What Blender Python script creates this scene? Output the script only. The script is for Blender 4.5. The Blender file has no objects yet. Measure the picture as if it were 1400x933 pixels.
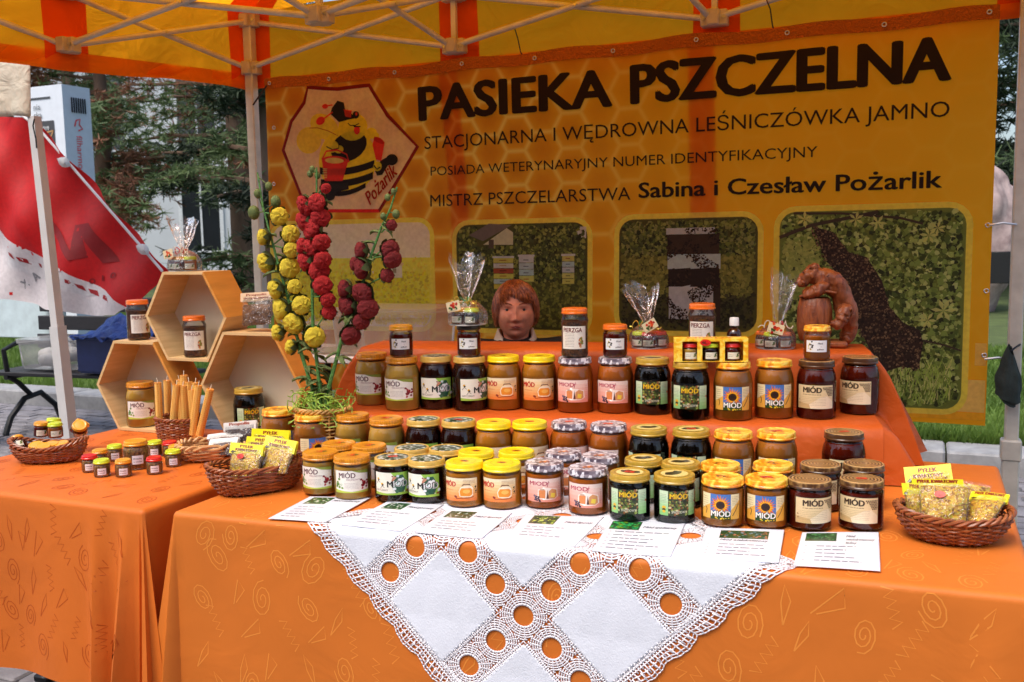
import bpy, bmesh, math, random
import numpy as np
from mathutils import Vector, Matrix, noise
R = math.radians
PI = math.pi
random.seed(11)
sc = bpy.context.scene
col = sc.collection

# ---------------------------------------------------------------- camera
CAM_H = 1.37
YAW, PITCH, ROLL, FPX = R(23.4), R(6.13), .018, 1300.0
_f = Vector((-math.sin(YAW) * math.cos(PITCH), math.cos(YAW) * math.cos(PITCH), -math.sin(PITCH)))
_r = Vector((math.cos(YAW), math.sin(YAW), 0))
_u = _r.cross(_f)
_r2 = _r * math.cos(ROLL) - _u * math.sin(ROLL)
_u2 = _u * math.cos(ROLL) + _r * math.sin(ROLL)
CAM = Vector((0, 0, CAM_H))
cd = bpy.data.cameras.new('camera')
cam = bpy.data.objects.new('camera', cd)
col.objects.link(cam)
m = Matrix((_r2, _u2, -_f)).transposed().to_4x4()
m.translation = CAM
cam.matrix_world = m
cd.sensor_width = 36
cd.lens = FPX / 1400 * 36
cd.clip_end = 500
cd.clip_start = .05
cd.dof.use_dof = True
cd.dof.focus_distance = 2.35
cd.dof.aperture_fstop = 9
sc.camera = cam

# ---------------------------------------------------------------- sky, sun, exposure
SUN_EL, SUN_AZ = R(60), R(200)          # overcast: soft light from behind the camera, a little to the left
w = bpy.data.worlds.new('World')
sc.world = w
w.use_nodes = True
nt = w.node_tree
sky = nt.nodes.new('ShaderNodeTexSky')
sky.sky_type = 'NISHITA'
sky.sun_disc = False
sky.sun_elevation = SUN_EL
sky.sun_rotation = SUN_AZ
sky.air_density = 1.0
sky.dust_density = 4.0
bgn = nt.nodes['Background']
bgn.inputs['Strength'].default_value = .15
nt.links.new(sky.outputs[0], bgn.inputs['Color'])
sl = bpy.data.lights.new('sun', 'SUN')
sl.energy = 1.05
sl.angle = R(30)
sl.color = (1, .96, .9)
so = bpy.data.objects.new('sun', sl)
col.objects.link(so)
_sd = Vector((math.sin(SUN_AZ) * math.cos(SUN_EL), math.cos(SUN_AZ) * math.cos(SUN_EL), math.sin(SUN_EL)))
so.rotation_euler = _sd.to_track_quat('Z', 'Y').to_euler()
sc.view_settings.view_transform = 'Standard'
sc.view_settings.look = 'None'
sc.view_settings.exposure = 0.8
sc.view_settings.gamma = 1
sc.render.engine = 'CYCLES'
sc.cycles.use_denoising = True
sc.cycles.max_bounces = 10
sc.cycles.diffuse_bounces = 5
sc.cycles.transparent_max_bounces = 24
sc.cycles.caustics_reflective = False
sc.cycles.caustics_refractive = False
sc.cycles.sample_clamp_indirect = 6


# ---------------------------------------------------------------- surveying: where a sight line meets a real plane
def _ray(x, y):
    return _f + _r2 * ((x - 700) / FPX) - _u2 * ((y - 466.5) / FPX)


def atz(x, y, z):
    d = _ray(x, y)
    return CAM + d * ((z - CAM_H) / d.z)


def aty(x, y, Y0):
    d = _ray(x, y)
    return CAM + d * (Y0 / d.y)


def atd(x, y, dist):
    d = _ray(x, y)
    return CAM + d * dist


# ---------------------------------------------------------------- colours and materials
def C(r, g, b):
    def f(v):
        v /= 255.0
        return v / 12.92 if v <= .04045 else ((v + .055) / 1.055) ** 2.4
    return (f(r), f(g), f(b), 1.0)


class NT:
    """tiny helper to wire shader nodes"""
    def __init__(s, name):
        s.m = bpy.data.materials.new(name)
        s.m.use_nodes = True
        s.t = s.m.node_tree
        s.b = s.t.nodes['Principled BSDF']
        s.out = s.t.nodes['Material Output']

    def n(s, typ, ins=None, **kw):
        nd = s.t.nodes.new(typ)
        for k, v in kw.items():
            setattr(nd, k, v)
        if ins:
            for k, v in ins.items():
                s.set(nd, k, v)
        return nd

    def set(s, nd, k, v):
        if isinstance(v, bpy.types.NodeSocket):
            s.t.links.new(v, nd.inputs[k])
        else:
            nd.inputs[k].default_value = v

    def math(s, op, a, b=0.0, c=None):
        ins = {0: a, 1: b}
        if c is not None:
            ins[2] = c
        return s.n('ShaderNodeMath', ins, operation=op).outputs[0]

    def vmath(s, op, a, b=(0, 0, 0)):
        nd = s.n('ShaderNodeVectorMath', {0: a, 1: b}, operation=op)
        return nd.outputs[1] if op in ('DOT_PRODUCT', 'LENGTH') else nd.outputs[0]

    def coord(s, which='Object', scale=(1, 1, 1), rot=(0, 0, 0)):
        tc = s.n('ShaderNodeTexCoord')
        mp = s.n('ShaderNodeMapping', {'Vector': tc.outputs[which], 'Scale': scale, 'Rotation': rot})
        return mp.outputs[0]

    def noise(s, vec, scale, detail=4, rough=.55, dist=0):
        return s.n('ShaderNodeTexNoise', {'Vector': vec, 'Scale': scale, 'Detail': detail, 'Roughness': rough, 'Distortion': dist}).outputs[0]

    def ramp(s, fac, stops):
        nd = s.n('ShaderNodeValToRGB', {0: fac})
        el = nd.color_ramp.elements
        while len(el) < len(stops):
            el.new(.5)
        for e, (p, c) in zip(el, stops):
            e.position = p
            e.color = c
        return nd.outputs[0]

    def mix(s, fac, a, b, mode='MIX'):
        nd = s.n('ShaderNodeMixRGB', {0: fac, 1: a, 2: b}, blend_type=mode)
        return nd.outputs[0]

    def bump(s, h, strength=.3, dist=.01):
        return s.n('ShaderNodeBump', {'Height': h, 'Strength': strength, 'Distance': dist}).outputs[0]


def shade(c, k):
    return (c[0] * k, c[1] * k, c[2] * k, 1)


def mat(name, c, rough=.5, metal=0, var=.12, scale=12, bump=0, bscale=60, coat=0, sss=0, stretch=(1, 1, 1), c2=None, spec=.5, detail=5, lucent=0, coatr=.05, rvar=0):
    N = NT(name)
    v = N.coord('Object', stretch)
    f = N.noise(v, scale, detail)
    base = N.ramp(f, [(.3, shade(c, 1 - var)), (.7, c2 or shade(c, 1 + var))])
    N.set(N.b, 'Base Color', base)
    N.b.inputs['Roughness'].default_value = rough
    if rvar:
        N.set(N.b, 'Roughness', N.math('MULTIPLY_ADD', N.noise(v, scale * 2.3, 3), rvar, rough - rvar / 2))
    N.b.inputs['Metallic'].default_value = metal
    N.b.inputs['Specular IOR Level'].default_value = spec
    if coat:
        N.b.inputs['Coat Weight'].default_value = coat
        N.b.inputs['Coat Roughness'].default_value = coatr
    if sss:
        N.b.inputs['Subsurface Weight'].default_value = sss
        N.b.inputs['Subsurface Radius'].default_value = (.02, .012, .006)
        N.b.inputs['Subsurface Scale'].default_value = .4
    if bump:
        N.set(N.b, 'Normal', N.bump(N.noise(v, bscale, 4), bump, .004))
    if lucent:
        tr = N.n('ShaderNodeBsdfTranslucent', {'Color': base})
        mx = N.n('ShaderNodeMixShader', {0: lucent, 1: N.b.outputs[0], 2: tr.outputs[0]})
        N.t.links.new(mx.outputs[0], N.out.inputs[0])
    return N.m


def clear_mat(name, tint=(1, 1, 1, 1), fac=.10, rough=.03, haze=0.0, crease=0):
    """thin clear sheet: see through head-on, mirror-like at grazing angles, optional milky haze"""
    N = NT(name)
    t = N.n('ShaderNodeBsdfTransparent', {'Color': tint})
    g = N.n('ShaderNodeBsdfGlossy', {'Color': (1, 1, 1, 1), 'Roughness': rough})
    lw = N.n('ShaderNodeLayerWeight', {'Blend': .25})
    if crease:
        v = N.coord('Object')
        nb = N.bump(N.noise(v, crease, 3, .6, 1.2), .9, .01)
        N.set(g, 'Normal', nb)
        N.set(lw, 'Normal', nb)
    k = N.math('MULTIPLY_ADD', lw.outputs['Fresnel'], .9, fac)
    mx = N.n('ShaderNodeMixShader', {0: k, 1: t.outputs[0], 2: g.outputs[0]})
    last = mx.outputs[0]
    if haze:
        d = N.n('ShaderNodeBsdfDiffuse', {'Color': (.9, .9, .88, 1)})
        tl = N.n('ShaderNodeBsdfTranslucent', {'Color': (.9, .9, .88, 1)})
        dm = N.n('ShaderNodeMixShader', {0: .5, 1: d.outputs[0], 2: tl.outputs[0]})
        m2 = N.n('ShaderNodeMixShader', {0: haze, 1: last, 2: dm.outputs[0]})
        last = m2.outputs[0]
    N.t.links.new(last, N.out.inputs[0])
    return N.m


def print_mat(name, rough=.45, lucent=0, coat=0, grain=300):
    N = NT(name)
    a = N.n('ShaderNodeVertexColor', layer_name='Col').outputs[0]
    v = N.coord('Object')
    f = N.noise(v, grain, 2)
    k = N.ramp(f, [(.35, (.88, .88, .88, 1)), (.65, (1, 1, 1, 1))])
    c = N.mix(1.0, a, k, 'MULTIPLY')
    N.set(N.b, 'Base Color', c)
    N.b.inputs['Roughness'].default_value = rough
    if coat:
        N.b.inputs['Coat Weight'].default_value = coat
        N.b.inputs['Coat Roughness'].default_value = .08
    if lucent:
        tr = N.n('ShaderNodeBsdfTranslucent', {'Color': c})
        mx = N.n('ShaderNodeMixShader', {0: lucent, 1: N.b.outputs[0], 2: tr.outputs[0]})
        N.t.links.new(mx.outputs[0], N.out.inputs[0])
    return N.m


# ---------------------------------------------------------------- mesh builder
class MB:
    def __init__(s):
        s.v = []
        s.f = []
        s.mi = []

    def add(s, verts, faces, mi=0):
        o = len(s.v)
        s.v.extend([tuple(p) for p in verts])
        s.f.extend([tuple(i + o for i in f) for f in faces])
        s.mi.extend([mi] * len(faces))
        return s

    def box(s, x0, x1, y0, y1, z0, z1, mi=0, M=None):
        vs = [Vector(p) for p in ((x0, y0, z0), (x1, y0, z0), (x1, y1, z0), (x0, y1, z0), (x0, y0, z1), (x1, y0, z1), (x1, y1, z1), (x0, y1, z1))]
        if M:
            vs = [M @ p for p in vs]
        return s.add(vs, [(3, 2, 1, 0), (4, 5, 6, 7), (0, 1, 5, 4), (1, 2, 6, 5), (2, 3, 7, 6), (3, 0, 4, 7)], mi)

    def cbox(s, x0, x1, y0, y1, z0, z1, b=.004, mi=0, M=None):
        """box with chamfered edges"""
        bm = bmesh.new()
        bmesh.ops.create_cube(bm, size=1)
        for vv in bm.verts:
            vv.co = Vector((x0 + (vv.co.x + .5) * (x1 - x0), y0 + (vv.co.y + .5) * (y1 - y0), z0 + (vv.co.z + .5) * (z1 - z0)))
        bmesh.ops.bevel(bm, geom=list(bm.edges), offset=b, segments=1, affect='EDGES')
        return s.bm(bm, mi, M)

    def bm(s, bm, mi=0, M=None):
        bm.verts.index_update()
        vs = [(M @ v.co) if M else v.co.copy() for v in bm.verts]
        fs = [[v.index for v in f.verts] for f in bm.faces]
        bm.free()
        return s.add(vs, fs, mi)

    def lathe(s, prof, n=24, M=None, mi=0, cap0=False, cap1=False):
        vs = []
        for r, z in prof:
            for k in range(n):
                a = 2 * PI * k / n
                p = Vector((r * math.cos(a), r * math.sin(a), z))
                vs.append(M @ p if M else p)
        fs = []
        for i in range(len(prof) - 1):
            for k in range(n):
                k2 = (k + 1) % n
                fs.append((i * n + k, i * n + k2, (i + 1) * n + k2, (i + 1) * n + k))
        if cap0:
            fs.append(tuple(reversed(range(n))))
        if cap1:
            fs.append(tuple(range((len(prof) - 1) * n, len(prof) * n)))
        return s.add(vs, fs, mi)

    def tube(s, pts, r, n=8, mi=0, cap=True, closed=False):
        pts = [Vector(p) for p in pts]
        rr = r if isinstance(r, (list, tuple)) else [r] * len(pts)
        vs = []
        L = len(pts)
        prev = None
        for i, p in enumerate(pts):
            if closed:
                t = pts[(i + 1) % L] - pts[i - 1]
            else:
                t = pts[min(i + 1, L - 1)] - pts[max(i - 1, 0)]
            if t.length < 1e-9:
                t = Vector((0, 0, 1))
            t.normalize()
            if prev is None:
                a = Vector((0, 0, 1)) if abs(t.z) < .9 else Vector((1, 0, 0))
                u = t.cross(a).normalized()
            else:
                u = (prev - t * prev.dot(t))
                u = u.normalized() if u.length > 1e-6 else t.orthogonal().normalized()
            prev = u
            w_ = t.cross(u)
            for k in range(n):
                a = 2 * PI * k / n
                vs.append(p + (u * math.cos(a) + w_ * math.sin(a)) * rr[i])
        fs = []
        for i in range(L if closed else L - 1):
            j = (i + 1) % L
            for k in range(n):
                k2 = (k + 1) % n
                fs.append((i * n + k, i * n + k2, j * n + k2, j * n + k))
        if cap and not closed:
            fs.append(tuple(reversed(range(n))))
            fs.append(tuple(range((L - 1) * n, L * n)))
        return s.add(vs, fs, mi)

    def bar(s, a, b, w_, h, mi=0):
        """rectangular bar between two points"""
        a, b = Vector(a), Vector(b)
        t = (b - a).normalized()
        up = Vector((0, 0, 1)) if abs(t.z) < .95 else Vector((0, 1, 0))
        x = t.cross(up).normalized()
        y = x.cross(t)
        vs = []
        for p in (a, b):
            for sx, sy in ((-1, -1), (1, -1), (1, 1), (-1, 1)):
                vs.append(p + x * (sx * w_ / 2) + y * (sy * h / 2))
        return s.add(vs, [(3, 2, 1, 0), (4, 5, 6, 7), (0, 1, 5, 4), (1, 2, 6, 5), (2, 3, 7, 6), (3, 0, 4, 7)], mi)

    def grid(s, fn, nu, nv, mi=0, closed_u=False):
        vs = [fn(i / nu, j / nv) for j in range(nv + 1) for i in range(nu + (0 if closed_u else 1))]
        W = nu if closed_u else nu + 1
        fs = []
        for j in range(nv):
            for i in range(nu):
                i2 = (i + 1) % W
                fs.append((j * W + i, j * W + i2, (j + 1) * W + i2, (j + 1) * W + i))
        return s.add(vs, fs, mi)

    def mesh(s, name, mats, smooth=True, solid=0):
        me = bpy.data.meshes.new(name)
        me.from_pydata(s.v, [], s.f)
        for m_ in (mats if isinstance(mats, (list, tuple)) else [mats]):
            me.materials.append(m_)
        if any(s.mi):
            me.polygons.foreach_set('material_index', s.mi)
        me.polygons.foreach_set('use_smooth', [smooth] * len(me.polygons))
        me.update()
        if smooth:
            try:
                me.set_sharp_from_angle(angle=R(38))
            except Exception:
                pass
        return me

    def build(s, name, mats, parent=None, smooth=True, solid=0, loc=None):
        return link(name, s.mesh(name, mats, smooth), parent, solid, loc)


def link(name, me, parent=None, solid=0, loc=None):
    o = bpy.data.objects.new(name, me)
    col.objects.link(o)
    if parent:
        o.parent = parent
    if loc is not None:
        o.location = loc
    if solid:
        md = o.modifiers.new('thickness', 'SOLIDIFY')
        md.thickness = solid
        md.offset = 0
    return o


def tag(o, label=None, cat=None, group=None, kind=None):
    if label:
        o['label'] = label
    if cat:
        o['category'] = cat
    if group:
        o['group'] = group
    if kind:
        o['kind'] = kind
    return o


def thing(name, label, cat, loc=(0, 0, 0), rz=0, group=None):
    o = bpy.data.objects.new(name, None)
    o.empty_display_size = .05
    col.objects.link(o)
    o.location = loc
    o.rotation_euler = (0, 0, rz)
    return tag(o, label, cat, group)


def structure(o):
    o['kind'] = 'structure'
    return o


# ---------------------------------------------------------------- flat print as thin geometry
_gl = {}


def glyphs(sx):
    if sx in _gl:
        return _gl[sx]
    cu = bpy.data.curves.new('t', 'FONT')
    cu.body = sx
    cu.size = 1
    cu.resolution_u = 3
    ob = bpy.data.objects.new('t', cu)
    col.objects.link(ob)
    dg = bpy.context.evaluated_depsgraph_get()
    dg.update()
    me = ob.evaluated_get(dg).to_mesh()
    vs = [(v.co.x, v.co.y) for v in me.vertices]
    fs = [tuple(p.vertices) for p in me.polygons]
    ob.evaluated_get(dg).to_mesh_clear()
    bpy.data.objects.remove(ob)
    bpy.data.curves.remove(cu)
    _gl[sx] = (vs, fs)
    return _gl[sx]


class Canvas:
    def __init__(s):
        s.p = []      # (points, colour, layer)
        s.t = []      # (verts, faces, colour, layer)

    def poly(s, pts, c, l=1):
        s.p.append(([tuple(q) for q in pts], c, l))

    def rect(s, x0, y0, x1, y1, c, l=1):
        s.poly([(x0, y0), (x1, y0), (x1, y1), (x0, y1)], c, l)

    def ell(s, x, y, rx, ry, c, l=1, n=14, rot=0, a0=0, a1=2 * PI):
        full = a1 - a0 > 6.28
        cr, sr = math.cos(rot), math.sin(rot)
        pts = []
        for k in range(n if full else n + 1):
            a = a0 + (a1 - a0) * k / n
            px, py = rx * math.cos(a), ry * math.sin(a)
            pts.append((x + px * cr - py * sr, y + px * sr + py * cr))
        s.poly(pts, c, l)

    def blob(s, x, y, r, c, l=1, n=7, rnd=random):
        pts = []
        a0 = rnd.random() * 6
        for k in range(n):
            a = a0 + 2 * PI * k / n
            q = r * rnd.uniform(.55, 1.15)
            pts.append((x + q * math.cos(a), y + q * math.sin(a)))
        s.poly(pts, c, l)

    def line(s, pts, w_, c, l=1, closed=False):
        n = len(pts)
        L, Rr = [], []
        for i in range(n):
            a = pts[i - 1] if (closed or i > 0) else pts[0]
            b = pts[(i + 1) % n] if (closed or i < n - 1) else pts[-1]
            dx, dy = b[0] - a[0], b[1] - a[1]
            d = math.hypot(dx, dy) or 1
            nx, ny = -dy / d * w_ / 2, dx / d * w_ / 2
            L.append((pts[i][0] + nx, pts[i][1] + ny))
            Rr.append((pts[i][0] - nx, pts[i][1] - ny))
        for i in range(n if closed else n - 1):
            j = (i + 1) % n
            s.poly([Rr[i], Rr[j], L[j], L[i]], c, l)

    def rrect(s, x0, y0, x1, y1, r, c, l=1):
        pts = []
        for cx, cy, a0 in ((x1 - r, y0 + r, -PI / 2), (x1 - r, y1 - r, 0), (x0 + r, y1 - r, PI / 2), (x0 + r, y0 + r, PI)):
            for k in range(6):
                a = a0 + PI / 2 * k / 5
                pts.append((cx + r * math.cos(a), cy + r * math.sin(a)))
        s.poly(pts, c, l)

    def text(s, sx, x, y, h, c, l=2, width=None, bold=0, rot=0, align='L', slant=0):
        vs, fs = glyphs(sx)
        if not vs:
            return
        k = h / .69
        x0 = min(v[0] for v in vs)
        x1 = max(v[0] for v in vs)
        if width:
            width = max(width - bold * 2 * k, width * .5)
        kx = (width / (x1 - x0)) if width else k
        off = {'L': bold * k, 'C': -(x1 - x0) * kx / 2, 'R': -(x1 - x0) * kx}[align]
        cr, sr = math.cos(rot), math.sin(rot)
        ds = [(0, 0)] if not bold else [(bold * math.cos(q_ * PI / 4), bold * .5 * math.sin(q_ * PI / 4)) for q_ in range(8)] + [(0, 0)]
        for di, (ddx, ddy) in enumerate(ds):
            out = []
            for vx, vy in vs:
                px, py = (vx - x0) * kx + off + vy * k * slant + ddx * k, (vy + ddy) * k
                out.append((x + px * cr - py * sr, y + px * sr + py * cr))
            s.t.append((out, fs, c, l + .04 * di))

    def words(s, x, y, w_, h, c, l=2, rnd=random, gap=.5):
        """a line of print too small to read: word-long strokes"""
        e = x + w_
        while x < e:
            q = rnd.uniform(2.2, 6) * h
            q = min(q, e - x)
            s.rect(x, y, x + q, y + h * rnd.uniform(.7, 1), c, l)
            x += q + h * .9

    def leaves(s, x0, y0, x1, y1, n, r, cols, l=2, rnd=random, inside=None):
        for _ in range(n):
            x, y = rnd.uniform(x0, x1), rnd.uniform(y0, y1)
            if inside and not inside(x, y):
                continue
            s.blob(x, y, r * rnd.uniform(.5, 1.4), rnd.choice(cols), l + rnd.random() * .5, rnd.choice((4, 5, 6)), rnd)

    def mesh(s, name, m_, fn, cutx=0, cuty=0, clip=None):
        pal = {}
        bm = bmesh.new()

        def pi(c):
            return pal.setdefault(tuple(c), len(pal))
        for pts, c, l in s.p:
            vs = [bm.verts.new((x, y, l)) for x, y in pts]
            try:
                f = bm.faces.new(vs)
                f.material_index = pi(c)
            except ValueError:
                pass
        for vs_, fs, c, l in s.t:
            vs = [bm.verts.new((x, y, l)) for x, y in vs_]
            i = pi(c)
            for q in fs:
                try:
                    f = bm.faces.new([vs[k] for k in q])
                    f.material_index = i
                except ValueError:
                    pass
        if clip:
            x0, y0, x1, y1 = clip
            for co, no in (((x0, 0, 0), (-1, 0, 0)), ((x1, 0, 0), (1, 0, 0)), ((0, y0, 0), (0, -1, 0)), ((0, y1, 0), (0, 1, 0))):
                bmesh.ops.bisect_plane(bm, geom=bm.verts[:] + bm.edges[:] + bm.faces[:], plane_co=co, plane_no=no, clear_outer=True)
        for step, ax in ((cutx, 0), (cuty, 1)):
            if step:
                lo = min(v.co[ax] for v in bm.verts)
                hi = max(v.co[ax] for v in bm.verts)
                k = math.ceil(lo / step + 1e-6)
                while k * step < hi - 1e-6:
                    co, no = [0, 0, 0], [0, 0, 0]
                    co[ax] = k * step
                    no[ax] = 1
                    bmesh.ops.bisect_plane(bm, geom=bm.verts[:] + bm.edges[:] + bm.faces[:], plane_co=co, plane_no=no)
                    k += 1
        bm.normal_update()
        rev = [f for f in bm.faces if f.normal.z < 0]
        bmesh.ops.reverse_faces(bm, faces=rev)
        bmesh.ops.triangulate(bm, faces=[f for f in bm.faces if len(f.verts) > 4])
        for v in bm.verts:
            v.co = Vector(fn(v.co.x, v.co.y, v.co.z))
        me = bpy.data.meshes.new(name)
        bm.to_mesh(me)
        bm.free()
        cols = np.array(list(pal.keys()), dtype=np.float32)
        mi = np.empty(len(me.polygons), dtype=np.int32)
        me.polygons.foreach_get('material_index', mi)
        lt = np.empty(len(me.polygons), dtype=np.int32)
        me.polygons.foreach_get('loop_total', lt)
        ca = me.color_attributes.new('Col', 'FLOAT_COLOR', 'CORNER')
        ca.data.foreach_set('color', cols[np.repeat(mi, lt)].ravel())
        me.polygons.foreach_set('material_index', np.zeros(len(mi), dtype=np.int32))
        me.polygons.foreach_set('use_smooth', [True] * len(mi))
        me.materials.append(m_)
        return me

# ================================================================ THE SETTING
M_ground = mat('asphalt', C(105, 105, 108), .9, var=.25, scale=9, bump=.4, bscale=120)
M_sett = mat('sett_stone', C(128, 124, 126), .75, var=.35, scale=7, bump=.5, bscale=90, rvar=.2)
M_kerb = mat('kerb_stone', C(150, 150, 150), .85, var=.2, scale=14, bump=.4, bscale=150)
M_soil = mat('soil', C(70, 84, 40), .95, var=.4, scale=3, bump=.5, bscale=40)
M_blade = mat('grass_blade', C(95, 135, 48), .6, var=.45, scale=1.2, lucent=.3, c2=C(120, 150, 60))
M_wall_far = mat('grey_render', C(196, 200, 204), .85, var=.08, scale=.6, bump=.2)
M_win_far = mat('dark_window_glass', C(34, 38, 42), .12, var=.3, scale=.8, spec=.8)
M_frame_far = mat('pale_frame', C(205, 208, 210), .6)
M_bark = mat('pine_bark', C(104, 82, 66), .9, var=.4, scale=3, stretch=(1, 1, .3), bump=.8, bscale=12)
M_pine = mat('pine_needles', C(76, 104, 66), .7, var=.4, scale=.8, lucent=.3, c2=C(120, 140, 90))
M_pine2 = mat('brown_needles', C(132, 88, 62), .7, var=.4, scale=1.1, lucent=.25, c2=C(156, 108, 80))
M_dark = mat('dark_spruce', C(34, 48, 34), .75, var=.5, scale=.9, lucent=.15, c2=C(52, 70, 44))
M_boulder = mat('pink_granite', C(176, 150, 148), .85, var=.35, scale=5, bump=.9, bscale=14, c2=C(206, 182, 176))

g = MB().grid(lambda u, v: (-90 + 180 * u, -30 + 150 * v, 0), 8, 8)
structure(g.build('ground', M_ground))
g = MB().box(-60, 60, 6.1, 100, -.2, .09)
structure(g.build('lawn', M_soil, smooth=False))
g = MB()
x = -16.0
rk = random.Random(5)
kerb = MB()
kb = []
kroot = thing('kerb', None, None, (0, 0, 0))
structure(kroot)
kme = MB().cbox(-.485, .485, -.15, .15, -.1, .12, .012).mesh('kerb_stone', M_kerb, False)
for i in range(22):
    o = link('kerb_stone', kme, kroot, loc=(-17 + i * .98, 6.02 + rk.uniform(-.006, .006), rk.uniform(-.006, .003)))
    o.rotation_euler = (0, 0, rk.uniform(-.006, .006))

# stone setts: single ones where the photograph shows them, the rest of the paving joined
pv = thing('pavement', None, None)
structure(pv)
sett_me = [MB().cbox(-.094 + a, .094 - b, -.045 + b, .045 - a, -.04, .012, .007).mesh('sett', M_sett, False) for a, b in ((0, 0), (.003, .001), (.001, .004))]


def visible_sett(x, y):
    v = Vector((x, y, 0)) - CAM
    d = v.dot(_f)
    if d < .5:
        return False
    px, py = 700 + FPX * v.dot(_r2) / d, 466.5 - FPX * v.dot(_u2) / d
    if py > 905 and -15 < px < 190 and py < 960:
        return True
    return (-10 < px < 150 and 566 < py < 640 and y < 5.1) or (1225 < px < 1400 and 640 < py < 700 and y > 4.6)


rest = MB()
n_s = 0
spots = []
for j in range(0, 62):
    for i in range(-48, 12):
        x_, y_ = i * .2 + (.1 if j % 2 else 0), .35 + j * .1
        if y_ > 5.84:
            continue
        if visible_sett(x_, y_):
            spots.append((y_, x_))
        elif (y_ < 2.6 and x_ < -1.8 and x_ > -3.6) or (y_ > 3.9 and (x_ < -2.6 or x_ > -1.5) and -9.5 < x_ < 2.2):
            rest.box(x_ - .093, x_ + .093, y_ - .044, y_ + .044, -.02, .012 + rk.uniform(-.003, .003))
spots.sort()
for k, (y_, x_) in enumerate(spots):
    if k < 290:
        o = link('sett', sett_me[k % 3], pv, loc=(x_ + rk.uniform(-.003, .003), y_, rk.uniform(-.003, .002)))
        o.rotation_euler = (rk.uniform(-.02, .02), rk.uniform(-.02, .02), rk.uniform(-.02, .02) + (PI if k % 2 else 0))
    else:
        rest.box(x_ - .093, x_ + .093, y_ - .044, y_ + .044, -.02, .012 + rk.uniform(-.003, .003))
rb = rest.build('distant_setts', M_sett, pv, False)
rb['kind'] = 'stuff'


def grass_patch(x0, x1, y0, y1, n, h, seed):
    rng = np.random.default_rng(seed)
    x = rng.uniform(x0, x1, n)
    y = y0 + (y1 - y0) * rng.random(n) ** 1.6
    a = rng.uniform(0, 2 * PI, n)
    hh = h * rng.uniform(.5, 1.3, n)
    w_ = .005 + .004 * rng.random(n)
    w_ *= 1 + (y - y0) * .25
    lean = rng.normal(0, .45, (n, 2)) * hh[:, None]
    b = np.stack([x, y, np.full(n, .085)], 1)
    d = np.stack([np.cos(a) * w_, np.sin(a) * w_, np.zeros(n)], 1)
    t = b + np.stack([lean[:, 0], lean[:, 1], hh], 1)
    V = np.stack([b - d, b + d, t], 1).reshape(-1, 3)
    me = bpy.data.meshes.new('grass')
    me.vertices.add(3 * n)
    me.vertices.foreach_set('co', V.ravel())
    me.loops.add(3 * n)
    me.loops.foreach_set('vertex_index', np.arange(3 * n))
    me.polygons.add(n)
    me.polygons.foreach_set('loop_start', np.arange(n) * 3)
    me.update(calc_edges=True)
    me.materials.append(M_blade)
    return me


o = link('grass', grass_patch(-.9, 1.6, 6.18, 11, 60000, .11, 1))
tag(o, 'tufted green lawn beyond the kerb on the right below the banner', 'grass', kind='stuff')
o = link('grass', grass_patch(-16, -5, 6.18, 16, 90000, .09, 2))
tag(o, 'green lawn behind the park bench on the left', 'grass', kind='stuff')


# ---------------------------------------------------------------- trees
def conifer(label, base, height, spread, ntuft, mats, seed, trunk_r=.28, low=.25, droop=.15, group=None, nsz=1.0, name='pine_tree', cat='tree'):
    rnd = random.Random(seed)
    t = thing(name, label, cat, base, 0, group)
    tr = MB()
    pts = [(rnd.uniform(-.06, .06) * i, rnd.uniform(-.05, .05) * i, height * i / 8) for i in range(9)]
    tr.tube(pts, [trunk_r * (1 - .105 * i) for i in range(9)], 10)
    limbs = []
    nl = 34
    for i in range(nl):
        f = low + (1 - low) * (i + rnd.random()) / nl
        a = rnd.uniform(0, 2 * PI)
        L = spread * (1.05 - f) * rnd.uniform(.6, 1.15) + .25
        z0 = f * height
        P = [(0, 0, z0)]
        for k in range(1, 6):
            q = k / 5
            P.append((math.cos(a) * L * q + rnd.uniform(-.08, .08), math.sin(a) * L * q + rnd.uniform(-.08, .08), z0 + L * (.22 * q - droop * q * q * 2) + rnd.uniform(-.05, .05)))
            a += rnd.uniform(-.12, .12)
        tr.tube(P, [trunk_r * .22 * (1 - .16 * k) * (1.1 - f) + .012 for k in range(6)], 5)
        limbs.append((P, L))
    tr.build('trunk', M_bark, t)
    tot = sum(l for _, l in limbs)
    crowns = [MB() for _ in mats]
    for P, L in limbs:
        for _ in range(int(ntuft * L / tot)):
            q = rnd.random() ** .7 * 4.999
            k = int(q)
            p = Vector(P[k]).lerp(Vector(P[k + 1]), q - k) + Vector((rnd.gauss(0, .17), rnd.gauss(0, .17), rnd.gauss(0, .14))) * (spread / 2.6)
            cl = noise.noise(p * .9 + Vector((seed, 0, 0)))
            mb = crowns[1 if (len(mats) > 1 and cl > .12) else 0]
            for _b in range(15):
                d = Vector((rnd.gauss(0, 1), rnd.gauss(0, 1), rnd.gauss(-.1, .6))).normalized()
                ln = rnd.uniform(.08, .22) * nsz
                s_ = d.cross(Vector((rnd.gauss(0, 1), rnd.gauss(0, 1), rnd.gauss(0, 1)))).normalized() * rnd.uniform(.008, .018) * nsz
                mb.add([p - s_, p + s_, p + d * ln + s_ * .4, p + d * ln - s_ * .4], [(0, 1, 2, 3)])
    for mb, mm, nm in zip(crowns, mats, ('crown', 'dry_foliage')):
        if mb.f:
            o = mb.build(nm, mm, t, False)
            if nm == 'dry_foliage':
                o['label'] = 'reddish brown drying needle clumps'
    return t


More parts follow.
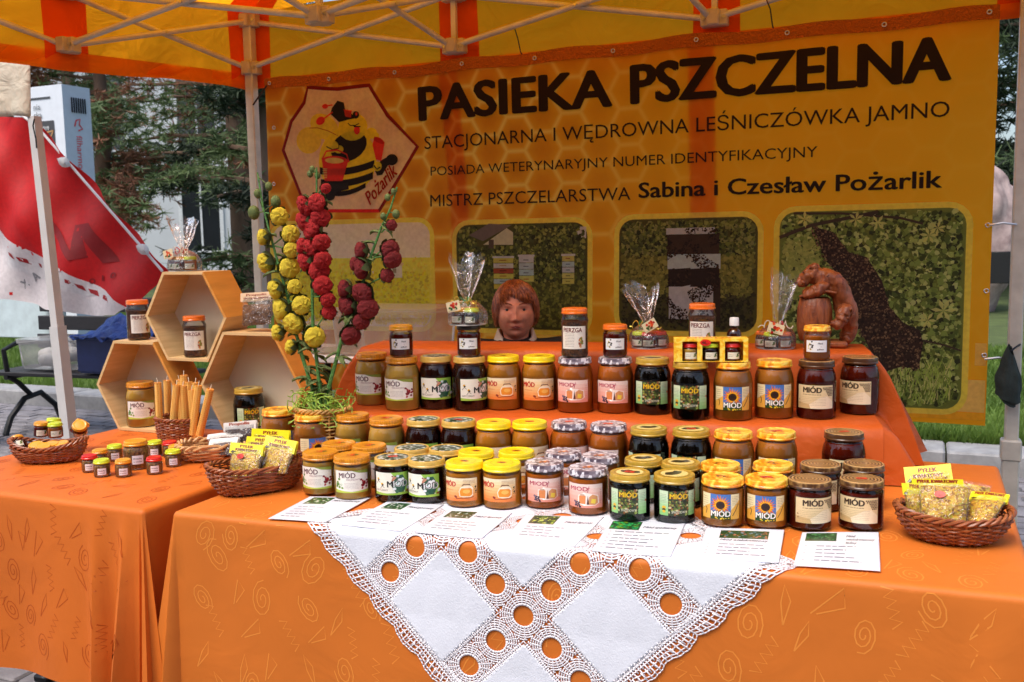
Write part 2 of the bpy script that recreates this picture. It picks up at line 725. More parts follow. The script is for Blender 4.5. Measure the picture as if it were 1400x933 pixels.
conifer('tall pine with a bare reddish trunk just left of the rear tent post', (-14.2, 17.6, .05), 11, 4.4, 2600, [M_pine, M_pine2], 3, .34, .22, .1)
conifer('bushy pine with brown tipped branches right behind the white info pylon', (-14.6, 14.0, .05), 9, 3.6, 1900, [M_pine, M_pine2], 8, .2, .2, .1)
conifer('darker pine standing furthest back between the pylon and the bare trunk', (-22.5, 20.6, .05), 12, 4.0, 1800, [M_pine, M_pine2], 21, .3, .12, .1)
for k, (bx, by, hh, sd_) in enumerate(((6.0, 22.0, 14, 31), (2.4, 22.5, 13, 32))):
    conifer(('dense dark spruce behind the boulder, nearest the right tent post', 'dark spruce seen in the gap right of the banner, the farther one')[k],
            (bx, by, .05), hh, 4.2, 5200, [M_dark, M_pine], sd_, .3, .04, .12, nsz=1.3, name='spruce_tree')
conifer('dark evergreen glimpsed between the rear post and the banner edge', (-10.2, 13.2, .05), 9, 2.0, 1500, [M_dark, M_pine], 41, .25, .05, .1, name='spruce_tree')

# ---------------------------------------------------------------- far building
bl = thing('office_building', 'pale grey building with dark tall windows far behind the pines', 'building', (-31, 30, 0), R(32))
wb = MB().box(-17, 17, 0, 8, 0, 9)
wb.build('wall', M_wall_far, bl, False)
pn = MB().box(-.75, .75, -.02, .06, -1.5, 1.5).mesh('window_pane', M_win_far, False)
fr = MB()
for a, b_, c_, d_ in ((-.9, -.75, -1.6, 1.6), (.75, .9, -1.6, 1.6)):
    fr.box(a, b_, -.08, .02, c_, d_)
fr.box(-.75, .75, -.08, .02, 1.5, 1.6).box(-.75, .75, -.12, .02, -1.6, -1.5).box(-.04, .04, -.06, -.021, -1.5, 1.5)
frm = fr.mesh('window_frame', M_frame_far, False)
for r_ in range(2):
    for i in range(9):
        o = link('window', frm, bl, loc=(-14.4 + i * 3.6, 0, 2.6 + r_ * 4.2))
        link('pane', pn, o)
MB().box(-17.3, 17.3, -.35, 8.3, 9, 9.35).build('cornice', M_frame_far, bl, False)
MB().box(-17, 17, -.1, 0, 4.55, 4.85).build('string_course', M_frame_far, bl, False)
hd = thing('hedge', 'long dark hedge closing the lawn behind the boulder', 'hedge', (3, 28, 0))
hb = MB()
rnd = random.Random(77)
for _ in range(9000):
    p = Vector((rnd.uniform(-16, 16), rnd.uniform(-.6, .6), rnd.uniform(.1, 3.6) ** 1))
    d = Vector((rnd.gauss(0, 1), rnd.gauss(0, 1), rnd.gauss(0, 1))).normalized()
    s_ = d.orthogonal().normalized() * .09
    hb.add([p - s_, p + d * .22, p + s_], [(0, 1, 2)])
hb.build('foliage', M_dark, hd, False)
hb = MB().box(-16, 16, -.5, .5, 0, 3.2)
hb.build('branch_mass', M_dark, hd, False)


# ---------------------------------------------------------------- boulder with plaque
def rock(label, loc, size, seed):
    t = thing('boulder', label, 'boulder', loc)
    bm = bmesh.new()
    bmesh.ops.create_icosphere(bm, subdivisions=5, radius=1)
    for v in bm.verts:
        p = v.co.copy()
        n_ = noise.noise(p * 1.3 + Vector((seed, 0, 0))) * .28 + noise.noise(p * 3.5 + Vector((0, seed, 0))) * .10 + noise.noise(p * 9) * .03
        q = p * (1 + n_)
        v.co = Vector((q.x * size[0], q.y * size[1], (q.z + .75) * size[2]))
    MB().bm(bm).build('stone', M_boulder, t)
    return t


bp_ = atz(1366, 432, .09)
bk = rock('tall rough pink granite boulder beside the right tent post', (aty(1384, 400, bp_.y + .9).x - 1.25, bp_.y + .9, .05), (1.25, .9, 1.62), 4)
M_black = mat('black_paint', C(24, 25, 27), .45, var=.2, scale=30)
pp = aty(1366, 366, bp_.y + .05)
o = MB().cbox(-.16, .16, -.02, .02, -.24, .24, .01).build('plaque', M_black, bk)
o.location = Vector((pp.x, pp.y, pp.z)) - bk.location

# ================================================================ THE MARKET TENT
def cloth_mat(name, c, lucent=.5, rough=.75, crease=.5, cs=5, weave=900, sheen=0, var=.1, c2=None):
    N = NT(name)
    v = N.coord('Object')
    base = N.ramp(N.noise(v, 3.2, 4), [(.3, shade(c, 1 - var)), (.72, c2 or shade(c, 1 + var))])
    N.set(N.b, 'Base Color', base)
    N.b.inputs['Roughness'].default_value = rough
    N.b.inputs['Specular IOR Level'].default_value = .25
    if sheen:
        N.b.inputs['Sheen Weight'].default_value = sheen
    h = N.math('MULTIPLY_ADD', N.noise(v, cs, 3, .5, 1.5), 1.0, N.math('MULTIPLY', N.noise(v, weave, 1), .03))
    bp = N.bump(h, crease, .05)
    N.set(N.b, 'Normal', bp)
    if lucent:
        tr = N.n('ShaderNodeBsdfTranslucent', {'Color': base, 'Normal': bp})
        mx = N.n('ShaderNodeMixShader', {0: lucent, 1: N.b.outputs[0], 2: tr.outputs[0]})
        N.t.links.new(mx.outputs[0], N.out.inputs[0])
    return N.m


M_canopy = cloth_mat('orange_canopy', C(255, 164, 24), .82, var=.06)
M_band = cloth_mat('red_orange_canopy', C(238, 92, 18), .5, var=.06)
M_hem = cloth_mat('valance_hem_cloth', C(236, 132, 26), .5)
M_strap = cloth_mat('wall_strap_cloth', C(206, 112, 40), .6)
M_alu = mat('painted_tube', C(198, 196, 184), .42, .1, var=.12, scale=20, bump=.1)
M_bracket = mat('plastic_bracket', C(190, 178, 150), .5, var=.15, scale=25)
M_steel = mat('steel', C(190, 190, 190), .3, .9, var=.1)
M_cord = mat('dark_cord', C(60, 40, 26), .8)

TY = 3.5
pBL = aty(343, 100, TY)
pBR = aty(1397, 20, TY)
zS = aty(335, 95, TY).z
zU = aty(335, 30, TY).z
pBL = Vector((pBL.x, TY, 0))
pBR = Vector((pBR.x + .016, TY, 0))
J1 = aty(622, 78, TY)
J2 = aty(977, 43, TY)
L1 = atz(93, 63, zS)
IJ = atz(437, 22, zS)
dU = Vector((0, 0, zU - zS))
PBLs = Vector((pBL.x, TY, zS))
PBRs = Vector((pBR.x, TY, zS))
L1.z = J1.z = J2.z = IJ.z = zS
K = IJ + (J2 - J1)
L2 = PBLs + (L1 - PBLs) * 2
FL = L2.copy()
FR = PBRs + Vector((.1, (L2 - PBLs).y, 0))

tent = thing('market_tent', 'orange folding market tent with red stripes and scissor trusses over the honey stall', 'tent', (0, 0, 0))


def scissor(a, b, y=0):
    """two crossing bars between lower joints a and b"""
    off = Vector((0, 0, 0))
    n_ = (b - a).cross(Vector((0, 0, 1))).normalized() * .012
    for p, q, s_ in ((a, b + dU, 1), (a + dU, b, -1)):
        mb = MB()
        mb.tube([p + n_ * s_, q + n_ * s_], .0115, 10)
        mb.build('truss_bar', M_alu, tent)
    mb = MB()
    mid = (a + b + dU) / 2
    mb.tube([mid - n_ * 2.2, mid + n_ * 2.2], .006, 8)
    mb.build('pivot_bolt', M_steel, tent)


for a, b in ((PBLs, J1), (J1, J2), (J2, PBRs), (PBLs, L1), (L1, L2), (J1, IJ), (L1, IJ), (IJ, K), (K, J2), (IJ, IJ + (IJ - J1)), (K, K + (K - J2)), (K, PBRs + (L1 - PBLs) * .98)):
    scissor(a, b)


def bracket(p, ang=0):
    mb = MB()
    M_ = Matrix.Translation(p) @ Matrix.Rotation(ang, 4, 'Z')
    mb.cbox(-.048, .048, -.022, .022, -.028, .028, .004, 0, M_)
    mb.cbox(-.022, .022, -.042, .042, -.027, .029, .004, 0, M_)
    for sx in (-.036, .036):
        mb.lathe([(.0001, 0), (.006, 0), (.006, .004), (.0001, .004)], 8, M_ @ Matrix.Translation((sx, -.022, 0)) @ Matrix.Rotation(PI / 2, 4, 'X'), 1)
    mb.build('joint_bracket', [M_bracket, M_steel], tent)


for p in (J1, J2, L1, L2, IJ, K):
    bracket(p)
    bracket(p + dU)
for p in (PBLs, PBRs):
    bracket(p)
    bracket(p + dU)
for p in (IJ, K, J1, J2):
    MB().bar(p, p + dU, .02, .02).build('strut', M_alu, tent)
# posts
for p, nm in ((pBL, 0), (pBR, 1), (Vector((FR.x, FR.y, 0)), 2), (Vector((FL.x, FL.y, 0)), 3)):
    mb = MB()
    mb.cbox(p.x - .021, p.x + .021, p.y - .021, p.y + .021, .62, zU + .03, .004)
    mb.cbox(p.x - .026, p.x + .026, p.y - .026, p.y + .026, .01, .66, .004)
    mb.cbox(p.x - .031, p.x + .031, p.y - .031, p.y + .031, .61, .68, .005)
    post = mb.build('post', M_alu, tent, False)
    MB().cbox(p.x - .07, p.x + .07, p.y - .07, p.y + .07, .002, .012, .003).build('foot_plate', M_steel, post, False)

# canopy roof: pyramid of sagging cloth, valances hanging from the eaves
zE = zU + .05
zV = aty(340, 121, TY).z
cBL, cBR = Vector((pBL.x - .02, TY + .04, zE)), Vector((pBR.x + .04, TY + .04, zE))
cFL, cFR = Vector((FL.x - .03, FL.y - .04, zE)), Vector((FR.x + .04, FR.y - .04, zE))
peak = (cBL + cBR + cFL + cFR) / 4
peak.z = zE + .80


def roofpoint(a, b, u, v):
    p = a.lerp(b, u).lerp(peak, v)
    sag = math.sin(PI * min(1, v)) * .05 + math.sin(u * PI) * math.sin(v * PI) * .03
    return p - Vector((0, 0, sag + .008 * math.sin(u * 40 + v * 9) * (1 - v)))


for a, b in ((cBL, cBR), (cFL, cBL), (cFR, cFL), (cBR, cFR)):
    MB().grid(lambda u, v: roofpoint(a, b, u, v * .995), 40, 14).build('roof_panel', M_canopy, tent)


def valance(a, b, nm='valance', m_=M_canopy, zlo=None, off=0, u0=0, u1=1, zhi=None):
    n_ = (b - a).cross(Vector((0, 0, 1))).normalized()
    zl = zV if zlo is None else zlo
    zh = zE if zhi is None else zhi
    L = (b - a).length

    def fn(u, v):
        q = u0 + (u1 - u0) * u
        p = a.lerp(b, q)
        p.z = zh + (zl - zh) * v
        wv = (.012 * math.sin(q * L * 9 + v * 2) + .008 * math.sin(q * L * 23 + 1 + v * 4)) * v
        p.z += .006 * math.sin(q * L * 6) * v
        return p + n_ * (wv + off)
    return MB().grid(fn, max(4, int((u1 - u0) * 60)), 8).build(nm, m_, tent)


for a, b in ((cBL, cBR), (cFL, cBL), (cBR, cFR)):
    valance(a, b)
# doubled hem strip along the left valance
valance(cFL, cBL, 'valance_hem', M_hem, zV - .002, .006, zhi=zV + .065)
valance(cBL, cBR, 'valance_hem', M_hem, zV - .002, .006, zhi=zV + .04)
# red bands: down each valance and up the roof, at posts and middle joints


def band(a, b, uc, wd=.17):
    L = (b - a).length
    du = wd / L / 2
    valance(a, b, 'red_band', M_band, zV, .005, max(0, uc - du), min(1, uc + du))
    MB().grid(lambda u, v: roofpoint(a, b, uc - du + 2 * du * u * 1.0, v * .6) - Vector((0, 0, .008)) if uc + du <= 1 and uc - du >= 0 else
              roofpoint(a, b, max(0, min(1, uc - du + 2 * du * u)), v * .6) - Vector((0, 0, .008)), 4, 12).build('red_band', M_band, tent)


def ufrac(a, b, p):
    d = b - a
    return (p - a).dot(d) / d.dot(d)


for p in (PBLs, J1, J2, PBRs):
    band(cBL, cBR, max(.0, min(1, ufrac(cBL, cBR, p))))
for p in (L1, PBLs):
    band(cFL, cBL, max(0, min(1, ufrac(cFL, cBL, p))))
band(cBR, cFR, 0)
# ================================================================ THE SIGN
BY = TY - .035


def bw(x, y):
    p = aty(x, y, BY)
    return (p.x, p.z)


def bwave(x, z):
    return .010 * math.sin(x * 3.1 + 1) * (1 - .3 * z) + .006 * math.sin(x * 8 + z * 2.2) + .004 * math.sin(z * 6 + x * 1.5)


# long red straps of the rear wall hanging behind the sign
for (xa, ya, xb, yb, wd) in ((623, 88, 660, 480, .085), (966, 56, 972, 480, .095)):
    A = aty(xa, ya, TY + .05)
    B = aty(xb, yb, TY + .05)
    B.x = A.x + (B.x - A.x) * .9

    def fn(u, v):
        p = A.lerp(B, v)
        x_ = p.x + (u - .5) * wd
        z_ = p.z - v * .15
        return Vector((x_, BY + bwave(x_, z_) + .007, z_))
    MB().grid(fn, 3, 20).build('wall_strap', M_strap, tent)

bx0, bx1 = bw(367, 250)[0], bw(1357, 300)[0]
bz1 = (bw(367, 103)[1] + bw(1360, 15)[1]) / 2
bz0 = bw(1352, 583)[1]

Nn = NT('printed_banner_fabric')
v = Nn.coord('Object')
sxyz = Nn.n('ShaderNodeSeparateXYZ', {0: v})
# hexagon cells in the plane of the banner
K3 = 1.7320508
px = Nn.math('MULTIPLY', sxyz.outputs[0], 7.6)
pz = Nn.math('MULTIPLY', sxyz.outputs[2], 7.6)
px = Nn.math('ADD', px, 400)
pz = Nn.math('ADD', pz, 200)


def hexcell(N, px, pz):
    """distance to the nearest cell border of a regular honeycomb: 0 at the border, .5 in the middle"""
    def cell(ox, oz):
        a = N.math('SUBTRACT', N.math('MODULO', N.math('ADD', pz, ox), 1.0), .5)
        b = N.math('SUBTRACT', N.math('MODULO', N.math('ADD', px, oz), K3), K3 / 2)
        d = N.math('ADD', N.math('MULTIPLY', a, a), N.math('MULTIPLY', b, b))
        aa, ab = N.math('ABSOLUTE', a), N.math('ABSOLUTE', b)
        e = N.math('MAXIMUM', aa, N.math('ADD', N.math('MULTIPLY', aa, .5), N.math('MULTIPLY', ab, K3 / 2)))
        return d, N.math('SUBTRACT', .5, e)
    d1, e1 = cell(0, 0)
    d2, e2 = cell(.5, K3 / 2)
    k = N.math('LESS_THAN', d1, d2)
    return N.math('ADD', N.math('MULTIPLY', k, e1), N.math('MULTIPLY', N.math('SUBTRACT', 1.0, k), e2))


e = hexcell(Nn, px, pz)
grad = Nn.ramp(Nn.math('MULTIPLY_ADD', Nn.noise(v, 1.6, 3), .35, Nn.math('MULTIPLY_ADD', sxyz.outputs[0], .32, .72)),
               [(.05, C(214, 108, 10)), (.45, C(238, 142, 10)), (.8, C(252, 156, 14)), (1, C(254, 168, 24))])
hx = Nn.ramp(e, [(0, C(250, 196, 84)), (.1, C(226, 134, 24)), (.3, C(206, 104, 14)), (.5, C(196, 94, 10))])
fade = Nn.ramp(sxyz.outputs[0], [(0, (0, 0, 0, 1)), (1, (0, 0, 0, 1))])
kf = Nn.math('MULTIPLY', Nn.math('SMOOTH_MIN', .75, Nn.math('MAXIMUM', Nn.math('MULTIPLY_ADD', sxyz.outputs[0], -.9, -.55), .06), .1), .8)
basec = Nn.mix(kf, grad, hx)
Nn.set(Nn.b, 'Base Color', basec)
Nn.b.inputs['Roughness'].default_value = .5
bpn = Nn.bump(Nn.noise(v, 4, 3, .5, 1), .35, .03)
Nn.set(Nn.b, 'Normal', bpn)
trn = Nn.n('ShaderNodeBsdfTranslucent', {'Color': basec})
mxn = Nn.n('ShaderNodeMixShader', {0: .68, 1: Nn.b.outputs[0], 2: trn.outputs[0]})
Nn.t.links.new(mxn.outputs[0], Nn.out.inputs[0])
M_banner = Nn.m
M_bprint = print_mat('banner_ink', .5, .62, grain=60)

ban = thing('banner', 'large orange banner reading PASIEKA PSZCZELNA with a bee emblem and four photographs', 'banner', (0, 0, 0))


def bmap(x, z, l):
    # gathered at the top edge between its ties
    t_ = max(0, (z - (bz1 - .12)) / .12)
    return (x, BY + bwave(x, z) - .0009 * l, z + t_ * .006 * math.sin(x * 14))


MB().grid(lambda u, v: bmap(bx0 + (bx1 - bx0) * u, bz0 + (bz1 - bz0) * v, 0), 120, 50).build('fabric', M_banner, ban)
hem = MB()
for za, zb in ((bz1 - .045, bz1),):
    hem.grid(lambda u, v: Vector(bmap(bx0 + (bx1 - bx0) * u, za + (zb - za) * v, 1)) - Vector((0, .002 + .003 * abs(math.sin(u * 260)), 0)), 400, 4)
hem.build('hem', cloth_mat('banner_hem', C(186, 104, 26), .2, crease=.6, cs=60), ban)
ringm = MB().tube([(.0065 * math.cos(2 * PI * k / 12), 0, .0065 * math.sin(2 * PI * k / 12)) for k in range(12)], .0022, 6, closed=True).mesh('eyelet', M_steel)
for i in range(10):
    x_ = bx0 + .03 + (bx1 - bx0 - .06) * i / 9
    link('eyelet', ringm, ban, loc=Vector(bmap(x_, bz1 - .022, 2)) - Vector((0, .005, 0)))
for (px_, py_) in ((1357, 308), (1355, 398), (1352, 486), (372, 175), (373, 252)):
    q = bw(px_, py_)
    link('eyelet', ringm, ban, loc=Vector(bmap(q[0] + (-.014 if px_ > 700 else .01), q[1], 2)) - Vector((0, .004, 0)))
for (xa, ya, xb, yb) in ((704, 40, 712, 72), (1048, 0, 1056, 34)):
    A, B = aty(xa, ya, BY - .03), aty(xb, yb, BY - .02)
    MB().tube([A, A.lerp(B, .4) + Vector((.006, -.01, 0)), B, B + Vector((0, .03, -.01))], .0025, 5).build('tie', M_cord, ban)
for yy in (308, 491):
    A = Vector((bx1 - .01, BY - .012, bw(1357, yy)[1]))
    B = Vector((pBR.x - .01, TY - .03, A.z))
    MB().tube([A, A.lerp(B, .5) + Vector((0, -.006, .006)), B], .004, 6).build('elastic_tie', M_steel, ban)
MB().tube([(pBL.x + .02, TY - .02, zS - .16), (bx0 + .02, BY - .01, bz1 - .03)], .004, 6).build('tie', M_cord, ban)

DK = C(52, 24, 12)
cv = Canvas()
_lv = cv.leaves
cv.leaves = lambda x0, y0, x1, y1, n, r, cols, l=2, rnd=random, inside=None: _lv(x0, y0, x1, y1, int(n * 2.2), r * .62, cols, l, rnd, inside)


def btxt(s_, xl, yl, ytop, xr, yr, bold=0, c=DK):
    A, B, T = bw(xl, yl), bw(xr, yr), bw(xl, ytop)
    z = (A[1] + B[1]) / 2
    cv.text(s_, A[0], z, T[1] - A[1], c, 6, width=B[0] - A[0], bold=bold)


btxt('PASIEKA', 571, 166, 121, 838, 143, .045)
btxt('PSZCZELNA', 862, 141, 89.5, 1301, 110, .045)
btxt('STACJONARNA I WĘDROWNA LEŚNICZÓWKA JAMNO', 579, 204.6, 187.5, 1298, 159)
btxt('POSIADA WETERYNARYJNY NUMER IDENTYFIKACYJNY', 587.5, 241, 228.6, 1117.6, 214)
btxt('MISTRZ PSZCZELARSTWA', 587.5, 282, 266, 862, 274)
btxt('Sabina i Czesław Pożarlik', 873, 272, 251.5, 1288, 255, .028)

# emblem: bee carrying honey pails on a hexagon
def lp(cx, cy):
    return bw(370 + cx / 4.665, 100 + cy / 4.665)


RED, YEL, BLK = C(196, 52, 38), C(236, 190, 40), C(38, 28, 22)
hexo = [lp(240, 88), lp(430, 102), lp(625, 82), lp(740, 270), lp(927, 468), lp(695, 880), lp(235, 880), lp(78, 492), lp(130, 310), lp(215, 190)]
cv.poly(hexo, C(206, 190, 168), 1)
cv.line(hexo, .016, C(150, 24, 22), 2, True)
ks = .001 * (lp(1000, 0)[0] - lp(0, 0)[0])


def le(cx, cy, rx, ry, c, l, rot=0, n=18, a0=0, a1=2 * PI):
    x_, z_ = lp(cx, cy)
    cv.ell(x_, z_, rx * ks, ry * ks, c, l, n, rot, a0, a1)


def lpoly(pts, c, l):
    cv.poly([lp(*q) for q in pts], c, l)


def lline(pts, wd, c, l, cl=False):
    cv.line([lp(*q) for q in pts], wd * ks, c, l, cl)


le(245, 430, 86, 74, C(230, 186, 66), 3.0)
le(345, 345, 100, 66, C(236, 190, 60), 3.1, -.5)
lline([(250, 352), (300, 350), (370, 370), (430, 400)], 4, C(150, 80, 20), 3.4)
# body with stripes
bodyc = (500, 560)
le(490, 560, 185, 182, YEL, 3.3, .25, 26)
le(500, 470, 118, 78, BLK, 3.5, .3)
for (y_, r_, h_) in ((575, 172, 26), (650, 165, 26), (712, 120, 18)):
    a = [(490 - r_ + 2 * r_ * k / 10, y_ + 30 - 26 * (k / 5 - 1) * .9 + (1 - ((k - 5) / 5) ** 2) * 26) for k in range(11)]
    lpoly([(p[0], p[1] - h_) for p in a] + [(p[0], p[1] + h_ * .7) for p in reversed(a)], BLK, 3.6)
le(525, 345, 92, 74, YEL, 3.8)
lline([(495, 320), (510, 335), (540, 336), (565, 322)], 5, BLK, 4)
le(552, 365, 19, 24, RED, 4.1)
lline([(532, 342), (575, 342)], 6, BLK, 4.2)
# cap and antennae
lpoly([(395, 225), (430, 178), (470, 190), (478, 235), (520, 262), (540, 290), (490, 300), (440, 315), (405, 280), (385, 262)], BLK, 4.3)
lpoly([(470, 232), (520, 240), (515, 285), (480, 280)], RED, 4.5)
le(545, 268, 20, 20, BLK, 4.4)
le(548, 262, 8, 10, RED, 4.6)
le(352, 214, 20, 13, RED, 4.4)
lline([(368, 210), (400, 205)], 7, RED, 4.4)
le(322, 306, 30, 22, RED, 4.4, .3)
lline([(345, 292), (400, 250)], 8, RED, 4.4)
# arms and pails
le(395, 470, 44, 34, YEL, 4.6)
le(440, 488, 30, 22, YEL, 4.7)
lline([(360, 470), (400, 490), (440, 480), (440, 455)], 6, BLK, 4.8)
lpoly([(330, 545), (500, 565), (465, 690), (352, 690)], RED, 4.9)
le(415, 560, 86, 26, RED, 5.0, -.08)
le(412, 560, 62, 16, C(240, 200, 110), 5.1, -.08)
lline([(335, 550), (360, 500), (430, 492), (490, 520), (505, 570)], 9, RED, 5.2)
for k in range(6):
    lline([(338, 612 + k * 11), (366, 614 + k * 11)], 4, C(240, 200, 110), 5.2)
le(640, 385, 36, 30, YEL, 4.6)
le(668, 402, 22, 20, YEL, 4.7)
lpoly([(660, 405), (725, 440), (705, 560), (672, 552), (650, 460)], RED, 4.8)
le(690, 430, 34, 14, C(170, 30, 26), 4.9, -.5)
le(682, 596, 26, 26, YEL, 4.8)
lline([(660, 590), (680, 615), (700, 600)], 7, BLK, 4.9)
# feet
lpoly([(700, 560), (760, 525), (800, 535), (800, 570), (745, 590), (712, 650), (680, 655), (668, 625)], BLK, 4.7)
le(770, 553, 36, 30, BLK, 4.75)
lpoly([(345, 700), (430, 705), (500, 700), (505, 742), (430, 760), (400, 805), (355, 800), (372, 750)], C(48, 42, 40), 4.2)
le(385, 785, 34, 26, C(48, 42, 40), 4.25)
P0, P1 = lp(640, 845), lp(800, 650)
cv.text('Pożarlik', P0[0], P0[1], .052, C(190, 44, 34), 6, rot=math.atan2(P1[1] - P0[1], P1[0] - P0[0]), bold=.02, slant=.35,
        width=math.hypot(P1[0] - P0[0], P1[1] - P0[1]) * 1.05)

# the four framed photographs
rp = random.Random(9)
GR = [C(74, 84, 34), C(96, 104, 44), C(52, 60, 26), C(120, 124, 60), C(62, 70, 36), C(36, 42, 20)]


def frame(xl, yt, xr, yb, ym=None):
    ym = ym or (yt + yb) / 2
    x0, x1 = bw(xl, ym)[0], bw(xr, ym)[0]
    z1 = (bw(xl, yt)[1] + bw(xr, yt)[1]) / 2
    z0 = bw((xl + xr) / 2, yb)[1]
    cv.rrect(x0, z0, x1, z1, .075, C(255, 238, 84), 1)
    b = .02
    return x0 + b, z0 + b, x1 - b, z1 - b


def rr_in(x0, z0, x1, z1, r=.055):
    def f(x, z):
        if x < x0 + .012 or x > x1 - .012 or z < z0 + .012 or z > z1 - .012:
            return False
        cx = min(max(x, x0 + r), x1 - r)
        cz = min(max(z, z0 + r), z1 - r)
        return math.hypot(x - cx, z - cz) < r - .008 or (cx == x or cz == z)
    return f


# 1 meadow
a = frame(372, 300, 594, 452)
f1 = rr_in(*a)
cv.rrect(*a, .055, C(206, 194, 160), 2)
zh = bw(500, 353)[1]
cv.rect(a[0], a[1] + .05, a[2], zh, C(190, 170, 62), 2.3)
cv.leaves(a[0], zh - .07, a[2], zh, 160, .010, [C(176, 160, 62), C(160, 146, 58), C(196, 178, 74)], 3, rp, f1)
cv.leaves(a[0], a[1], a[2], zh - .06, 1500, .011, [C(200, 176, 40), C(158, 146, 48), C(214, 190, 52), C(140, 134, 50)], 3, rp, f1)
hx0 = bw(535, 370)
cv.rect(hx0[0], hx0[1] - .03, hx0[0] + .055, hx0[1] + .02, C(196, 184, 156), 5)
cv.rect(hx0[0] - .006, hx0[1] + .02, hx0[0] + .061, hx0[1] + .032, C(150, 138, 116), 5)
cv.rect(hx0[0] + .012, hx0[1] - .01, hx0[0] + .028, hx0[1] + .008, C(110, 104, 90), 5.2)
cv.leaves(bw(500, 352)[0], zh - .004, bw(520, 352)[0], zh + .008, 16, .007, [C(110, 104, 50)], 4, rp, f1)
# 2 row of hives below a house
a = frame(618, 299, 811, 457)
f2 = rr_in(*a)
cv.rrect(*a, .055, C(58, 62, 30), 2)
H0, H1 = bw(655, 300), bw(703, 340)
cv.poly([bw(660, 335), bw(702, 335), bw(702, 318), bw(693, 312)], C(196, 174, 130), 3)
cv.poly([bw(640, 322), bw(668, 306), bw(700, 308), bw(660, 330)], C(92, 84, 78), 3.2)
cv.poly([bw(668, 340), bw(675, 340), bw(675, 328), bw(668, 328)], C(70, 60, 50), 3.4)
cv.poly([bw(786, 310), bw(802, 310), bw(802, 326), bw(792, 324)], C(170, 166, 150), 2.6)
zt = bw(710, 385)[1]
cv.leaves(a[0], zt, a[2], a[3], 1100, .013, GR, 2.5, rp, lambda x, z: f2(x, z) and not (x < bw(704, 330)[0] and z > bw(660, 338)[1] and x > bw(650, 330)[0]))
cv.leaves(a[0], a[1], a[2], zt, 700, .013, [C(96, 100, 40), C(112, 112, 50), C(80, 84, 34), C(62, 66, 28)], 2.5, rp, f2)
for (hx_, ht, hb_, hw, cl) in ((689, 353, 396, 27, [C(196, 150, 70), C(226, 200, 150), C(136, 60, 36), C(206, 160, 70), C(140, 160, 164), C(206, 150, 60)]),
                               (721, 351, 386, 20, [C(160, 170, 176), C(146, 160, 168), C(138, 156, 168), C(216, 170, 84)]),
                               (778.5, 350, 389, 16, [C(200, 150, 80), C(140, 170, 190), C(150, 180, 190), C(170, 180, 90), C(190, 190, 80)])):
    A, B = bw(hx_ - hw / 2, hb_), bw(hx_ + hw / 2, ht)
    n_ = len(cl)
    for k, cc in enumerate(cl):
        z1_ = B[1] - (B[1] - A[1]) * k / n_
        z0_ = B[1] - (B[1] - A[1]) * (k + 1) / n_
        cv.rect(A[0], z0_ + .002, B[0], z1_, cc, 5)
        cv.rect(A[0] + .3 * (B[0] - A[0]), z0_ + .010, B[0] - .35 * (B[0] - A[0]), z0_ + .014, shade(cc, .35), 5.2)
    cv.rect(A[0] - .004, B[1], B[0] + .004, B[1] + .008, C(206, 196, 176), 5)
# 3 hive covered in bees
a = frame(840, 291, 1044, 460)
f3 = rr_in(*a)
cv.rrect(*a, .055, C(60, 62, 30), 2)
zt = bw(900, 350)[1]
cv.leaves(a[0], zt, a[2], a[3], 900, .013, GR + [C(84, 90, 44), C(110, 110, 60)], 2.5, rp, f3)
cv.leaves(a[0], bw(900, 405)[1], a[2], zt, 600, .013, [C(104, 104, 46), C(88, 90, 40), C(122, 118, 56)], 2.5, rp, f3)
cv.leaves(a[0], a[1], a[2], bw(900, 400)[1], 500, .013, [C(46, 46, 26), C(60, 58, 34), C(34, 34, 20)], 2.5, rp, f3)
for (x0_, y0_, x1_, y1_, cc) in ((911, 311, 978, 321, C(206, 188, 158)), (913, 320, 984, 348, C(54, 40, 28)), (913, 347, 986, 368, C(146, 162, 162)),
                                 (914, 366, 984, 392, C(40, 30, 24)), (915, 390, 976, 436, C(206, 196, 166)), (958, 380, 986, 444, C(50, 38, 28))):
    A, B = bw(x0_, y1_), bw(x1_, y0_)
    cv.rect(A[0], A[1], B[0], B[1], cc, 4)
A, B = bw(912, 440), bw(985, 312)
cv.leaves(A[0], A[1], B[0], B[1], 1000, .006, [C(40, 30, 22), C(58, 42, 30), C(30, 24, 20)], 5, rp, lambda x, z: noise.noise(Vector((x * 14, z * 14, 3))) > .0)
# 4 swarm hanging in a tree
a = frame(1057, 279, 1327, 563, 420)
f4 = rr_in(*a)
cv.rrect(*a, .055, C(84, 96, 46), 2)
cv.leaves(a[0], a[1], a[2], a[3], 2600, .015, [C(96, 112, 52), C(72, 86, 40), C(130, 140, 76), C(56, 66, 30), C(150, 156, 96), C(110, 126, 60), C(44, 50, 28)], 2.5, rp, f4)
cv.leaves(a[0], bw(1100, 400)[1], bw(1120, 400)[0], bw(1100, 330)[1], 200, .012, [C(136, 140, 76), C(120, 128, 66)], 3.2, rp, f4)
zt = bw(1200, 500)[1]
for _ in range(700):
    x_, z_ = rp.uniform(a[0], a[2]), rp.uniform(a[1], zt)
    if f4(x_, z_) and f4(x_ + .02, z_ + .06) and f4(x_ - .02, z_ + .06):
        cv.poly([(x_ - .002, z_), (x_ + .002, z_), (x_ + rp.uniform(-.02, .02), z_ + rp.uniform(.03, .06))], rp.choice([C(130, 146, 66), C(96, 112, 48), C(160, 168, 96)]), 3.4)
cv.line([bw(1066, 325), bw(1110, 308), bw(1150, 300), bw(1200, 290)], .012, C(60, 50, 38), 3.6)
cv.line([bw(1085, 292), bw(1150, 292), bw(1230, 298), bw(1262, 306)], .008, C(60, 50, 38), 3.6)
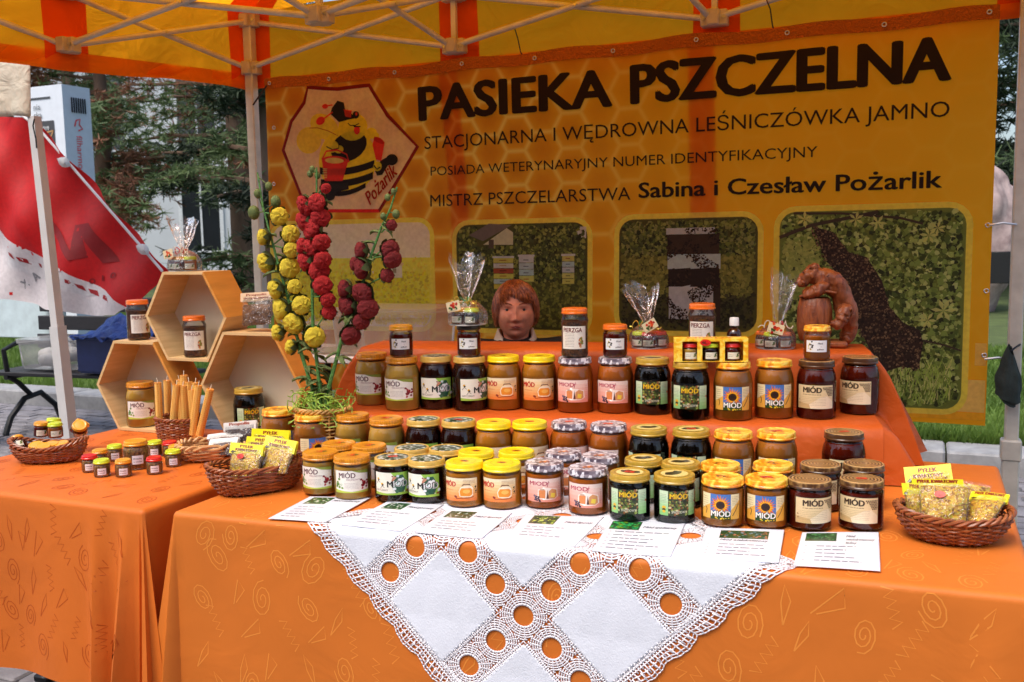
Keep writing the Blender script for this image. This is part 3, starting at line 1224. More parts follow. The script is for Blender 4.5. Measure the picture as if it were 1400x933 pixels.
cv.line([bw(1262, 466), bw(1290, 472), bw(1314, 480)], .006, C(60, 50, 38), 3.6)
sw = [bw(*q) for q in ((1112, 310), (1140, 318), (1160, 345), (1185, 352), (1206, 385), (1216, 420), (1235, 442), (1258, 452), (1262, 470), (1256, 505), (1232, 502), (1205, 510), (1190, 480), (1170, 440), (1150, 410), (1140, 370), (1124, 345))]
cv.poly(sw, C(50, 38, 30), 4)


def inpoly(x, z, P):
    c_ = False
    for i in range(len(P)):
        (x1_, z1_), (x2_, z2_) = P[i - 1], P[i]
        if (z1_ > z) != (z2_ > z) and x < (x2_ - x1_) * (z - z1_) / (z2_ - z1_) + x1_:
            c_ = not c_
    return c_


cv.leaves(min(p[0] for p in sw) - .02, min(p[1] for p in sw) - .02, max(p[0] for p in sw) + .02, max(p[1] for p in sw), 2600, .006,
          [C(66, 50, 40), C(44, 34, 28), C(92, 70, 50), C(34, 28, 24), C(116, 92, 66)], 4.3, rp, lambda x, z: inpoly(x, z, sw) or inpoly(x + .008, z + .006, sw))
for (qx, qy, rr_) in ((1270, 322, .03), (1282, 312, .026), (1245, 455, .03), (1290, 425, .04), (1268, 438, .03), (1170, 300, .028), (1200, 305, .03), (1100, 300, .03)):
    for k in range(6):
        x_, z_ = bw(qx, qy)
        a_ = k * 1.1 + qx
        cv.poly([(x_, z_), (x_ + rr_ * math.cos(a_ - .3) * .6, z_ + rr_ * math.sin(a_ - .3) * .6), (x_ + rr_ * math.cos(a_), z_ + rr_ * math.sin(a_)), (x_ + rr_ * .6 * math.cos(a_ + .3), z_ + rr_ * .6 * math.sin(a_ + .3))], C(158, 172, 92), 4)
# pale wash in the lower right corner of the print
A, B = bw(1328, 500), bw(1350, 470)
cv.rect(A[0] + .01, A[1], bx1 - .004, B[1], C(226, 176, 90), .6)
A = bw(1300, 562)
cv.rect(bw(1215, 572)[0], A[1] - .002, bx1 - .004, bw(1330, 520)[1], C(228, 184, 108), .6)
cv.rect(bw(1215, 572)[0], bw(1300, 574)[1], bx1 - .004, A[1] - .004, C(228, 160, 40), .7)
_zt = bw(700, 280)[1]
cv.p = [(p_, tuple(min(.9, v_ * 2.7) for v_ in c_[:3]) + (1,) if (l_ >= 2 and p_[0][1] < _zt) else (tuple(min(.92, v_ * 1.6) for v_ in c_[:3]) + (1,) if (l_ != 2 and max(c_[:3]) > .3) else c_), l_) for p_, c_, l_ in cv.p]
o = link('printed_artwork', cv.mesh('banner_print', M_bprint, bmap, .06, .08), ban)

# ================================================================ TABLES, CLOTHS, DOILY
M_cloth = cloth_mat('orange_satin', C(206, 112, 40), 0, .5, .10, 5, 1400, 0, .07)
M_cloth2 = cloth_mat('orange_satin_left', C(206, 106, 36), 0, .5, .10, 5, 1400, 0, .07)
M_cloth3 = cloth_mat('deep_orange_satin', C(184, 82, 26), 0, .45, .25, 7, 1400, 0, .08)
M_patL = cloth_mat('woven_sheen', C(226, 138, 58), 0, .3, .1, 5, 1400, 0, .05)
M_patD = cloth_mat('woven_dark', C(178, 76, 18), 0, .5, .1, 5, 1400, 0, .05)
M_metalleg = mat('dark_leg', C(40, 40, 42), .4, .6)
M_tabletop = mat('pressboard', C(190, 180, 160), .6)


class Cloth:
    def __init__(s, x0, x1, yf, y1, z, drop, fold, r=.014):
        s.x0, s.x1, s.yf, s.y1, s.z, s.drop, s.fold, s.r = x0, x1, yf, y1, z, drop, fold, r

    def hang(s, p, n, u, side, t, off=0):
        """p on the table edge, n outward, t length of cloth below the edge"""
        r = s.r
        L = r * PI / 2
        if t < L:
            a = t / r
            return Vector((p[0], p[1], s.z)) + Vector((n[0], n[1], 0)) * ((r + off) * math.sin(a)) + Vector((0, 0, -r + (r + off) * math.cos(a)))
        q = t - L
        o = r + off + s.fold(side, u, q)
        return Vector((p[0] + n[0] * o, p[1] + n[1] * o, s.z - r - q))

    def front(s, x, t, off=0):
        if t <= 0:
            return Vector((x, s.yf(x) - t, s.z + off))
        return s.hang((x, s.yf(x)), (0, -1), x, 'F', t, off)

    def build(s, name, label, m_, ts=26):
        mb = MB()
        nx, ny = 60, 24
        mb.grid(lambda u, v: (s.x0 + (s.x1 - s.x0) * u, s.yf(s.x0 + (s.x1 - s.x0) * u) * (1 - v) + s.y1 * v, s.z), nx, ny)
        # skirt path: front left->right, right corner, right side, back, left side
        path = []
        def corner(cx, cy, a0, side):
            for k in range(1, 12):
                a = a0 + PI / 2 * k / 12
                path.append(((cx, cy), (math.cos(a), math.sin(a)), k / 12, side))
        for k in range(81):
            x_ = s.x0 + (s.x1 - s.x0) * k / 80
            path.append(((x_, s.yf(x_)), (0, -1), x_, 'F'))
        corner(s.x1, s.yf(s.x1), -PI / 2, 'C1')
        for k in range(25):
            y_ = s.yf(s.x1) + (s.y1 - s.yf(s.x1)) * k / 24
            path.append(((s.x1, y_), (1, 0), y_, 'R'))
        corner(s.x1, s.y1, 0, 'C2')
        for k in range(41):
            x_ = s.x1 + (s.x0 - s.x1) * k / 40
            path.append(((x_, s.y1), (0, 1), x_, 'B'))
        corner(s.x0, s.y1, PI / 2, 'C3')
        for k in range(25):
            y_ = s.y1 + (s.yf(s.x0) - s.y1) * k / 24
            path.append(((s.x0, y_), (-1, 0), y_, 'L'))
        corner(s.x0, s.yf(s.x0), PI, 'C4')
        tl = [0, .3 * s.r, .6 * s.r, .9 * s.r, 1.2 * s.r, 1.57 * s.r] + [1.57 * s.r + (s.drop - 1.57 * s.r) * (k / ts) for k in range(1, ts + 1)]
        n_ = len(path)

        def fn(u, v):
            p, n__, uu, side = path[int(round(u * n_)) % n_]
            t = tl[int(round(v * (len(tl) - 1)))]
            q = s.hang(p, n__, uu, side, t)
            return q
        mb.grid(fn, n_, len(tl) - 1, closed_u=True)
        o = mb.build(name, m_)
        return tag(o, label, 'tablecloth')


def sm(a, b, x):
    t = max(0, min(1, (x - a) / (b - a)))
    return t * t * (3 - 2 * t)


def fold1(side, u, q):
    if side == 'F':
        f = .016 * math.sin(u * 5.6 + .6) * q + .007 * math.sin(u * 14.3 + 2 + q * 2) * q + .02 * q
        f += .035 * q * sm(-1.50, -1.61, u)                                   # rolls out to the corner
        f += .05 * q * math.exp(-((u - .135) / .028) ** 2) - .04 * q * math.exp(-((u - .085) / .03) ** 2)
        f += .004 * math.sin(u * 17) * q
        return f
    if side in ('C1', 'C4'):
        return .055 * q + .12 * q * math.sin(PI * u) ** 2 + .02 * q * math.sin(u * 18)
    if side in ('L', 'R'):
        return .03 * q + .03 * q * math.sin(u * 13)
    return .04 * q


def fold2(side, u, q):
    if side == 'F':
        k = .02 * q
        k += .022 * q * math.sin(u * 22 + .8) * (1 - .5 * math.sin(u * 3)) * sm(0, .3, q)
        k += .17 * q * math.exp(-((u + 1.735) / .018) ** 2) - .05 * q * math.exp(-((u + 1.79) / .022) ** 2) + .09 * q * math.exp(-((u + 1.835) / .02) ** 2)
        return k
    if side in ('C1', 'C4'):
        return .05 * q + .15 * q * math.sin(PI * u) ** 2 + .05 * q * math.sin(u * 19 + 1)
    return .03 * q + .03 * q * math.sin(u * 13)


cl1 = Cloth(-1.588, .185, lambda x: 1.685 + .055 * (x + 1.61), 2.76, .75, .66, fold1)
cl2 = Cloth(-2.52, -1.69, lambda x: 1.675, 2.50, .748, .475, fold2)
cloth1 = cl1.build('tablecloth', 'orange satin tablecloth with pale woven spirals covering the front honey table', M_cloth)
cloth2 = cl2.build('tablecloth', 'orange tablecloth with dark drawn spirals on the left side table', M_cloth2)


def table(x0, x1, y0, y1, label):
    t = thing('folding_table', label, 'table', ((x0 + x1) / 2, (y0 + y1) / 2, 0))
    hw, hd = (x1 - x0) / 2 - .03, (y1 - y0) / 2 - .03
    MB().cbox(-hw, hw, -hd, hd, .705, .742, .004).build('tabletop', M_tabletop, t, False)
    for sx in (-1, 1):
        for sy in (-1, 1):
            MB().tube([(sx * (hw - .1), sy * (hd - .05), .705), (sx * (hw - .06), sy * (hd - .04), .012)], .0135, 10).build('leg', M_metalleg, t)
    return t


table(-1.61, .185, 1.79, 2.76, 'folding table hidden under the front orange cloth')
tt = table(-2.52, -1.69, 1.675, 2.50, 'folding table under the left cloth, one dark leg showing below the hem')
q = atz(62, 931, .012)
MB().tube([(q.x - tt.location.x + .03, q.y - tt.location.y + .05, .5), (q.x - tt.location.x, q.y - tt.location.y, .03)], .014, 10).cbox(
    q.x - tt.location.x - .03, q.x - tt.location.x + .03, q.y - tt.location.y - .02, q.y - tt.location.y + .02, .012, .035, .005).build('brace_leg', M_metalleg, tt)


def motifs(cvs, x0, x1, t0, t1, cell, rnd, c=(1, 1, 1, 1), wd=.0026, size=1.0):
    y = t0
    row = 0
    while y < t1:
        x = x0 + (cell / 2 if row % 2 else 0)
        while x < x1:
            cx, cy = x + rnd.uniform(-.2, .2) * cell, y + rnd.uniform(-.2, .2) * cell
            kind = rnd.choice('ssszzlt')
            a = rnd.uniform(-.6, .6) + PI / 2
            sc_ = cell * .34 * size * rnd.uniform(.8, 1.15)
            P = []
            if kind == 's':
                ph = rnd.uniform(0, 6)
                for k in range(26):
                    q = k / 25
                    r_ = sc_ * (.12 + .88 * q)
                    th_ = ph + q * 2.35 * 2 * PI
                    P.append((r_ * math.cos(th_) * .62, r_ * math.sin(th_)))
            elif kind == 'z':
                for k in range(9):
                    P.append(((k % 2 - .5) * sc_ * .5, (k - 4) * sc_ * .25))
            elif kind == 'l':
                P = [(0, sc_ * 1.3), (sc_ * .28, sc_ * .2), (0, -sc_ * .5), (-.12 * sc_, sc_ * .3), (0, sc_ * 1.3)]
            else:
                P = [(-sc_ * .5, sc_), (sc_ * .1, -sc_ * .6), (sc_ * .5, sc_ * .1), (-sc_ * .3, sc_ * .9)]
            ca, sa = math.cos(a - PI / 2), math.sin(a - PI / 2)
            P = [(cx + px * ca - py * sa, cy + px * sa + py * ca) for px, py in P]
            if all(x0 < p[0] < x1 and t0 < p[1] < t1 for p in P):
                cvs.line(P, wd, c, 1)
            x += cell
        y += cell * .8
        row += 1


rm = random.Random(3)
cA = Canvas()
motifs(cA, -1.57, .17, -.62, .6, .092, rm, wd=.0028, size=1.3)
link('woven_pattern', cA.mesh('woven_pattern', M_patL, lambda x, t, l: cl1.front(x, t, .00028), 0, .02), cloth1)
cB = Canvas()
motifs(cB, -2.5, -1.71, .004, .46, .080, rm, wd=.0026, size=1.35)
motifs(cB, -2.5, -1.71, -.8, -.004, .10, rm, wd=.0036, size=1.1)
link('woven_pattern', cB.mesh('woven_pattern', M_patD, lambda x, t, l: cl2.front(x, t, .00028), 0, .02), cloth2)

# ---------------------------------------------------------------- display steps under a draped cloth
SA = Vector((-1.525, 2.225, 0))
sdir = Vector((1.445, .255, 0)).normalized()
sn = Vector((-sdir.y, sdir.x, 0))
SL = 1.467
Z1, Z2 = .893, 1.050


def stp(u, n_, z):
    return SA + sdir * u + sn * n_ + Vector((0, 0, z))


prof = [(-.028, .753), (-.022, .80), (-.012, .86), (-.006, .882), (0, .889), (.008, Z1), (.10, Z1), (.20, Z1), (.216, Z1 + .003), (.222, .91),
        (.226, .97), (.228, 1.03), (.233, 1.044), (.243, Z2), (.33, Z2), (.43, Z2), (.44, 1.045), (.446, 1.03), (.46, .9), (.47, .753)]


def pf(v):
    q = v * (len(prof) - 1)
    i = min(int(q), len(prof) - 2)
    f = q - i
    return prof[i][0] + (prof[i + 1][0] - prof[i][0]) * f, prof[i][1] + (prof[i + 1][1] - prof[i][1]) * f


mb = MB()
def drape(u, v):
    n_, z = pf(v)
    U = u * SL
    wr = 0
    if z < .885 or .90 < z < 1.04:
        wr = .006 * math.sin(U * 31) * math.sin(v * 17) + .004 * math.sin(U * 57 + 2)
    return stp(U, n_ - abs(wr) , z)
mb.grid(drape, 90, len(prof) - 1)
def end(side):
    def fn(u, v):
        # u: along the profile, v: down
        n_, z = pf(u)
        h = z - .753
        out = (.02 * math.sin(min(1, v * 4) * PI / 2) + .13 * v * (h / .3) ** .8 + .030 * math.sin(n_ * 34 + 1 + v) * v * (h / .3)) if h > .001 else 0
        ctr = .22
        n2 = n_ + (ctr - n_) * .0 - (.04 * v * (h / .3) if n_ < .25 else -.04 * v * (h / .3))
        return stp(SL + out if side else -out, n2, z - h * v)
    return fn
mb.grid(end(1), 70, 14)
mb.grid(end(0), 70, 14)
so_ = mb.build('draped_step_cloth', M_cloth3)
tag(so_, 'orange satin cloth draped over the two raised display steps', 'cloth')
st = thing('display_riser', 'stepped display riser hidden under the draped orange cloth', 'riser', tuple(SA), math.atan2(sdir.y, sdir.x))
MB().box(.03, SL - .03, .02, .21, .752, Z1 - .006).build('lower_step', M_tabletop, st, False)
MB().box(.03, SL - .03, .245, .43, .752, Z2 - .006).build('upper_step', M_tabletop, st, False)

# ---------------------------------------------------------------- crochet doily: linen squares joined by lace
M_linen = cloth_mat('white_linen', C(228, 231, 240), 0, .8, .12, 150, 900, 0, .02)
M_lace = mat('crochet_cotton', C(242, 238, 242), .8, var=.03, scale=80)
dS, dT, dh = -.7275, -.03, .18
r2 = math.sqrt(2)


def dmap(a, b, off=.0022):
    s_ = dS + (a - b) / r2
    t_ = dT + (a + b) / r2
    w_ = .0015 * math.sin(s_ * 40) * math.sin(t_ * 30 + 1) * (1 if t_ > 0 else .0)
    return cl1.front(s_, t_, off + abs(w_))


doily = thing('doily', 'white linen and crochet lace doily hanging point down over the front table edge', 'doily', (0, 0, 0))
p_ = dh * r2
hs = .081
for i in (-1, 0, 1):
    for j in (-1, 0, 1):
        mb = MB()

        def fsq(u, v):
            a = (u - .5) * 2 * (hs + .004) + i * p_
            b = (v - .5) * 2 * (hs + .004) + j * p_
            edge = max(abs(u - .5), abs(v - .5))
            puck = .0006 * math.sin((u + v * 1.3) * 60) * (1 if edge > .47 else 0)
            return dmap(a, b, .0028 + puck)
        mb.grid(fsq, 36, 36)
        mb.build('linen_square', M_linen, doily, solid=.0012)
lc = Canvas()
W1 = (1, 1, 1, 1)
bandh = p_ / 2 - hs
holes = []
for li in (-.5, .5):
    for k in range(-5, 6):
        q = k * p_ / 3 + p_ / 2 * 0
        holes.append((li * p_, q * 1.0 + 0))
        holes.append((q * 1.0, li * p_))
# nodes lie at +-p/2: shift the thirds so that they hit the nodes
holes = []
for li in (-.5, .5):
    for k in range(-6, 7):
        q = p_ / 2 + k * p_ / 3
        if abs(q) < 1.5 * p_ - .02:
            for h_ in ((li * p_, q), (q, li * p_)):
                if all(math.hypot(h_[0] - o_[0], h_[1] - o_[1]) > .02 for o_ in holes):
                    holes.append(h_)
ext = p_ + hs


def in_square(a, b, m_=0.0):
    da = abs((a + p_ * 1.5) % p_ - p_ / 2)
    db = abs((b + p_ * 1.5) % p_ - p_ / 2)
    return da < hs + m_ and db < hs + m_ and abs(a) < ext + m_ and abs(b) < ext + m_


def seg(P, wd, keep=None):
    run = []
    for q in P:
        if keep is None or keep(*q):
            run.append(q)
        else:
            if len(run) > 1:
                lc.line(run, wd, W1, 1)
            run = []
    if len(run) > 1:
        lc.line(run, wd, W1, 1)


yw = .0027
for hi, (ha, hb) in enumerate(holes):
    near = [o_ for k_, o_ in enumerate(holes) if k_ != hi and math.hypot(ha - o_[0], hb - o_[1]) < .13]

    def keep(a, b):
        d = math.hypot(a - ha, b - hb)
        return d < .066 and not in_square(a, b, .011) and abs(a) < ext + .012 and abs(b) < ext + .012 and all(math.hypot(a - o_[0], b - o_[1]) > d - .001 for o_ in near)
    lc.line([(ha + .0242 * math.cos(2 * PI * k / 28), hb + .0242 * math.sin(2 * PI * k / 28)) for k in range(28)], .0046, W1, 1, True)
    for rr_ in (.0300, .0350, .0400, .0450, .0500, .055):
        seg([(ha + rr_ * math.cos(2 * PI * k / 60), hb + rr_ * math.sin(2 * PI * k / 60)) for k in range(61)], yw, keep)
    for k in range(22):
        a_ = 2 * PI * (k + .5) / 22
        seg([(ha + q * math.cos(a_), hb + q * math.sin(a_)) for q in [.0225 + .004 * z_ for z_ in range(12)]], yw, keep)
# filet rows along every square
for i in (-1, 0, 1):
    for j in (-1, 0, 1):
        for d in (.003, .0085):
            e_ = hs + d
            P = []
            for (a0, b0), (a1, b1) in (((-e_, -e_), (e_, -e_)), ((e_, -e_), (e_, e_)), ((e_, e_), (-e_, e_)), ((-e_, e_), (-e_, -e_))):
                for k in range(20):
                    P.append((i * p_ + a0 + (a1 - a0) * k / 20, j * p_ + b0 + (b1 - b0) * k / 20))
            lc.line(P, yw, W1, 1, True)
        for k in range(34):
            q = -hs + 2 * hs * (k + .5) / 34
            for A, B in (((q, hs), (q, hs + .0115)), ((q, -hs), (q, -hs - .0115)), ((hs, q), (hs + .0115, q)), ((-hs, q), (-hs - .0115, q))):
                lc.line([(i * p_ + A[0], j * p_ + A[1]), (i * p_ + B[0], j * p_ + B[1])], yw, W1, 1)
# outer border with scallops
NB = 4 * 96


def border(d, k):
    """point at outward distance d, k-th of NB round the cloth"""
    side, q = divmod(k % NB, 96)
    e_ = ext + d
    u_ = -e_ + 2 * e_ * q / 96
    return [(u_, -e_), (e_, u_), (-u_, e_), (-e_, -u_)][side]


for d in (.004, .010, .016):
    lc.line([border(d, k) for k in range(NB)], yw, W1, 1, True)
for ds in (.023, .030, .037):
    lc.line([border(ds + (.010 if ds > .025 else .005) * abs(math.sin(PI * (k % 96) / 96 * 9)) + .001 * math.sin(k * 2.1), k) for k in range(NB)], .0022, W1, 1, True)
for k in range(NB):
    hi_ = .022 + .005 * abs(math.sin(PI * (k % 96) / 96 * 9))
    lc.line([border(.0, k), border(.012, k), border(.022 if k % 2 else hi_ + .009, k)], yw, W1, 1)
for k in range(9 * 4 * 7):
    kk = k * 96 / 63
    side, q = divmod(kk, 96)
    e1, e2 = ext + .023, ext + .037 + .009 * abs(math.sin(PI * q / 96 * 9))
    u1 = -e1 + 2 * e1 * q / 96
    u2 = -e2 + 2 * e2 * q / 96
    lc.line([[(u1, -e1), (e1, u1), (-u1, e1), (-e1, -u1)][int(side) % 4], [(u2, -e2), (e2, u2), (-u2, e2), (-e2, -u2)][int(side) % 4]], yw, W1, 1)
# dense band between the squares' webs: extra lattice across the border ends
lme = lc.mesh('crochet_lace', M_lace, lambda a, b, l: dmap(a, b, .0026))
link('crochet_lace', lme, doily, solid=.0014)

# ================================================================ JARS
M_glass = clear_mat('jar_glass', (.97, .98, .96, 1), .015, .02)
M_print = print_mat('label_ink', .38, 0, .15, 600)
M_lidprint = print_mat('lid_ink', .3, 0, .5, 300)
M_paper = print_mat('paper_ink', .28, 0, .35, 500)


def honey(name, c, creamy=True, var=.06):
    return mat(name, c, .35 if creamy else .08, 0, var, 26, sss=.12 if creamy else 0, spec=.25)


HON = {'rasp': honey('cream_honey', C(214, 162, 66)), 'yel': honey('amber_cream_honey', C(208, 130, 32)), 'sil': honey('orange_cream_honey', C(198, 102, 24)),
       'sun': honey('tan_cream_honey', C(192, 116, 36)), 'gry': honey('buckwheat_honey', C(44, 14, 8), False, .3), 'gold': honey('honeydew', C(16, 10, 7), False, .3),
       'brn': honey('red_brown_honey', C(92, 22, 8), False, .25), 'nut': mat('nuts_in_honey', C(150, 92, 40), .3, 0, .7, 160, bump=.8, bscale=220, coat=.5, c2=C(206, 160, 96)),
       'bee': mat('bee_bread', C(74, 40, 22), .5, 0, .7, 190, bump=1, bscale=260, c2=C(150, 90, 50)), 'red': honey('dark_red_honey', C(96, 20, 10), False), 'amb': honey('clear_amber_honey', C(176, 92, 24), False)}


def lidmat(name, c, c2, kind):
    N = NT(name)
    v = N.coord('Object')
    if kind == 'plain':
        col_ = N.ramp(N.noise(v, 60, 2), [(.4, c), (.7, c2)])
    elif kind == 'comb':
        d = N.n('ShaderNodeTexVoronoi', {'Vector': v, 'Scale': 190, 'Randomness': .25}, feature='DISTANCE_TO_EDGE').outputs[0]
        col_ = N.ramp(d, [(.0, c2), (.12, c)])
    elif kind == 'coil':
        sx = N.n('ShaderNodeSeparateXYZ', {0: v})
        r_ = N.math('SQRT', N.math('ADD', N.math('MULTIPLY', sx.outputs[0], sx.outputs[0]), N.math('MULTIPLY', sx.outputs[1], sx.outputs[1])))
        wv = N.math('SINE', N.math('MULTIPLY_ADD', r_, 900, N.math('MULTIPLY', N.noise(v, 90, 2), 3)))
        col_ = N.ramp(N.math('MULTIPLY_ADD', wv, .5, .5), [(.2, c), (.8, c2)])
        N.set(N.b, 'Normal', N.bump(wv, .6, .001))
    elif kind == 'swirl':
        f = N.noise(v, 38, 3, .5, 1.8)
        col_ = N.ramp(f, [(.38, c), (.5, c2), (.62, C(250, 214, 90))])
    elif kind == 'silver':
        f = N.n('ShaderNodeTexVoronoi', {'Vector': v, 'Scale': 130}).outputs[1]
        bwn = N.n('ShaderNodeRGBToBW', {0: f}).outputs[0]
        col_ = N.ramp(bwn, [(.25, C(86, 72, 84)), (.5, c), (.75, c2)])
    elif kind == 'flower':
        f = N.noise(v, 70, 2)
        col_ = N.ramp(f, [(.42, C(28, 44, 30)), (.5, C(60, 84, 56)), (.56, c), (.62, C(226, 228, 222))])
    N.set(N.b, 'Base Color', col_)
    N.b.inputs['Roughness'].default_value = .28
    N.b.inputs['Coat Weight'].default_value = .4
    N.b.inputs['Coat Roughness'].default_value = .1
    return N.m


LM = {'rasp': lidmat('comb_lid', C(224, 150, 36), C(170, 96, 18), 'comb'), 'yel': lidmat('yellow_lid', C(246, 214, 14), C(250, 224, 40), 'plain'),
      'sil': lidmat('silver_lid', C(138, 126, 134), C(226, 222, 226), 'silver'), 'gry': lidmat('flower_lid', C(120, 140, 120), C(226, 228, 222), 'flower'),
      'gold': lidmat('gold_lid', C(176, 140, 44), C(196, 160, 60), 'plain'), 'sun': lidmat('swirl_lid', C(226, 128, 20), C(244, 184, 40), 'swirl'),
      'brn': lidmat('coil_lid', C(74, 44, 22), C(190, 150, 92), 'coil'), 'rim': lidmat('gold_rim', C(206, 164, 72), C(216, 180, 96), 'plain'),
      'org': lidmat('orange_lid', C(228, 104, 22), C(240, 130, 40), 'comb'), 'red': lidmat('red_lid', C(204, 24, 20), C(216, 40, 30), 'plain'),
      'lime': lidmat('lime_lid', C(196, 218, 30), C(206, 226, 50), 'plain'), 'ylo': lidmat('amber_lid', C(232, 168, 40), C(206, 128, 24), 'comb'), 'blk': lidmat('black_lid', C(20, 22, 22), C(34, 34, 34), 'plain'),
      'whi': lidmat('white_cap', C(236, 236, 232), C(226, 226, 222), 'plain')}


def lid_mesh(key, r, h, wavy=0, domed=.0, rimkey=None):
    mb = MB()
    prof = [(r - .0045, .0004), (r - .0008, 0), (r, .0012), (r, .0035), (r - .0012, .005), (r - .0012, h - .003), (r - .0022, h - .0008), (r - .004, h), (r - .0075, h - .0010), (r * .6, h - .0008), (.0002, h - .0006)]
    n = 40
    vs = []
    for i, (rr, z) in enumerate(prof):
        for k in range(n):
            a = 2 * PI * k / n
            w_ = wavy * math.sin(a * (13 if wavy > .0008 else 20)) * (1 if 1 <= i <= 7 else 0)
            vs.append(((rr + w_) * math.cos(a), (rr + w_) * math.sin(a), z + (w_ * .8 if i in (1, 2, 3) else 0)))
    fs = []
    mi = []
    for i in range(len(prof) - 1):
        for k in range(n):
            fs.append((i * n + k, i * n + (k + 1) % n, (i + 1) * n + (k + 1) % n, (i + 1) * n + k))
            mi.append(1 if (rimkey and i < 8) else 0)
    mb.v, mb.f, mb.mi = vs, fs, mi
    return mb.mesh('lid', [LM[key]] + ([LM[rimkey]] if rimkey else []))


def lid_art(kind, r, sticker=False):
    c = Canvas()
    q = random.Random(hash(kind) % 7 if False else sum(map(ord, kind)))
    if kind == 'rasp':
        for _ in range(9):
            c.blob(q.uniform(-.014, .006), q.uniform(-.006, .010), .005, q.choice([C(196, 40, 24), C(222, 70, 30)]), 1 + q.random(), 6, q)
        for _ in range(6):
            c.blob(q.uniform(.004, .016), q.uniform(-.004, .008), .004, C(70, 104, 40), 1 + q.random(), 5, q)
        c.text('MIÓD', -.013, -.013, .006, C(150, 40, 20), 2.5, bold=.02)
    elif kind == 'yel':
        c.line([(.026 * math.cos(2 * PI * k / 30), .026 * math.sin(2 * PI * k / 30)) for k in range(30)], .0008, C(206, 150, 10), 1, True)
        for k in range(18):
            a = k * 2 * PI / 18
            c.poly([(.003 * math.cos(a - .8), .003 * math.sin(a - .8)), (.014 * math.cos(a), .011 * math.sin(a)), (.003 * math.cos(a + .8), .003 * math.sin(a + .8))], q.choice([C(196, 80, 16), C(140, 50, 14), C(226, 120, 20)]), 1 + k * .03)
        c.ell(0, 0, .005, .004, C(60, 30, 14), 2)
    elif kind == 'sil':
        for k in range(20):
            a = k * 2 * PI / 20
            c.text('MIÓD'[k % 4], .022 * math.cos(a), .022 * math.sin(a), .006, C(236, 236, 240), 1.5, rot=a - PI / 2)
        for _ in range(10):
            c.blob(q.uniform(-.010, .010), q.uniform(-.007, .007), .005, q.choice([C(180, 90, 40), C(214, 130, 60), C(120, 60, 40)]), 1 + q.random(), 6, q)
    elif kind == 'gry':
        for _ in range(26):
            a, rr = q.uniform(0, 6.28), q.uniform(.004, .031)
            c.blob(rr * math.cos(a), rr * math.sin(a), .0045, q.choice([C(224, 228, 222), C(190, 206, 190), C(46, 70, 44), C(26, 38, 28)]), 1 + q.random(), 7, q)
    elif kind == 'gold':
        c.ell(0, 0, .030, .030, C(238, 214, 130), 1, 26)
        c.poly([(-.024, .002), (-.012, .016), (.004, .012), (.014, .018), (.024, .004), (.014, -.006), (-.002, -.012), (-.018, -.008)], C(48, 40, 22), 2)
        for _ in range(14):
            c.blob(q.uniform(-.016, .016), q.uniform(-.007, .010), .0035, q.choice([C(100, 90, 40), C(70, 60, 30), C(30, 26, 16)]), 2.2 + q.random(), 5, q)
        c.line([(.0335 * math.cos(2 * PI * k / 30), .0335 * math.sin(2 * PI * k / 30)) for k in range(30)], .0006, C(90, 66, 14), 1, True)
    elif kind == 'sun':
        for _ in range(12):
            c.blob(q.uniform(-.014, .012), q.uniform(-.008, .008), .0045, q.choice([C(170, 80, 20), C(110, 60, 20), C(206, 110, 30)]), 1 + q.random(), 5, q)
        c.line([(-.012, .0), (-.004, .008), (.004, -.002), (.012, .006)], .0018, C(80, 50, 16), 2.5)
    elif kind == 'org':
        for _ in range(8):
            c.blob(q.uniform(-.012, .012), q.uniform(-.01, .01), .004, C(236, 150, 60), 1 + q.random(), 5, q)
    if sticker:
        c.rrect(-.011, -.007, .011, .006, .002, C(232, 62, 34), 4)
        c.text('14,-', -.008, -.004, .007, C(120, 24, 14), 5, bold=.03)
    return c


def cyl_map(Rr, z0, sx=1, sz=1):
    def f(x, y, l):
        a = x * sx / Rr - PI / 2
        r_ = Rr + .0003 + .00011 * l
        return (r_ * math.cos(a), r_ * math.sin(a), z0 + y * sz)
    return f


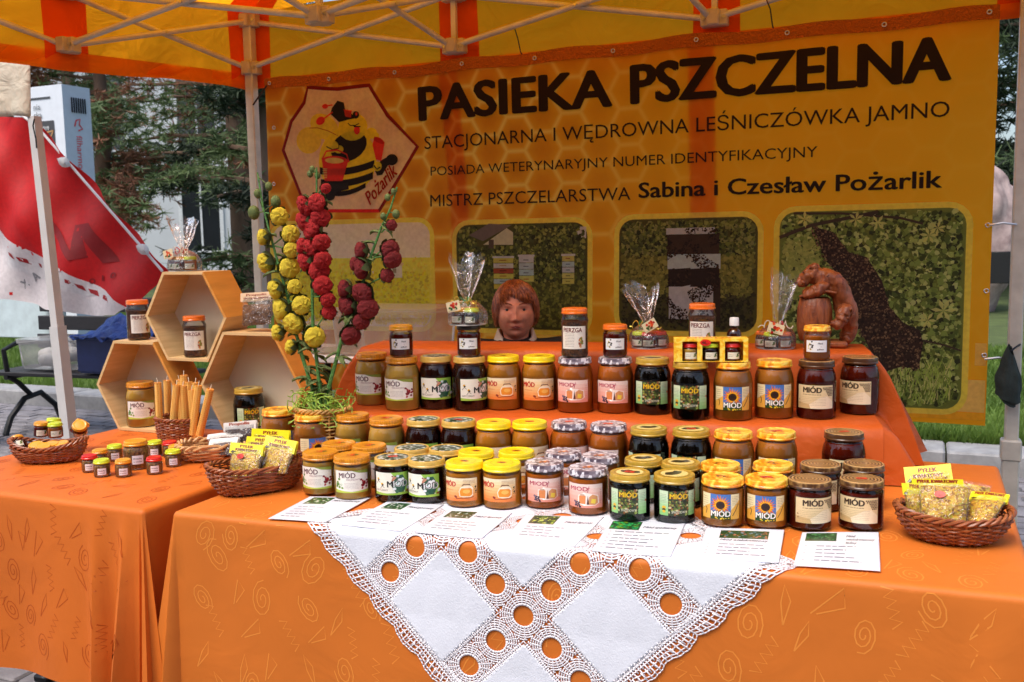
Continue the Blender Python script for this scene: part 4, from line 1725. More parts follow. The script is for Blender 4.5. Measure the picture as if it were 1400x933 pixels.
# label artwork in metres: x across, y up, 96 x 56 mm
def label_art(kind):
    c = Canvas()
    q = random.Random(sum(map(ord, kind)) + 4)
    X, H = .046, .056
    TX = C(90, 84, 80)
    if kind == 'rasp':
        c.rect(-X, 0, X, H, C(238, 236, 226), 0)
        c.poly([(-X, 0), (X, 0), (X, .006), (0, .003), (-X, .008)], C(190, 206, 80), 1)
        c.poly([(.002, H), (X, H), (X, H - .009), (.02, H - .006)], C(140, 156, 60), 1)
        c.text('MIÓD', -.033, .038, .0125, C(84, 18, 50), 3, width=.044, bold=.02)
        c.text('MALINOWY', -.012, .0315, .0042, C(150, 110, 120), 3, width=.034)
        for _ in range(26):
            c.blob(q.gauss(.034, .0045), q.gauss(.020, .0055), .0036, q.choice([C(150, 20, 36), C(120, 10, 26), C(180, 40, 52)]), 2 + q.random(), 6, q)
        for _ in range(16):
            c.blob(q.gauss(-.034, .005), q.gauss(.018, .006), .004, q.choice([C(86, 130, 52), C(120, 160, 70), C(230, 236, 220)]), 2 + q.random(), 5, q)
        for k in range(5):
            c.words(-.018, .024 - k * .0034, .036, .0009, C(170, 166, 160), 2, q)
    elif kind == 'gry':
        c.rect(-X, 0, X, H, C(240, 238, 222), 0)
        c.poly([(-X, 0), (X, 0), (X, .007), (-.01, .004), (-X, .007)], C(160, 196, 70), 1)
        c.poly([(.0, H), (X, H), (X, .01), (.036, .006), (.03, .02)], C(150, 196, 74), 1)
        c.poly([(.008, .048), (.030, .050), (.042, .028), (.032, .006), (.012, .006), (.000, .024)], C(30, 84, 62), 2)
        for _ in range(22):
            c.blob(q.gauss(.023, .008), q.gauss(.030, .009), .0048, q.choice([C(236, 240, 240), C(206, 222, 226), C(60, 110, 80)]), 3 + q.random(), 8, q)
        c.text('M', -.010, .020, .015, C(30, 24, 20), 5, bold=.03)
        c.text('iÓD', .004, .021, .015, C(240, 240, 240), 4.6, bold=.06)
        c.text('iÓD', .0042, .0212, .015, C(36, 30, 30), 5, bold=.0)
        c.text('GRYCZANY', -.042, .010, .0046, C(70, 66, 60), 3, width=.034)
        for (bx, by) in ((-.036, .040), (-.024, .028)):
            c.ell(bx, by, .0034, .0024, C(228, 180, 30), 3, 8, .5)
            c.ell(bx + .002, by - .003, .003, .0022, C(40, 30, 20), 3.2, 8, .5)
            c.line([(bx - .005, by - .012), (bx + .001, by - .005), (bx + .007, by - .010)], .0011, C(40, 30, 20), 3.3)
        for _ in range(9):
            c.blob(q.gauss(.006, .003), q.gauss(.041, .003), .003, q.choice([C(150, 70, 40), C(200, 140, 110)]), 4 + q.random(), 6, q)
        c.rect(.038, .006, .045, .010, C(150, 60, 30), 3)
    elif kind == 'yel':
        for k in range(8):
            t = k / 7
            c.rect(-X, H * (1 - (k + 1) / 8), X, H * (1 - k / 8), C(244 - 8 * t, 226 - 96 * t ** 1.3, 188 - 130 * t), 0)
        c.text('MIÓD', -.045, .0355, .0115, C(196, 34, 26), 3, width=.037, bold=.04)
        c.poly([(.001, .012), (-.001, .024), (.004, .034), (.012, .038), (.028, .038), (.034, .032), (.034, .014), (.028, .010), (.010, .010)], C(250, 236, 206), 2)
        c.poly([(.003, .013), (.001, .024), (.006, .032), (.028, .032), (.032, .028), (.032, .016), (.026, .012)], C(240, 150, 40), 2.3)
        c.ell(.018, .024, .009, .005, C(250, 190, 90), 2.6)
        c.poly([(.006, .036), (.010, .042), (.026, .042), (.030, .037), (.024, .040), (.012, .040)], C(110, 50, 30), 2.8)
        c.line([(-.010, .010), (-.006, .006), (.006, .008), (.024, .008), (.036, .010)], .0016, C(170, 70, 40), 3)
        c.ell(-.009, .011, .0042, .0028, C(140, 50, 36), 3.1, 10, -.4)
        c.words(-.040, .026, .024, .0012, C(200, 110, 60), 2, q)
        for k in range(3):
            c.words(.010, .050 - k * .003, .03, .0008, C(190, 130, 90), 2, q)
        for (bx, by) in ((.041, .034), (.042, .024)):
            c.ell(bx, by, .0028, .002, C(60, 34, 20), 3, 8, .6)
            c.line([(bx - .003, by - .006), (bx + .001, by - .003), (bx + .003, by - .006)], .0009, C(60, 34, 20), 3)
    elif kind == 'sil':
        for k in range(6):
            t = k / 5
            c.rect(-X, H * k / 6, X, H * (k + 1) / 6, C(236 + 6 * t, 152 + 64 * t, 132 + 74 * t), 0)
        c.text('MIOD', -.037, .040, .0095, C(180, 40, 84), 3, width=.046, bold=.02)
        c.line([(.012, .051), (.008, .036)], .0012, C(180, 40, 84), 3)
        c.line([(.006, .046), (.014, .047)], .001, C(180, 40, 84), 3)
        c.poly([(-.016, .010), (-.014, .030), (.0, .036), (.014, .034), (.034, .030), (.036, .012), (.026, .006), (.0, .005)], C(248, 232, 222), 1.5)
        c.poly([(-.012, .010), (-.012, .028), (-.002, .032), (.004, .028), (.003, .009)], C(226, 140, 80), 2)
        c.ell(-.004, .031, .006, .0022, C(200, 170, 150), 2.3)
        c.poly([(.010, .008), (.012, .026), (.020, .032), (.032, .028), (.033, .012), (.026, .007)], C(214, 150, 96), 2)
        c.poly([(.016, .012), (.026, .010), (.028, .020), (.018, .022)], C(236, 206, 70), 2.5)
        c.poly([(.006, .008), (.009, .030), (.012, .008)], C(90, 44, 40), 2.6)
        for _ in range(16):
            c.blob(q.gauss(-.016, .005), q.gauss(.010, .003), .003, q.choice([C(60, 50, 70), C(40, 36, 50), C(110, 90, 110)]), 3 + q.random(), 5, q)
        for k in range(7):
            c.rect(.040, .010 + k * .005, .0412, .013 + k * .005, C(190, 110, 110), 2)
    elif kind == 'gold':
        c.rect(-X, 0, X, H, C(206, 226, 190), 0)
        for sx in (-1, 1):
            for k in range(5):
                c.rect(min(sx * X, sx * .022), k * .0085, max(sx * X, sx * .022), (k + 1) * .0085, C(140 + 14 * k, 196 + 7 * k, 120 + 16 * k), .5)
        c.rect(-.024, 0, .024, H, C(40, 56, 28), 1)
        c.leaves(-.023, .001, .023, .055, 150, .0032, [C(86, 110, 40), C(120, 60, 30), C(140, 156, 70), C(46, 60, 26), C(206, 200, 150), C(28, 34, 20), C(150, 90, 50)], 1.4, q)
        c.text('MIÓD', -.021, .0385, .012, C(60, 40, 8), 3, width=.043, bold=.06)
        c.text('MIÓD', -.0205, .039, .011, C(240, 196, 30), 3.6, width=.042, bold=.03)
        c.text('SPADZIOWY', -.016, .006, .0055, C(226, 226, 206), 3, width=.034)
        for k in range(6):
            c.words(.027, .047 - k * .0036, .016, .0008, C(120, 140, 110), 2, q)
            c.words(-.044, .047 - k * .0036, .016, .0008, C(120, 140, 110), 2, q)
        for sx in (-.034,):
            c.ell(sx, .018, .005, .004, C(226, 180, 40), 2, 10)
            c.ell(sx, .013, .0045, .0035, C(50, 40, 20), 2.2, 10)
            c.ell(sx, .009, .004, .003, C(226, 180, 40), 2.4, 10)
        c.rect(.042, .028, .0455, .032, C(190, 60, 30), 3)
    elif kind == 'sun':
        c.rect(-X, 0, X, H, C(244, 226, 176), 0)
        c.poly([(-X, 0), (-.02, 0), (-.02, .035), (-X, .02)], C(240, 176, 70), .5)
        c.poly([(.024, 0), (X, 0), (X, .042), (.024, .020)], C(238, 176, 66), .5)
        c.rect(-.022, 0, .024, H, C(74, 120, 190), 1)
        c.rect(-.022, 0, .024, .016, C(40, 70, 30), 1.1)
        for lay, n_, r1, cc in ((0, 20, .024, [C(236, 130, 20), C(226, 104, 14)]), (1, 18, .018, [C(250, 190, 30), C(246, 170, 24)])):
            for k in range(n_):
                a = k * 2 * PI / n_ + lay * .2
                rr = r1 * q.uniform(.85, 1.08)
                pts = [(.001 + .007 * math.cos(a - .3), .032 + .006 * math.sin(a - .3)), (.001 + rr * .6 * math.cos(a - .13), .032 + rr * .6 * math.sin(a - .13)), (.001 + rr * math.cos(a), .032 + rr * math.sin(a)),
                       (.001 + rr * .6 * math.cos(a + .13), .032 + rr * .6 * math.sin(a + .13)), (.001 + .007 * math.cos(a + .3), .032 + .006 * math.sin(a + .3))]
                pts = [(max(-.022, min(.024, x)), max(0, min(H, y))) for x, y in pts]
                c.poly(pts, q.choice(cc), 2 + lay * .5 + k * .01)
        c.ell(.001, .032, .0098, .009, C(52, 22, 12), 3.2, 16)
        c.ell(.001, .033, .005, .0045, C(30, 14, 10), 3.4, 12)
        c.text('MIÓD', -.0215, .0065, .0125, C(14, 12, 12), 4, width=.046, bold=.09)
        c.text('MIÓD', -.0205, .0068, .0118, C(246, 244, 236), 4.6, width=.044, bold=.03)
        for _ in range(10):
            c.blob(q.uniform(-.018, .02), q.uniform(.001, .005), .002, C(230, 190, 40), 4, 5, q)
        for k in range(6):
            c.words(-.044, .048 - k * .005, .016, .0008, C(150, 130, 100), 2, q)
            c.words(.027, .050 - k * .0036, .017, .0008, C(150, 140, 120), 2, q)
        c.line([(.028, .008), (.036, .020), (.043, .034)], .0016, C(90, 60, 40), 3)
        c.line([(-.034, .010), (-.031, .020), (-.035, .026)], .0016, C(70, 50, 30), 3)
    elif kind == 'brn':
        c.rect(-X, 0, X, H, C(228, 206, 158), 0)
        c.poly([(-.010, 0), (X, 0), (X, .016), (.03, .030), (.014, .028), (-.014, .010)], C(240, 224, 190), .6)
        c.poly([(-X, 0), (-.01, 0), (-.014, .010), (-X, .016)], C(206, 176, 120), .6)
        c.text('MIÓD', -.030, .0385, .0125, C(56, 36, 22), 3, width=.046, bold=.05)
        c.words(-.030, .033, .044, .0014, C(120, 90, 60), 2, q)
        for r_ in range(6):
            for k in range(8):
                x_ = .019 + k * .0040 + (r_ % 2) * .002
                y_ = .050 - r_ * .0036
                if x_ > .018 + r_ * .0026 and x_ < X - .002:
                    c.ell(x_, y_, .0017, .0017, C(70, 44, 24), 2, 6)
        for k in range(6):
            c.words(-.040, .027 - k * .0038, .066, .0007, C(176, 150, 112), 2, q)
        for (bx, by) in ((-.040, .012), (-.041, .020)):
            c.blob(bx, by, .0022, C(150, 110, 60), 2, 6, q)
    elif kind == 'pierzga':
        c.rect(-X, 0, X, .062, C(238, 232, 220), 0)
        c.text('PIERZGA', -.040, .046, .0118, C(110, 32, 24), 3, width=.070, bold=.03)
        for k in range(9):
            c.words(-.034, .041 - k * .0042, .036, .0009, C(110, 100, 90), 2, q)
        for _ in range(20):
            c.blob(q.gauss(.026, .006), q.gauss(.022, .010), .0044, q.choice([C(190, 110, 60), C(150, 70, 40), C(120, 150, 60), C(220, 170, 110)]), 2 + q.random(), 6, q)
    elif kind == 'white':
        c.rect(-.030, 0, .030, .030, C(240, 240, 240), 0)
        for _ in range(12):
            c.blob(q.gauss(-.016, .004), q.gauss(.014, .005), .0026, q.choice([C(60, 50, 40), C(210, 190, 60), C(60, 50, 40)]), 2 + q.random(), 6, q)
        c.text('Miód', .004, .020, .0046, C(50, 50, 50), 2, bold=.02)
        c.text('z', .011, .0125, .0038, C(50, 50, 50), 2)
        c.text('pyłkiem', .002, .005, .0042, C(50, 50, 50), 2, bold=.02)
    elif kind == 'tiny':
        c.rect(-.010, 0, .012, .018, C(240, 240, 244), 0)
        c.text('Orzechy', -.008, .010, .0034, C(60, 60, 80), 2, width=.017, bold=.02)
        c.text('w miodzie', -.008, .004, .003, C(60, 60, 80), 2, width=.017)
    elif kind == 'mini':
        c.rect(-.016, 0, .016, .017, C(232, 228, 206), 0)
        for _ in range(8):
            c.blob(q.gauss(.009, .002), q.gauss(.009, .003), .0026, q.choice([C(86, 110, 50), C(60, 60, 40), C(120, 150, 70)]), 2 + q.random(), 6, q)
        c.words(-.014, .010, .014, .0009, C(90, 90, 90), 2, q)
        c.words(-.014, .006, .012, .0009, C(90, 90, 90), 2, q)
    return c


JPROF = {
    'small': dict(out=[(.0415, 0), (.0445, .002), (.0452, .006), (.0452, .070), (.0448, .076), (.0420, .0815), (.0415, .084), (.0425, .0855), (.0415, .087), (.0410, .094)],
                  fill=.079, R=.0452, lid=.0455, lh=.0155, H=.100, lz=.016, lsz=.96, lsx=.95),
    'big': dict(out=[(.0440, 0), (.0485, .003), (.0500, .010), (.0502, .080), (.0502, .092), (.0506, .0935), (.0500, .096), (.0503, .098), (.0496, .101), (.0480, .112), (.0448, .122), (.0415, .128), (.0405, .130), (.0418, .132), (.0408, .134), (.0405, .142)],
                fill=.127, R=.0502, lid=.0462, lh=.0165, H=.150, lz=.030, lsz=1.08, lsx=1.06),
    'mid': dict(out=[(.0290, 0), (.0325, .003), (.0335, .008), (.0335, .058), (.0325, .064), (.0300, .069), (.0308, .071), (.0302, .073), (.0302, .080)],
                fill=.064, R=.0335, lid=.0342, lh=.0135, H=.088, lz=.022, lsz=1, lsx=.92),
    'tall': dict(out=[(.0330, 0), (.0365, .003), (.0375, .008), (.0378, .016), (.0366, .020), (.0366, .090), (.0378, .096), (.0378, .102), (.0360, .108), (.0335, .113), (.0345, .115), (.0335, .117), (.0335, .125)],
                 fill=.098, R=.0372, lid=.0365, lh=.0155, H=.134, lz=.024, lsz=1.0, lsx=.78),
    'mini': dict(out=[(.0185, 0), (.0210, .0015), (.0215, .004), (.0215, .027), (.0208, .030), (.0190, .033), (.0195, .0345), (.0188, .036), (.0188, .040)],
                 fill=.031, R=.0215, lid=.0218, lh=.0105, H=.0455, lz=.006, lsz=1, lsx=1),
    'nutbig': dict(out=[(.0290, 0), (.0330, .002), (.0340, .006), (.0342, .050), (.0335, .056), (.0300, .061), (.0305, .063), (.0300, .065), (.0300, .070)],
                   fill=.060, R=.0340, lid=.0330, lh=.013, H=.078, lz=.016, lsz=1.35, lsx=1.35),
}
_jm = {}


def jar_meshes(size, fillkey, lidkey, labkey, art=None, sticker=False):
    key = (size, fillkey, lidkey, labkey, art, sticker)
    if key in _jm:
        return _jm[key]
    P = JPROF[size]
    N_ = 36 if size in ('small', 'big') else 24
    if ('g', size) not in _jm:
        _jm[('g', size)] = MB().lathe([(.0001, 0)] + P['out'], N_).mesh('glass', M_glass)
    if ('f', size, fillkey) not in _jm:
        pr = [(.0001, .0022)]
        for r_, z in P['out']:
            if z <= P['fill']:
                pr.append((r_ - .0016, max(z, .0022)))
        pr.append((pr[-1][0], P['fill']))
        pr.append((.0001, P['fill']))
        _jm[('f', size, fillkey)] = MB().lathe(pr, N_).mesh('filling', HON[fillkey])
    if ('l', size, lidkey) not in _jm:
        _jm[('l', size, lidkey)] = lid_mesh(lidkey, P['lid'], P['lh'], {'sil': .0012, 'brn': .0006}.get(lidkey, 0), 0, 'rim' if lidkey == 'gry' else None)
    la = None
    if art:
        c = lid_art(art, P['lid'], sticker)
        k_ = P['lid'] / .0455
        la = c.mesh('lid_print', M_lidprint, lambda x, y, l: (x * k_, y * k_, P['lh'] - .0006 + .00018 * l))
    lb = None
    if labkey:
        if ('b', size, labkey) not in _jm:
            _jm[('b', size, labkey)] = label_art(labkey).mesh('paper_label', M_print, cyl_map(P['R'], P['lz'], P['lsx'], P['lsz']), .0035 * (P['R'] / .045))
        lb = _jm[('b', size, labkey)]
    _jm[key] = (_jm[('g', size)], _jm[('f', size, fillkey)], _jm[('l', size, lidkey)], la, lb, P)
    return _jm[key]


FILLNAME = {'nut': 'nuts', 'bee': 'bee_bread'}


def jar(size, fillkey, lidkey, labkey, pos, label, group=None, art=None, sticker=False, turn=0, tilt=None, parent=None, name='honey_jar', cat='jar'):
    g_, f_, l_, la, lb, P = jar_meshes(size, fillkey, lidkey, labkey, art, sticker)
    pos = Vector(pos)
    if parent is None:
        t = thing(name, label, cat, pos, 0, group)
        glo = link('glass', g_, t)
    else:
        t = None
        glo = link('jar', g_, parent, loc=pos)
    rr = t if t is not None else glo
    face = math.atan2(-pos.x, pos.y) if parent is None else 0
    az = math.atan2(pos.x, pos.y)            # turn the label towards the front of the stall
    rz = -az * .75 + turn + random.uniform(-.07, .07) if parent is None else turn
    tl_ = random.uniform(-.012, .012)
    top = rr if parent is None else glo
    hf = link(FILLNAME.get(fillkey, 'honey'), f_, top)
    if size == 'small' and parent is None:
        hf.scale = (1, 1, random.uniform(.955, 1.0))
    lo = link('lid', l_, top, loc=(0, 0, P['H'] - P['lh']))
    if la:
        pr = link('lid_print', la, lo if parent is None else glo)
        pr.rotation_euler = (0, 0, rz + random.uniform(-.5, .5))
        if parent is not None:
            pr.location = (0, 0, P['H'] - P['lh'])
    if lb:
        bo = link('paper_label', lb, top)
        bo.rotation_euler = (0, 0, rz)
        if size in ('small', 'big'):
            bo.location = (0, 0, random.uniform(-.0015, .0015))
    if tilt:
        rr.rotation_euler = tilt
    return rr


DESC = {'rasp': 'cream honey jar with raspberry label',
        'gry': 'dark jar with white flower label',
        'yel': 'amber jar with bright yellow lid',
        'sil': 'pink labelled jar with silver lid',
        'gold': 'black jar with green forest label',
        'sun': 'tan honey jar with sunflower label',
        'brn': 'red brown jar with coiled brown lid'}
KINDS = ['rasp', 'rasp', 'gry', 'gry', 'yel', 'yel', 'sil', 'sil', 'gold', 'gold', 'sun', 'sun', 'brn', 'brn']


def jrow(size, pix, zb, kinds, where, group, turns=None, stick=()):
    H = JPROF[size]['H']
    seen = {}
    for i, ((x, y), k) in enumerate(zip(pix, kinds)):
        p = atz(x, y, zb + H)
        n_ = seen.get(k, 0)
        seen[k] = n_ + 1
        tot = kinds.count(k)
        side = ('left' if n_ == 0 else 'right') + ' of the pair' if tot == 2 else 'the only one'
        r_ = jar(size, k, k, k, (p.x, p.y, zb), '%s %s, %s in the %s' % ('small' if size == 'small' else 'big', DESC[k], side, where),
                 group, k, i in stick, (turns or {}).get(i, 0))


front = [(438, 617), (481, 622), (537, 624), (583, 626), (635, 630), (686, 632), (744, 631), (804, 638), (861, 645), (922, 647), (988, 651), (1048, 652), (1107, 654), (1178, 654)]
row2 = [(463, 605), (504.6, 608), (563, 611), (610, 612), (651, 616), (706, 616), (770, 617), (820, 622), (880, 626), (931, 631), (985, 633), (1057, 633), (1122, 633.5), (1181, 633)]
row3 = [(380, 559), (425.6, 565.6), (482, 566), (528, 571), (579, 572), (627, 573.6), (675, 576), (724, 576), (778, 576), (832, 579), (887, 584), (945, 586), (1002.6, 589), (1061.5, 589), (1154, 590)]
row4 = [(508, 482.5), (549, 487.5), (596, 486), (641.5, 487), (688, 486), (737, 486), (786, 488), (841, 488), (892, 489), (944, 494), (1002, 494), (1058.6, 492), (1116.5, 492), (1176, 487.5)]
jrow('small', front, .7562, KINDS, 'front row', 'half litre honey jars in the front row', {0: -.25, 1: .05, 2: .05, 3: -.12, 4: -.15, 5: -.1, 6: .05, 7: -.1, 8: .0, 9: .28, 10: 0, 11: 0, 12: .42, 13: -.12}, (2, 8, 11, 13))
jrow('small', row2, .7535, KINDS, 'second row', 'half litre honey jars in the second row', {i: ((i * 37) % 7 - 3) * .16 for i in range(14)}, ())
k3 = ['rasp', 'rasp', 'gry', 'gry', 'yel', 'yel', 'sil', 'sil', 'gold', 'gold', 'sun', 'sun', 'brn']
jrow('big', row3[2:], .7515, k3, 'third row', 'large honey jars in the third row', {i: ((i * 29) % 7 - 3) * .15 for i in range(14)}, (1, 3, 5, 6, 7, 9, 11, 12))
for (x, y), side in zip(row3[:2], ('leftmost of the third row beside the flower basket', 'just right of the leftmost third row jar')):
    p = atz(x, y, .7515 + .15)
    jar('big', 'sun', 'sun', 'sun', (p.x, p.y, .7515), 'big tan honey jar, swirled lid, ' + side, 'large honey jars in the third row', 'sun', side[0] == 'j', .5)
jrow('big', row4, Z1 + .0005, KINDS, 'top row', 'large honey jars on the orange step', {0: -.35, 1: -.2, 2: .1, 3: .55, 4: -.05, 5: -.05, 6: -.1, 7: -.2, 8: 0, 9: 0, 10: -.05, 11: 0, 12: 0, 13: -.35}, ())
row4w = [atz(x, y, Z1 + .15) for x, y in row4]
zt4 = Z1 + .1515


def ontop(i, dx=0, dy=0):
    return (row4w[i].x + dx, row4w[i].y + dy, zt4)


G4 = 'small jars stacked on the lids of the top row'
jar('mid', 'red', 'ylo', 'white', ontop(1), 'small jar of dark honey with copper lid, stacked on the right raspberry jar', G4, None, turn=.1)
jar('mid', 'red', 'blk', 'white', ontop(3), 'small dark jar with black lid, under the cellophane gift on a flowered lid', G4)
jar('tall', 'bee', 'org', 'pierzga', ontop(6), 'tall jar of bee bread marked PIERZGA, on a silver lid beside the woman', G4, 'org')
jar('mid', 'red', 'org', 'white', ontop(7), 'small dark honey jar with orange comb lid, stacked on the right silver lid', G4, 'org')
jar('mid', 'amb', 'sun', 'white', ontop(12), 'small amber honey jar with yellow orange lid, before the carved bear', G4, 'sun')
p = aty(960, 413, 2.60)
jar('tall', 'bee', 'org', 'pierzga', (p.x, p.y, Z2 + .001), 'clear jar of bee bread marked PIERZGA behind the yellow three jar carton', None, 'org')

# jars on and in the hexagon shelves and the side table
p = atz(193, 585, .76)
TNUT = 'small jars of nuts in honey on the side table'
for (x, y, lk, lab) in ((122, 622, 'red', 'red lid, leftmost of the nut jars'), (138.5, 628, 'lime', 'lime lid, front left of the nut jars'), (168, 628, 'ylo', 'amber lid, front middle of the nut jars'),
                        (136, 614.5, 'ylo', 'amber lid, second row left of the nut jars'), (156.5, 608, 'lime', 'lime lid, touching the big nut jar on its left'), (210.5, 624.5, 'red', 'red lid, alone at the front right of the nut jars'),
                        (211, 602.5, 'lime', 'lime lid, right behind the big nut jar'), (232, 603, 'red', 'red lid, rear right nut jar by the candle basket'),
                        (240, 608.5, 'ylo', 'amber lid, between red and lime at the right end'), (236, 615, 'lime', 'lime lid, rightmost front nut jar by the pale basket')):
    p = atz(x, y, .7495 + .0455)
    jar('mini', 'nut', lk, 'tiny', (p.x, p.y, .7495), 'tiny nut jar, ' + lab, TNUT, None, turn=.1)
p = atz(185, 602, .7495 + .078)
jar('nutbig', 'nut', 'ylo', 'tiny', (p.x, p.y, .7495), 'larger jar of nuts in honey amid the tiny lidded jars', None, None, turn=.2)
lw = Canvas()
lw.rrect(-.020, -.012, .020, .012, .003, C(236, 232, 222), 1)
lw.words(-.015, .002, .03, .0012, C(120, 100, 80), 2)
lw.words(-.012, -.004, .024, .0012, C(120, 100, 80), 2)

# ================================================================ HEXAGON SHELVES
M_ply = mat('birch_ply', C(214, 176, 118), .5, var=.12, scale=5, stretch=(1, 1, 14), bump=.05, c2=C(226, 192, 138))
M_ply2 = mat('orange_stained_ply', C(206, 140, 60), .5, var=.14, scale=5, stretch=(14, 1, 1))
M_back = mat('pale_backboard', C(206, 196, 172), .7, var=.06, scale=7)


def hexshelf(cx, zc, s_, yf, dep, label, th=.009):
    t = thing('hexagon_shelf', label, 'shelf', (cx, yf, zc - s_ * .866), 0, 'honeycomb display shelves on the side table')
    h = s_ * .866
    O = [(s_ * math.cos(k * PI / 3), h + s_ * math.sin(k * PI / 3)) for k in range(6)]
    si = s_ - th / .866
    I = [(si * math.cos(k * PI / 3), h + si * math.sin(k * PI / 3)) for k in range(6)]
    for k in range(6):
        j = (k + 1) % 6
        g_ = .0004
        mb = MB()
        a, b, c_, d = O[k], O[j], I[j], I[k]
        vs = [(p[0], y, p[1]) for y in (0, dep) for p in (a, b, c_, d)]
        mb.add(vs, [(0, 1, 2, 3), (7, 6, 5, 4), (0, 4, 5, 1), (1, 5, 6, 2), (2, 6, 7, 3), (3, 7, 4, 0)])
        mb.build('plank', M_ply if k not in (0,) else M_ply2, t, False)
    mb = MB()
    mb.add([(p[0] * .999, y, h + (p[1] - h) * .999) for y in (dep - .006, dep - .001) for p in I], [(0, 1, 2, 3, 4, 5), (11, 10, 9, 8, 7, 6)])
    mb.build('backboard', M_back, t, False)
    return t


HB = .7495
HY = 2.385


def hexfit(L_, TL_, BL_):
    a, b = aty(*L_, HY), aty(*TL_, HY)
    lo = aty(*BL_, HY).z if BL_ else HB
    s_ = (b.z - lo) / 1.732
    return a.x + s_, (b.z + lo) / 2, s_


H1, H2, H3 = hexfit((132, 526), (153, 466), None), hexfit((198.6, 435.4), (214.5, 372), (231, 493)), hexfit((273.6, 526), (295.5, 454), None)
print('HEX', H1, H2, H3)
hexshelf(*H1, HY, .13, 'lower left birch hexagon shelf with the raspberry honey jar inside')
hexshelf(*H2, HY + .001, .13, 'top birch hexagon shelf balanced on the two lower ones')
hexshelf(*H3, HY + .002, .13, 'lower right and largest birch hexagon shelf holding the black honey jar')
jar('tall', 'bee', 'org', 'pierzga', (aty(189, 440, HY + .05).x, HY + .05, HB + H1[2] * 1.732 + .001), 'bee bread jar with rust lid on top of the lower left hexagon', None, 'org', turn=.5)
jar('tall', 'bee', 'org', 'pierzga', (aty(267, 470, HY + .05).x, HY + .05, H2[1] - H2[2] * .866 + .0098), 'bee bread jar marked PIERZGA inside the top hexagon shelf', None, 'org', turn=.1)

jar('big', 'rasp', 'rasp', 'rasp', (aty(194, 560, HY + .055).x, HY + .055, HB + .0098), 'large jar of pale raspberry honey inside the lower left hexagon shelf', None, 'rasp', turn=.15)
jar('big', 'gold', 'gold', 'gold', (aty(341, 560, HY + .055).x, HY + .055, HB + .0098), 'large black honey jar inside the lower right hexagon shelf', None, 'gold', turn=.3)

# ================================================================ WICKER BASKETS
M_wick = mat('red_brown_wicker', C(140, 72, 34), .45, var=.3, scale=40, coat=.3, c2=C(168, 96, 50))
M_wick2 = mat('tan_wicker', C(206, 152, 92), .55, var=.25, scale=40, coat=.1, c2=C(222, 176, 120))
M_wick3 = mat('yellow_wicker', C(196, 152, 84), .55, var=.25, scale=40)


def basket(label, loc, rz, rx, ry, h, base=.72, rows=11, stakes=26, m_=M_wick, lift=0, sq=2.0, wr=.0032, rim=3, name='wicker_basket'):
    t = thing(name, label, 'basket', loc, rz)
    rnd = random.Random(int(abs(loc[0]) * 1000))

    def P(a, z, off=0):
        f = z / h
        k = base + (1 - base) * math.sin(min(1, f) * PI / 2) ** .9
        ca, sa = math.cos(a), math.sin(a)
        e_ = 2 / sq
        x = math.copysign(abs(ca) ** e_, ca)
        y = math.copysign(abs(sa) ** e_, sa)
        zz = z + lift * (ca * ca) * f * f
        return Vector(((rx * k + off) * x * (1 + .14 * lift * 10 * ca * ca * f), (ry * k + off) * y, zz))
    mb = MB()
    for i in range(stakes):
        a = 2 * PI * i / stakes
        mb.tube([P(a, h * q / 6, 0) for q in range(7)], wr * .75, 5)
    mb.build('stakes', m_, t)
    for r_ in range(rows):
        z = .004 + (h - .010) * (r_ + .5) / rows
        mb = MB()
        pts = []
        for k in range(stakes * 2):
            a = 2 * PI * k / (stakes * 2)
            s_ = 1 if ((k // 2 if k % 2 == 0 else 0) + r_) % 2 else -1
            off = (s_ * wr * .95) if k % 2 == 0 else 0
            pts.append(P(a, z + rnd.uniform(-.0006, .0006), off))
        mb.tube(pts, wr * .72, 5, closed=True)
        mb.build('woven_strand', m_, t)
    for q in range(rim):
        mb = MB()
        pts = []
        for k in range(96):
            a = 2 * PI * k / 96
            ph = k / 96 * 2 * PI * 11 + q * 2 * PI / rim
            p = P(a, h, wr * 1.3 * math.cos(ph))
            p.z += wr * 1.3 * math.sin(ph) + wr * .5
            pts.append(p)
        mb.tube(pts, wr * .95, 6, closed=True)
        mb.build('braided_rim', m_, t)
    mb = MB()
    mb.grid(lambda u, v: P(u * 2 * PI, .004) * Vector((v, v, 1)).length / max(1e-6, Vector((v, v, 1)).length) if False else Vector((P(u * 2 * PI, .003).x * v, P(u * 2 * PI, .003).y * v, .0035)), 24, 3)
    mb.build('woven_base', m_, t)
    return t


def face_cam(p):
    return math.atan2(-p[0], p[1])


pb1 = atz(68, 630, .7495)
bas1 = basket('boat shaped red wicker basket of small honey jars at the far left', (pb1.x, pb1.y, .7495), R(24), .106, .062, .042, .70, 10, 28, lift=.022)
pb2 = atz(352, 668, .7515)
bas2 = basket('red wicker basket of pollen bags at the left front of the honey table', (pb2.x, pb2.y, .7515), R(58), .120, .080, .062, .76, 11, 30, lift=.008, sq=2.6)
pb3 = atz(1302, 736, .7515)
bas3 = basket('round red wicker basket of pollen bags at the right end of the table', (pb3.x, pb3.y, .7515), R(8), .106, .080, .052, .64, 10, 30, lift=.010, wr=.0036)
pb4 = atz(247, 603, .7495)
bas4 = basket('round red wicker basket packed with rolled beeswax candles', (pb4.x, pb4.y, .7495), 0, .076, .066, .075, .88, 15, 26, wr=.003)
pb5 = atz(292, 626, .7495)
bas5 = basket('pale tan chip basket holding propolis sachets', (pb5.x, pb5.y, .7505), R(35), .098, .070, .040, .74, 6, 18, m_=M_wick2, sq=3.4, wr=.0042, rim=2)
pf_ = atz(441, 562, .90)
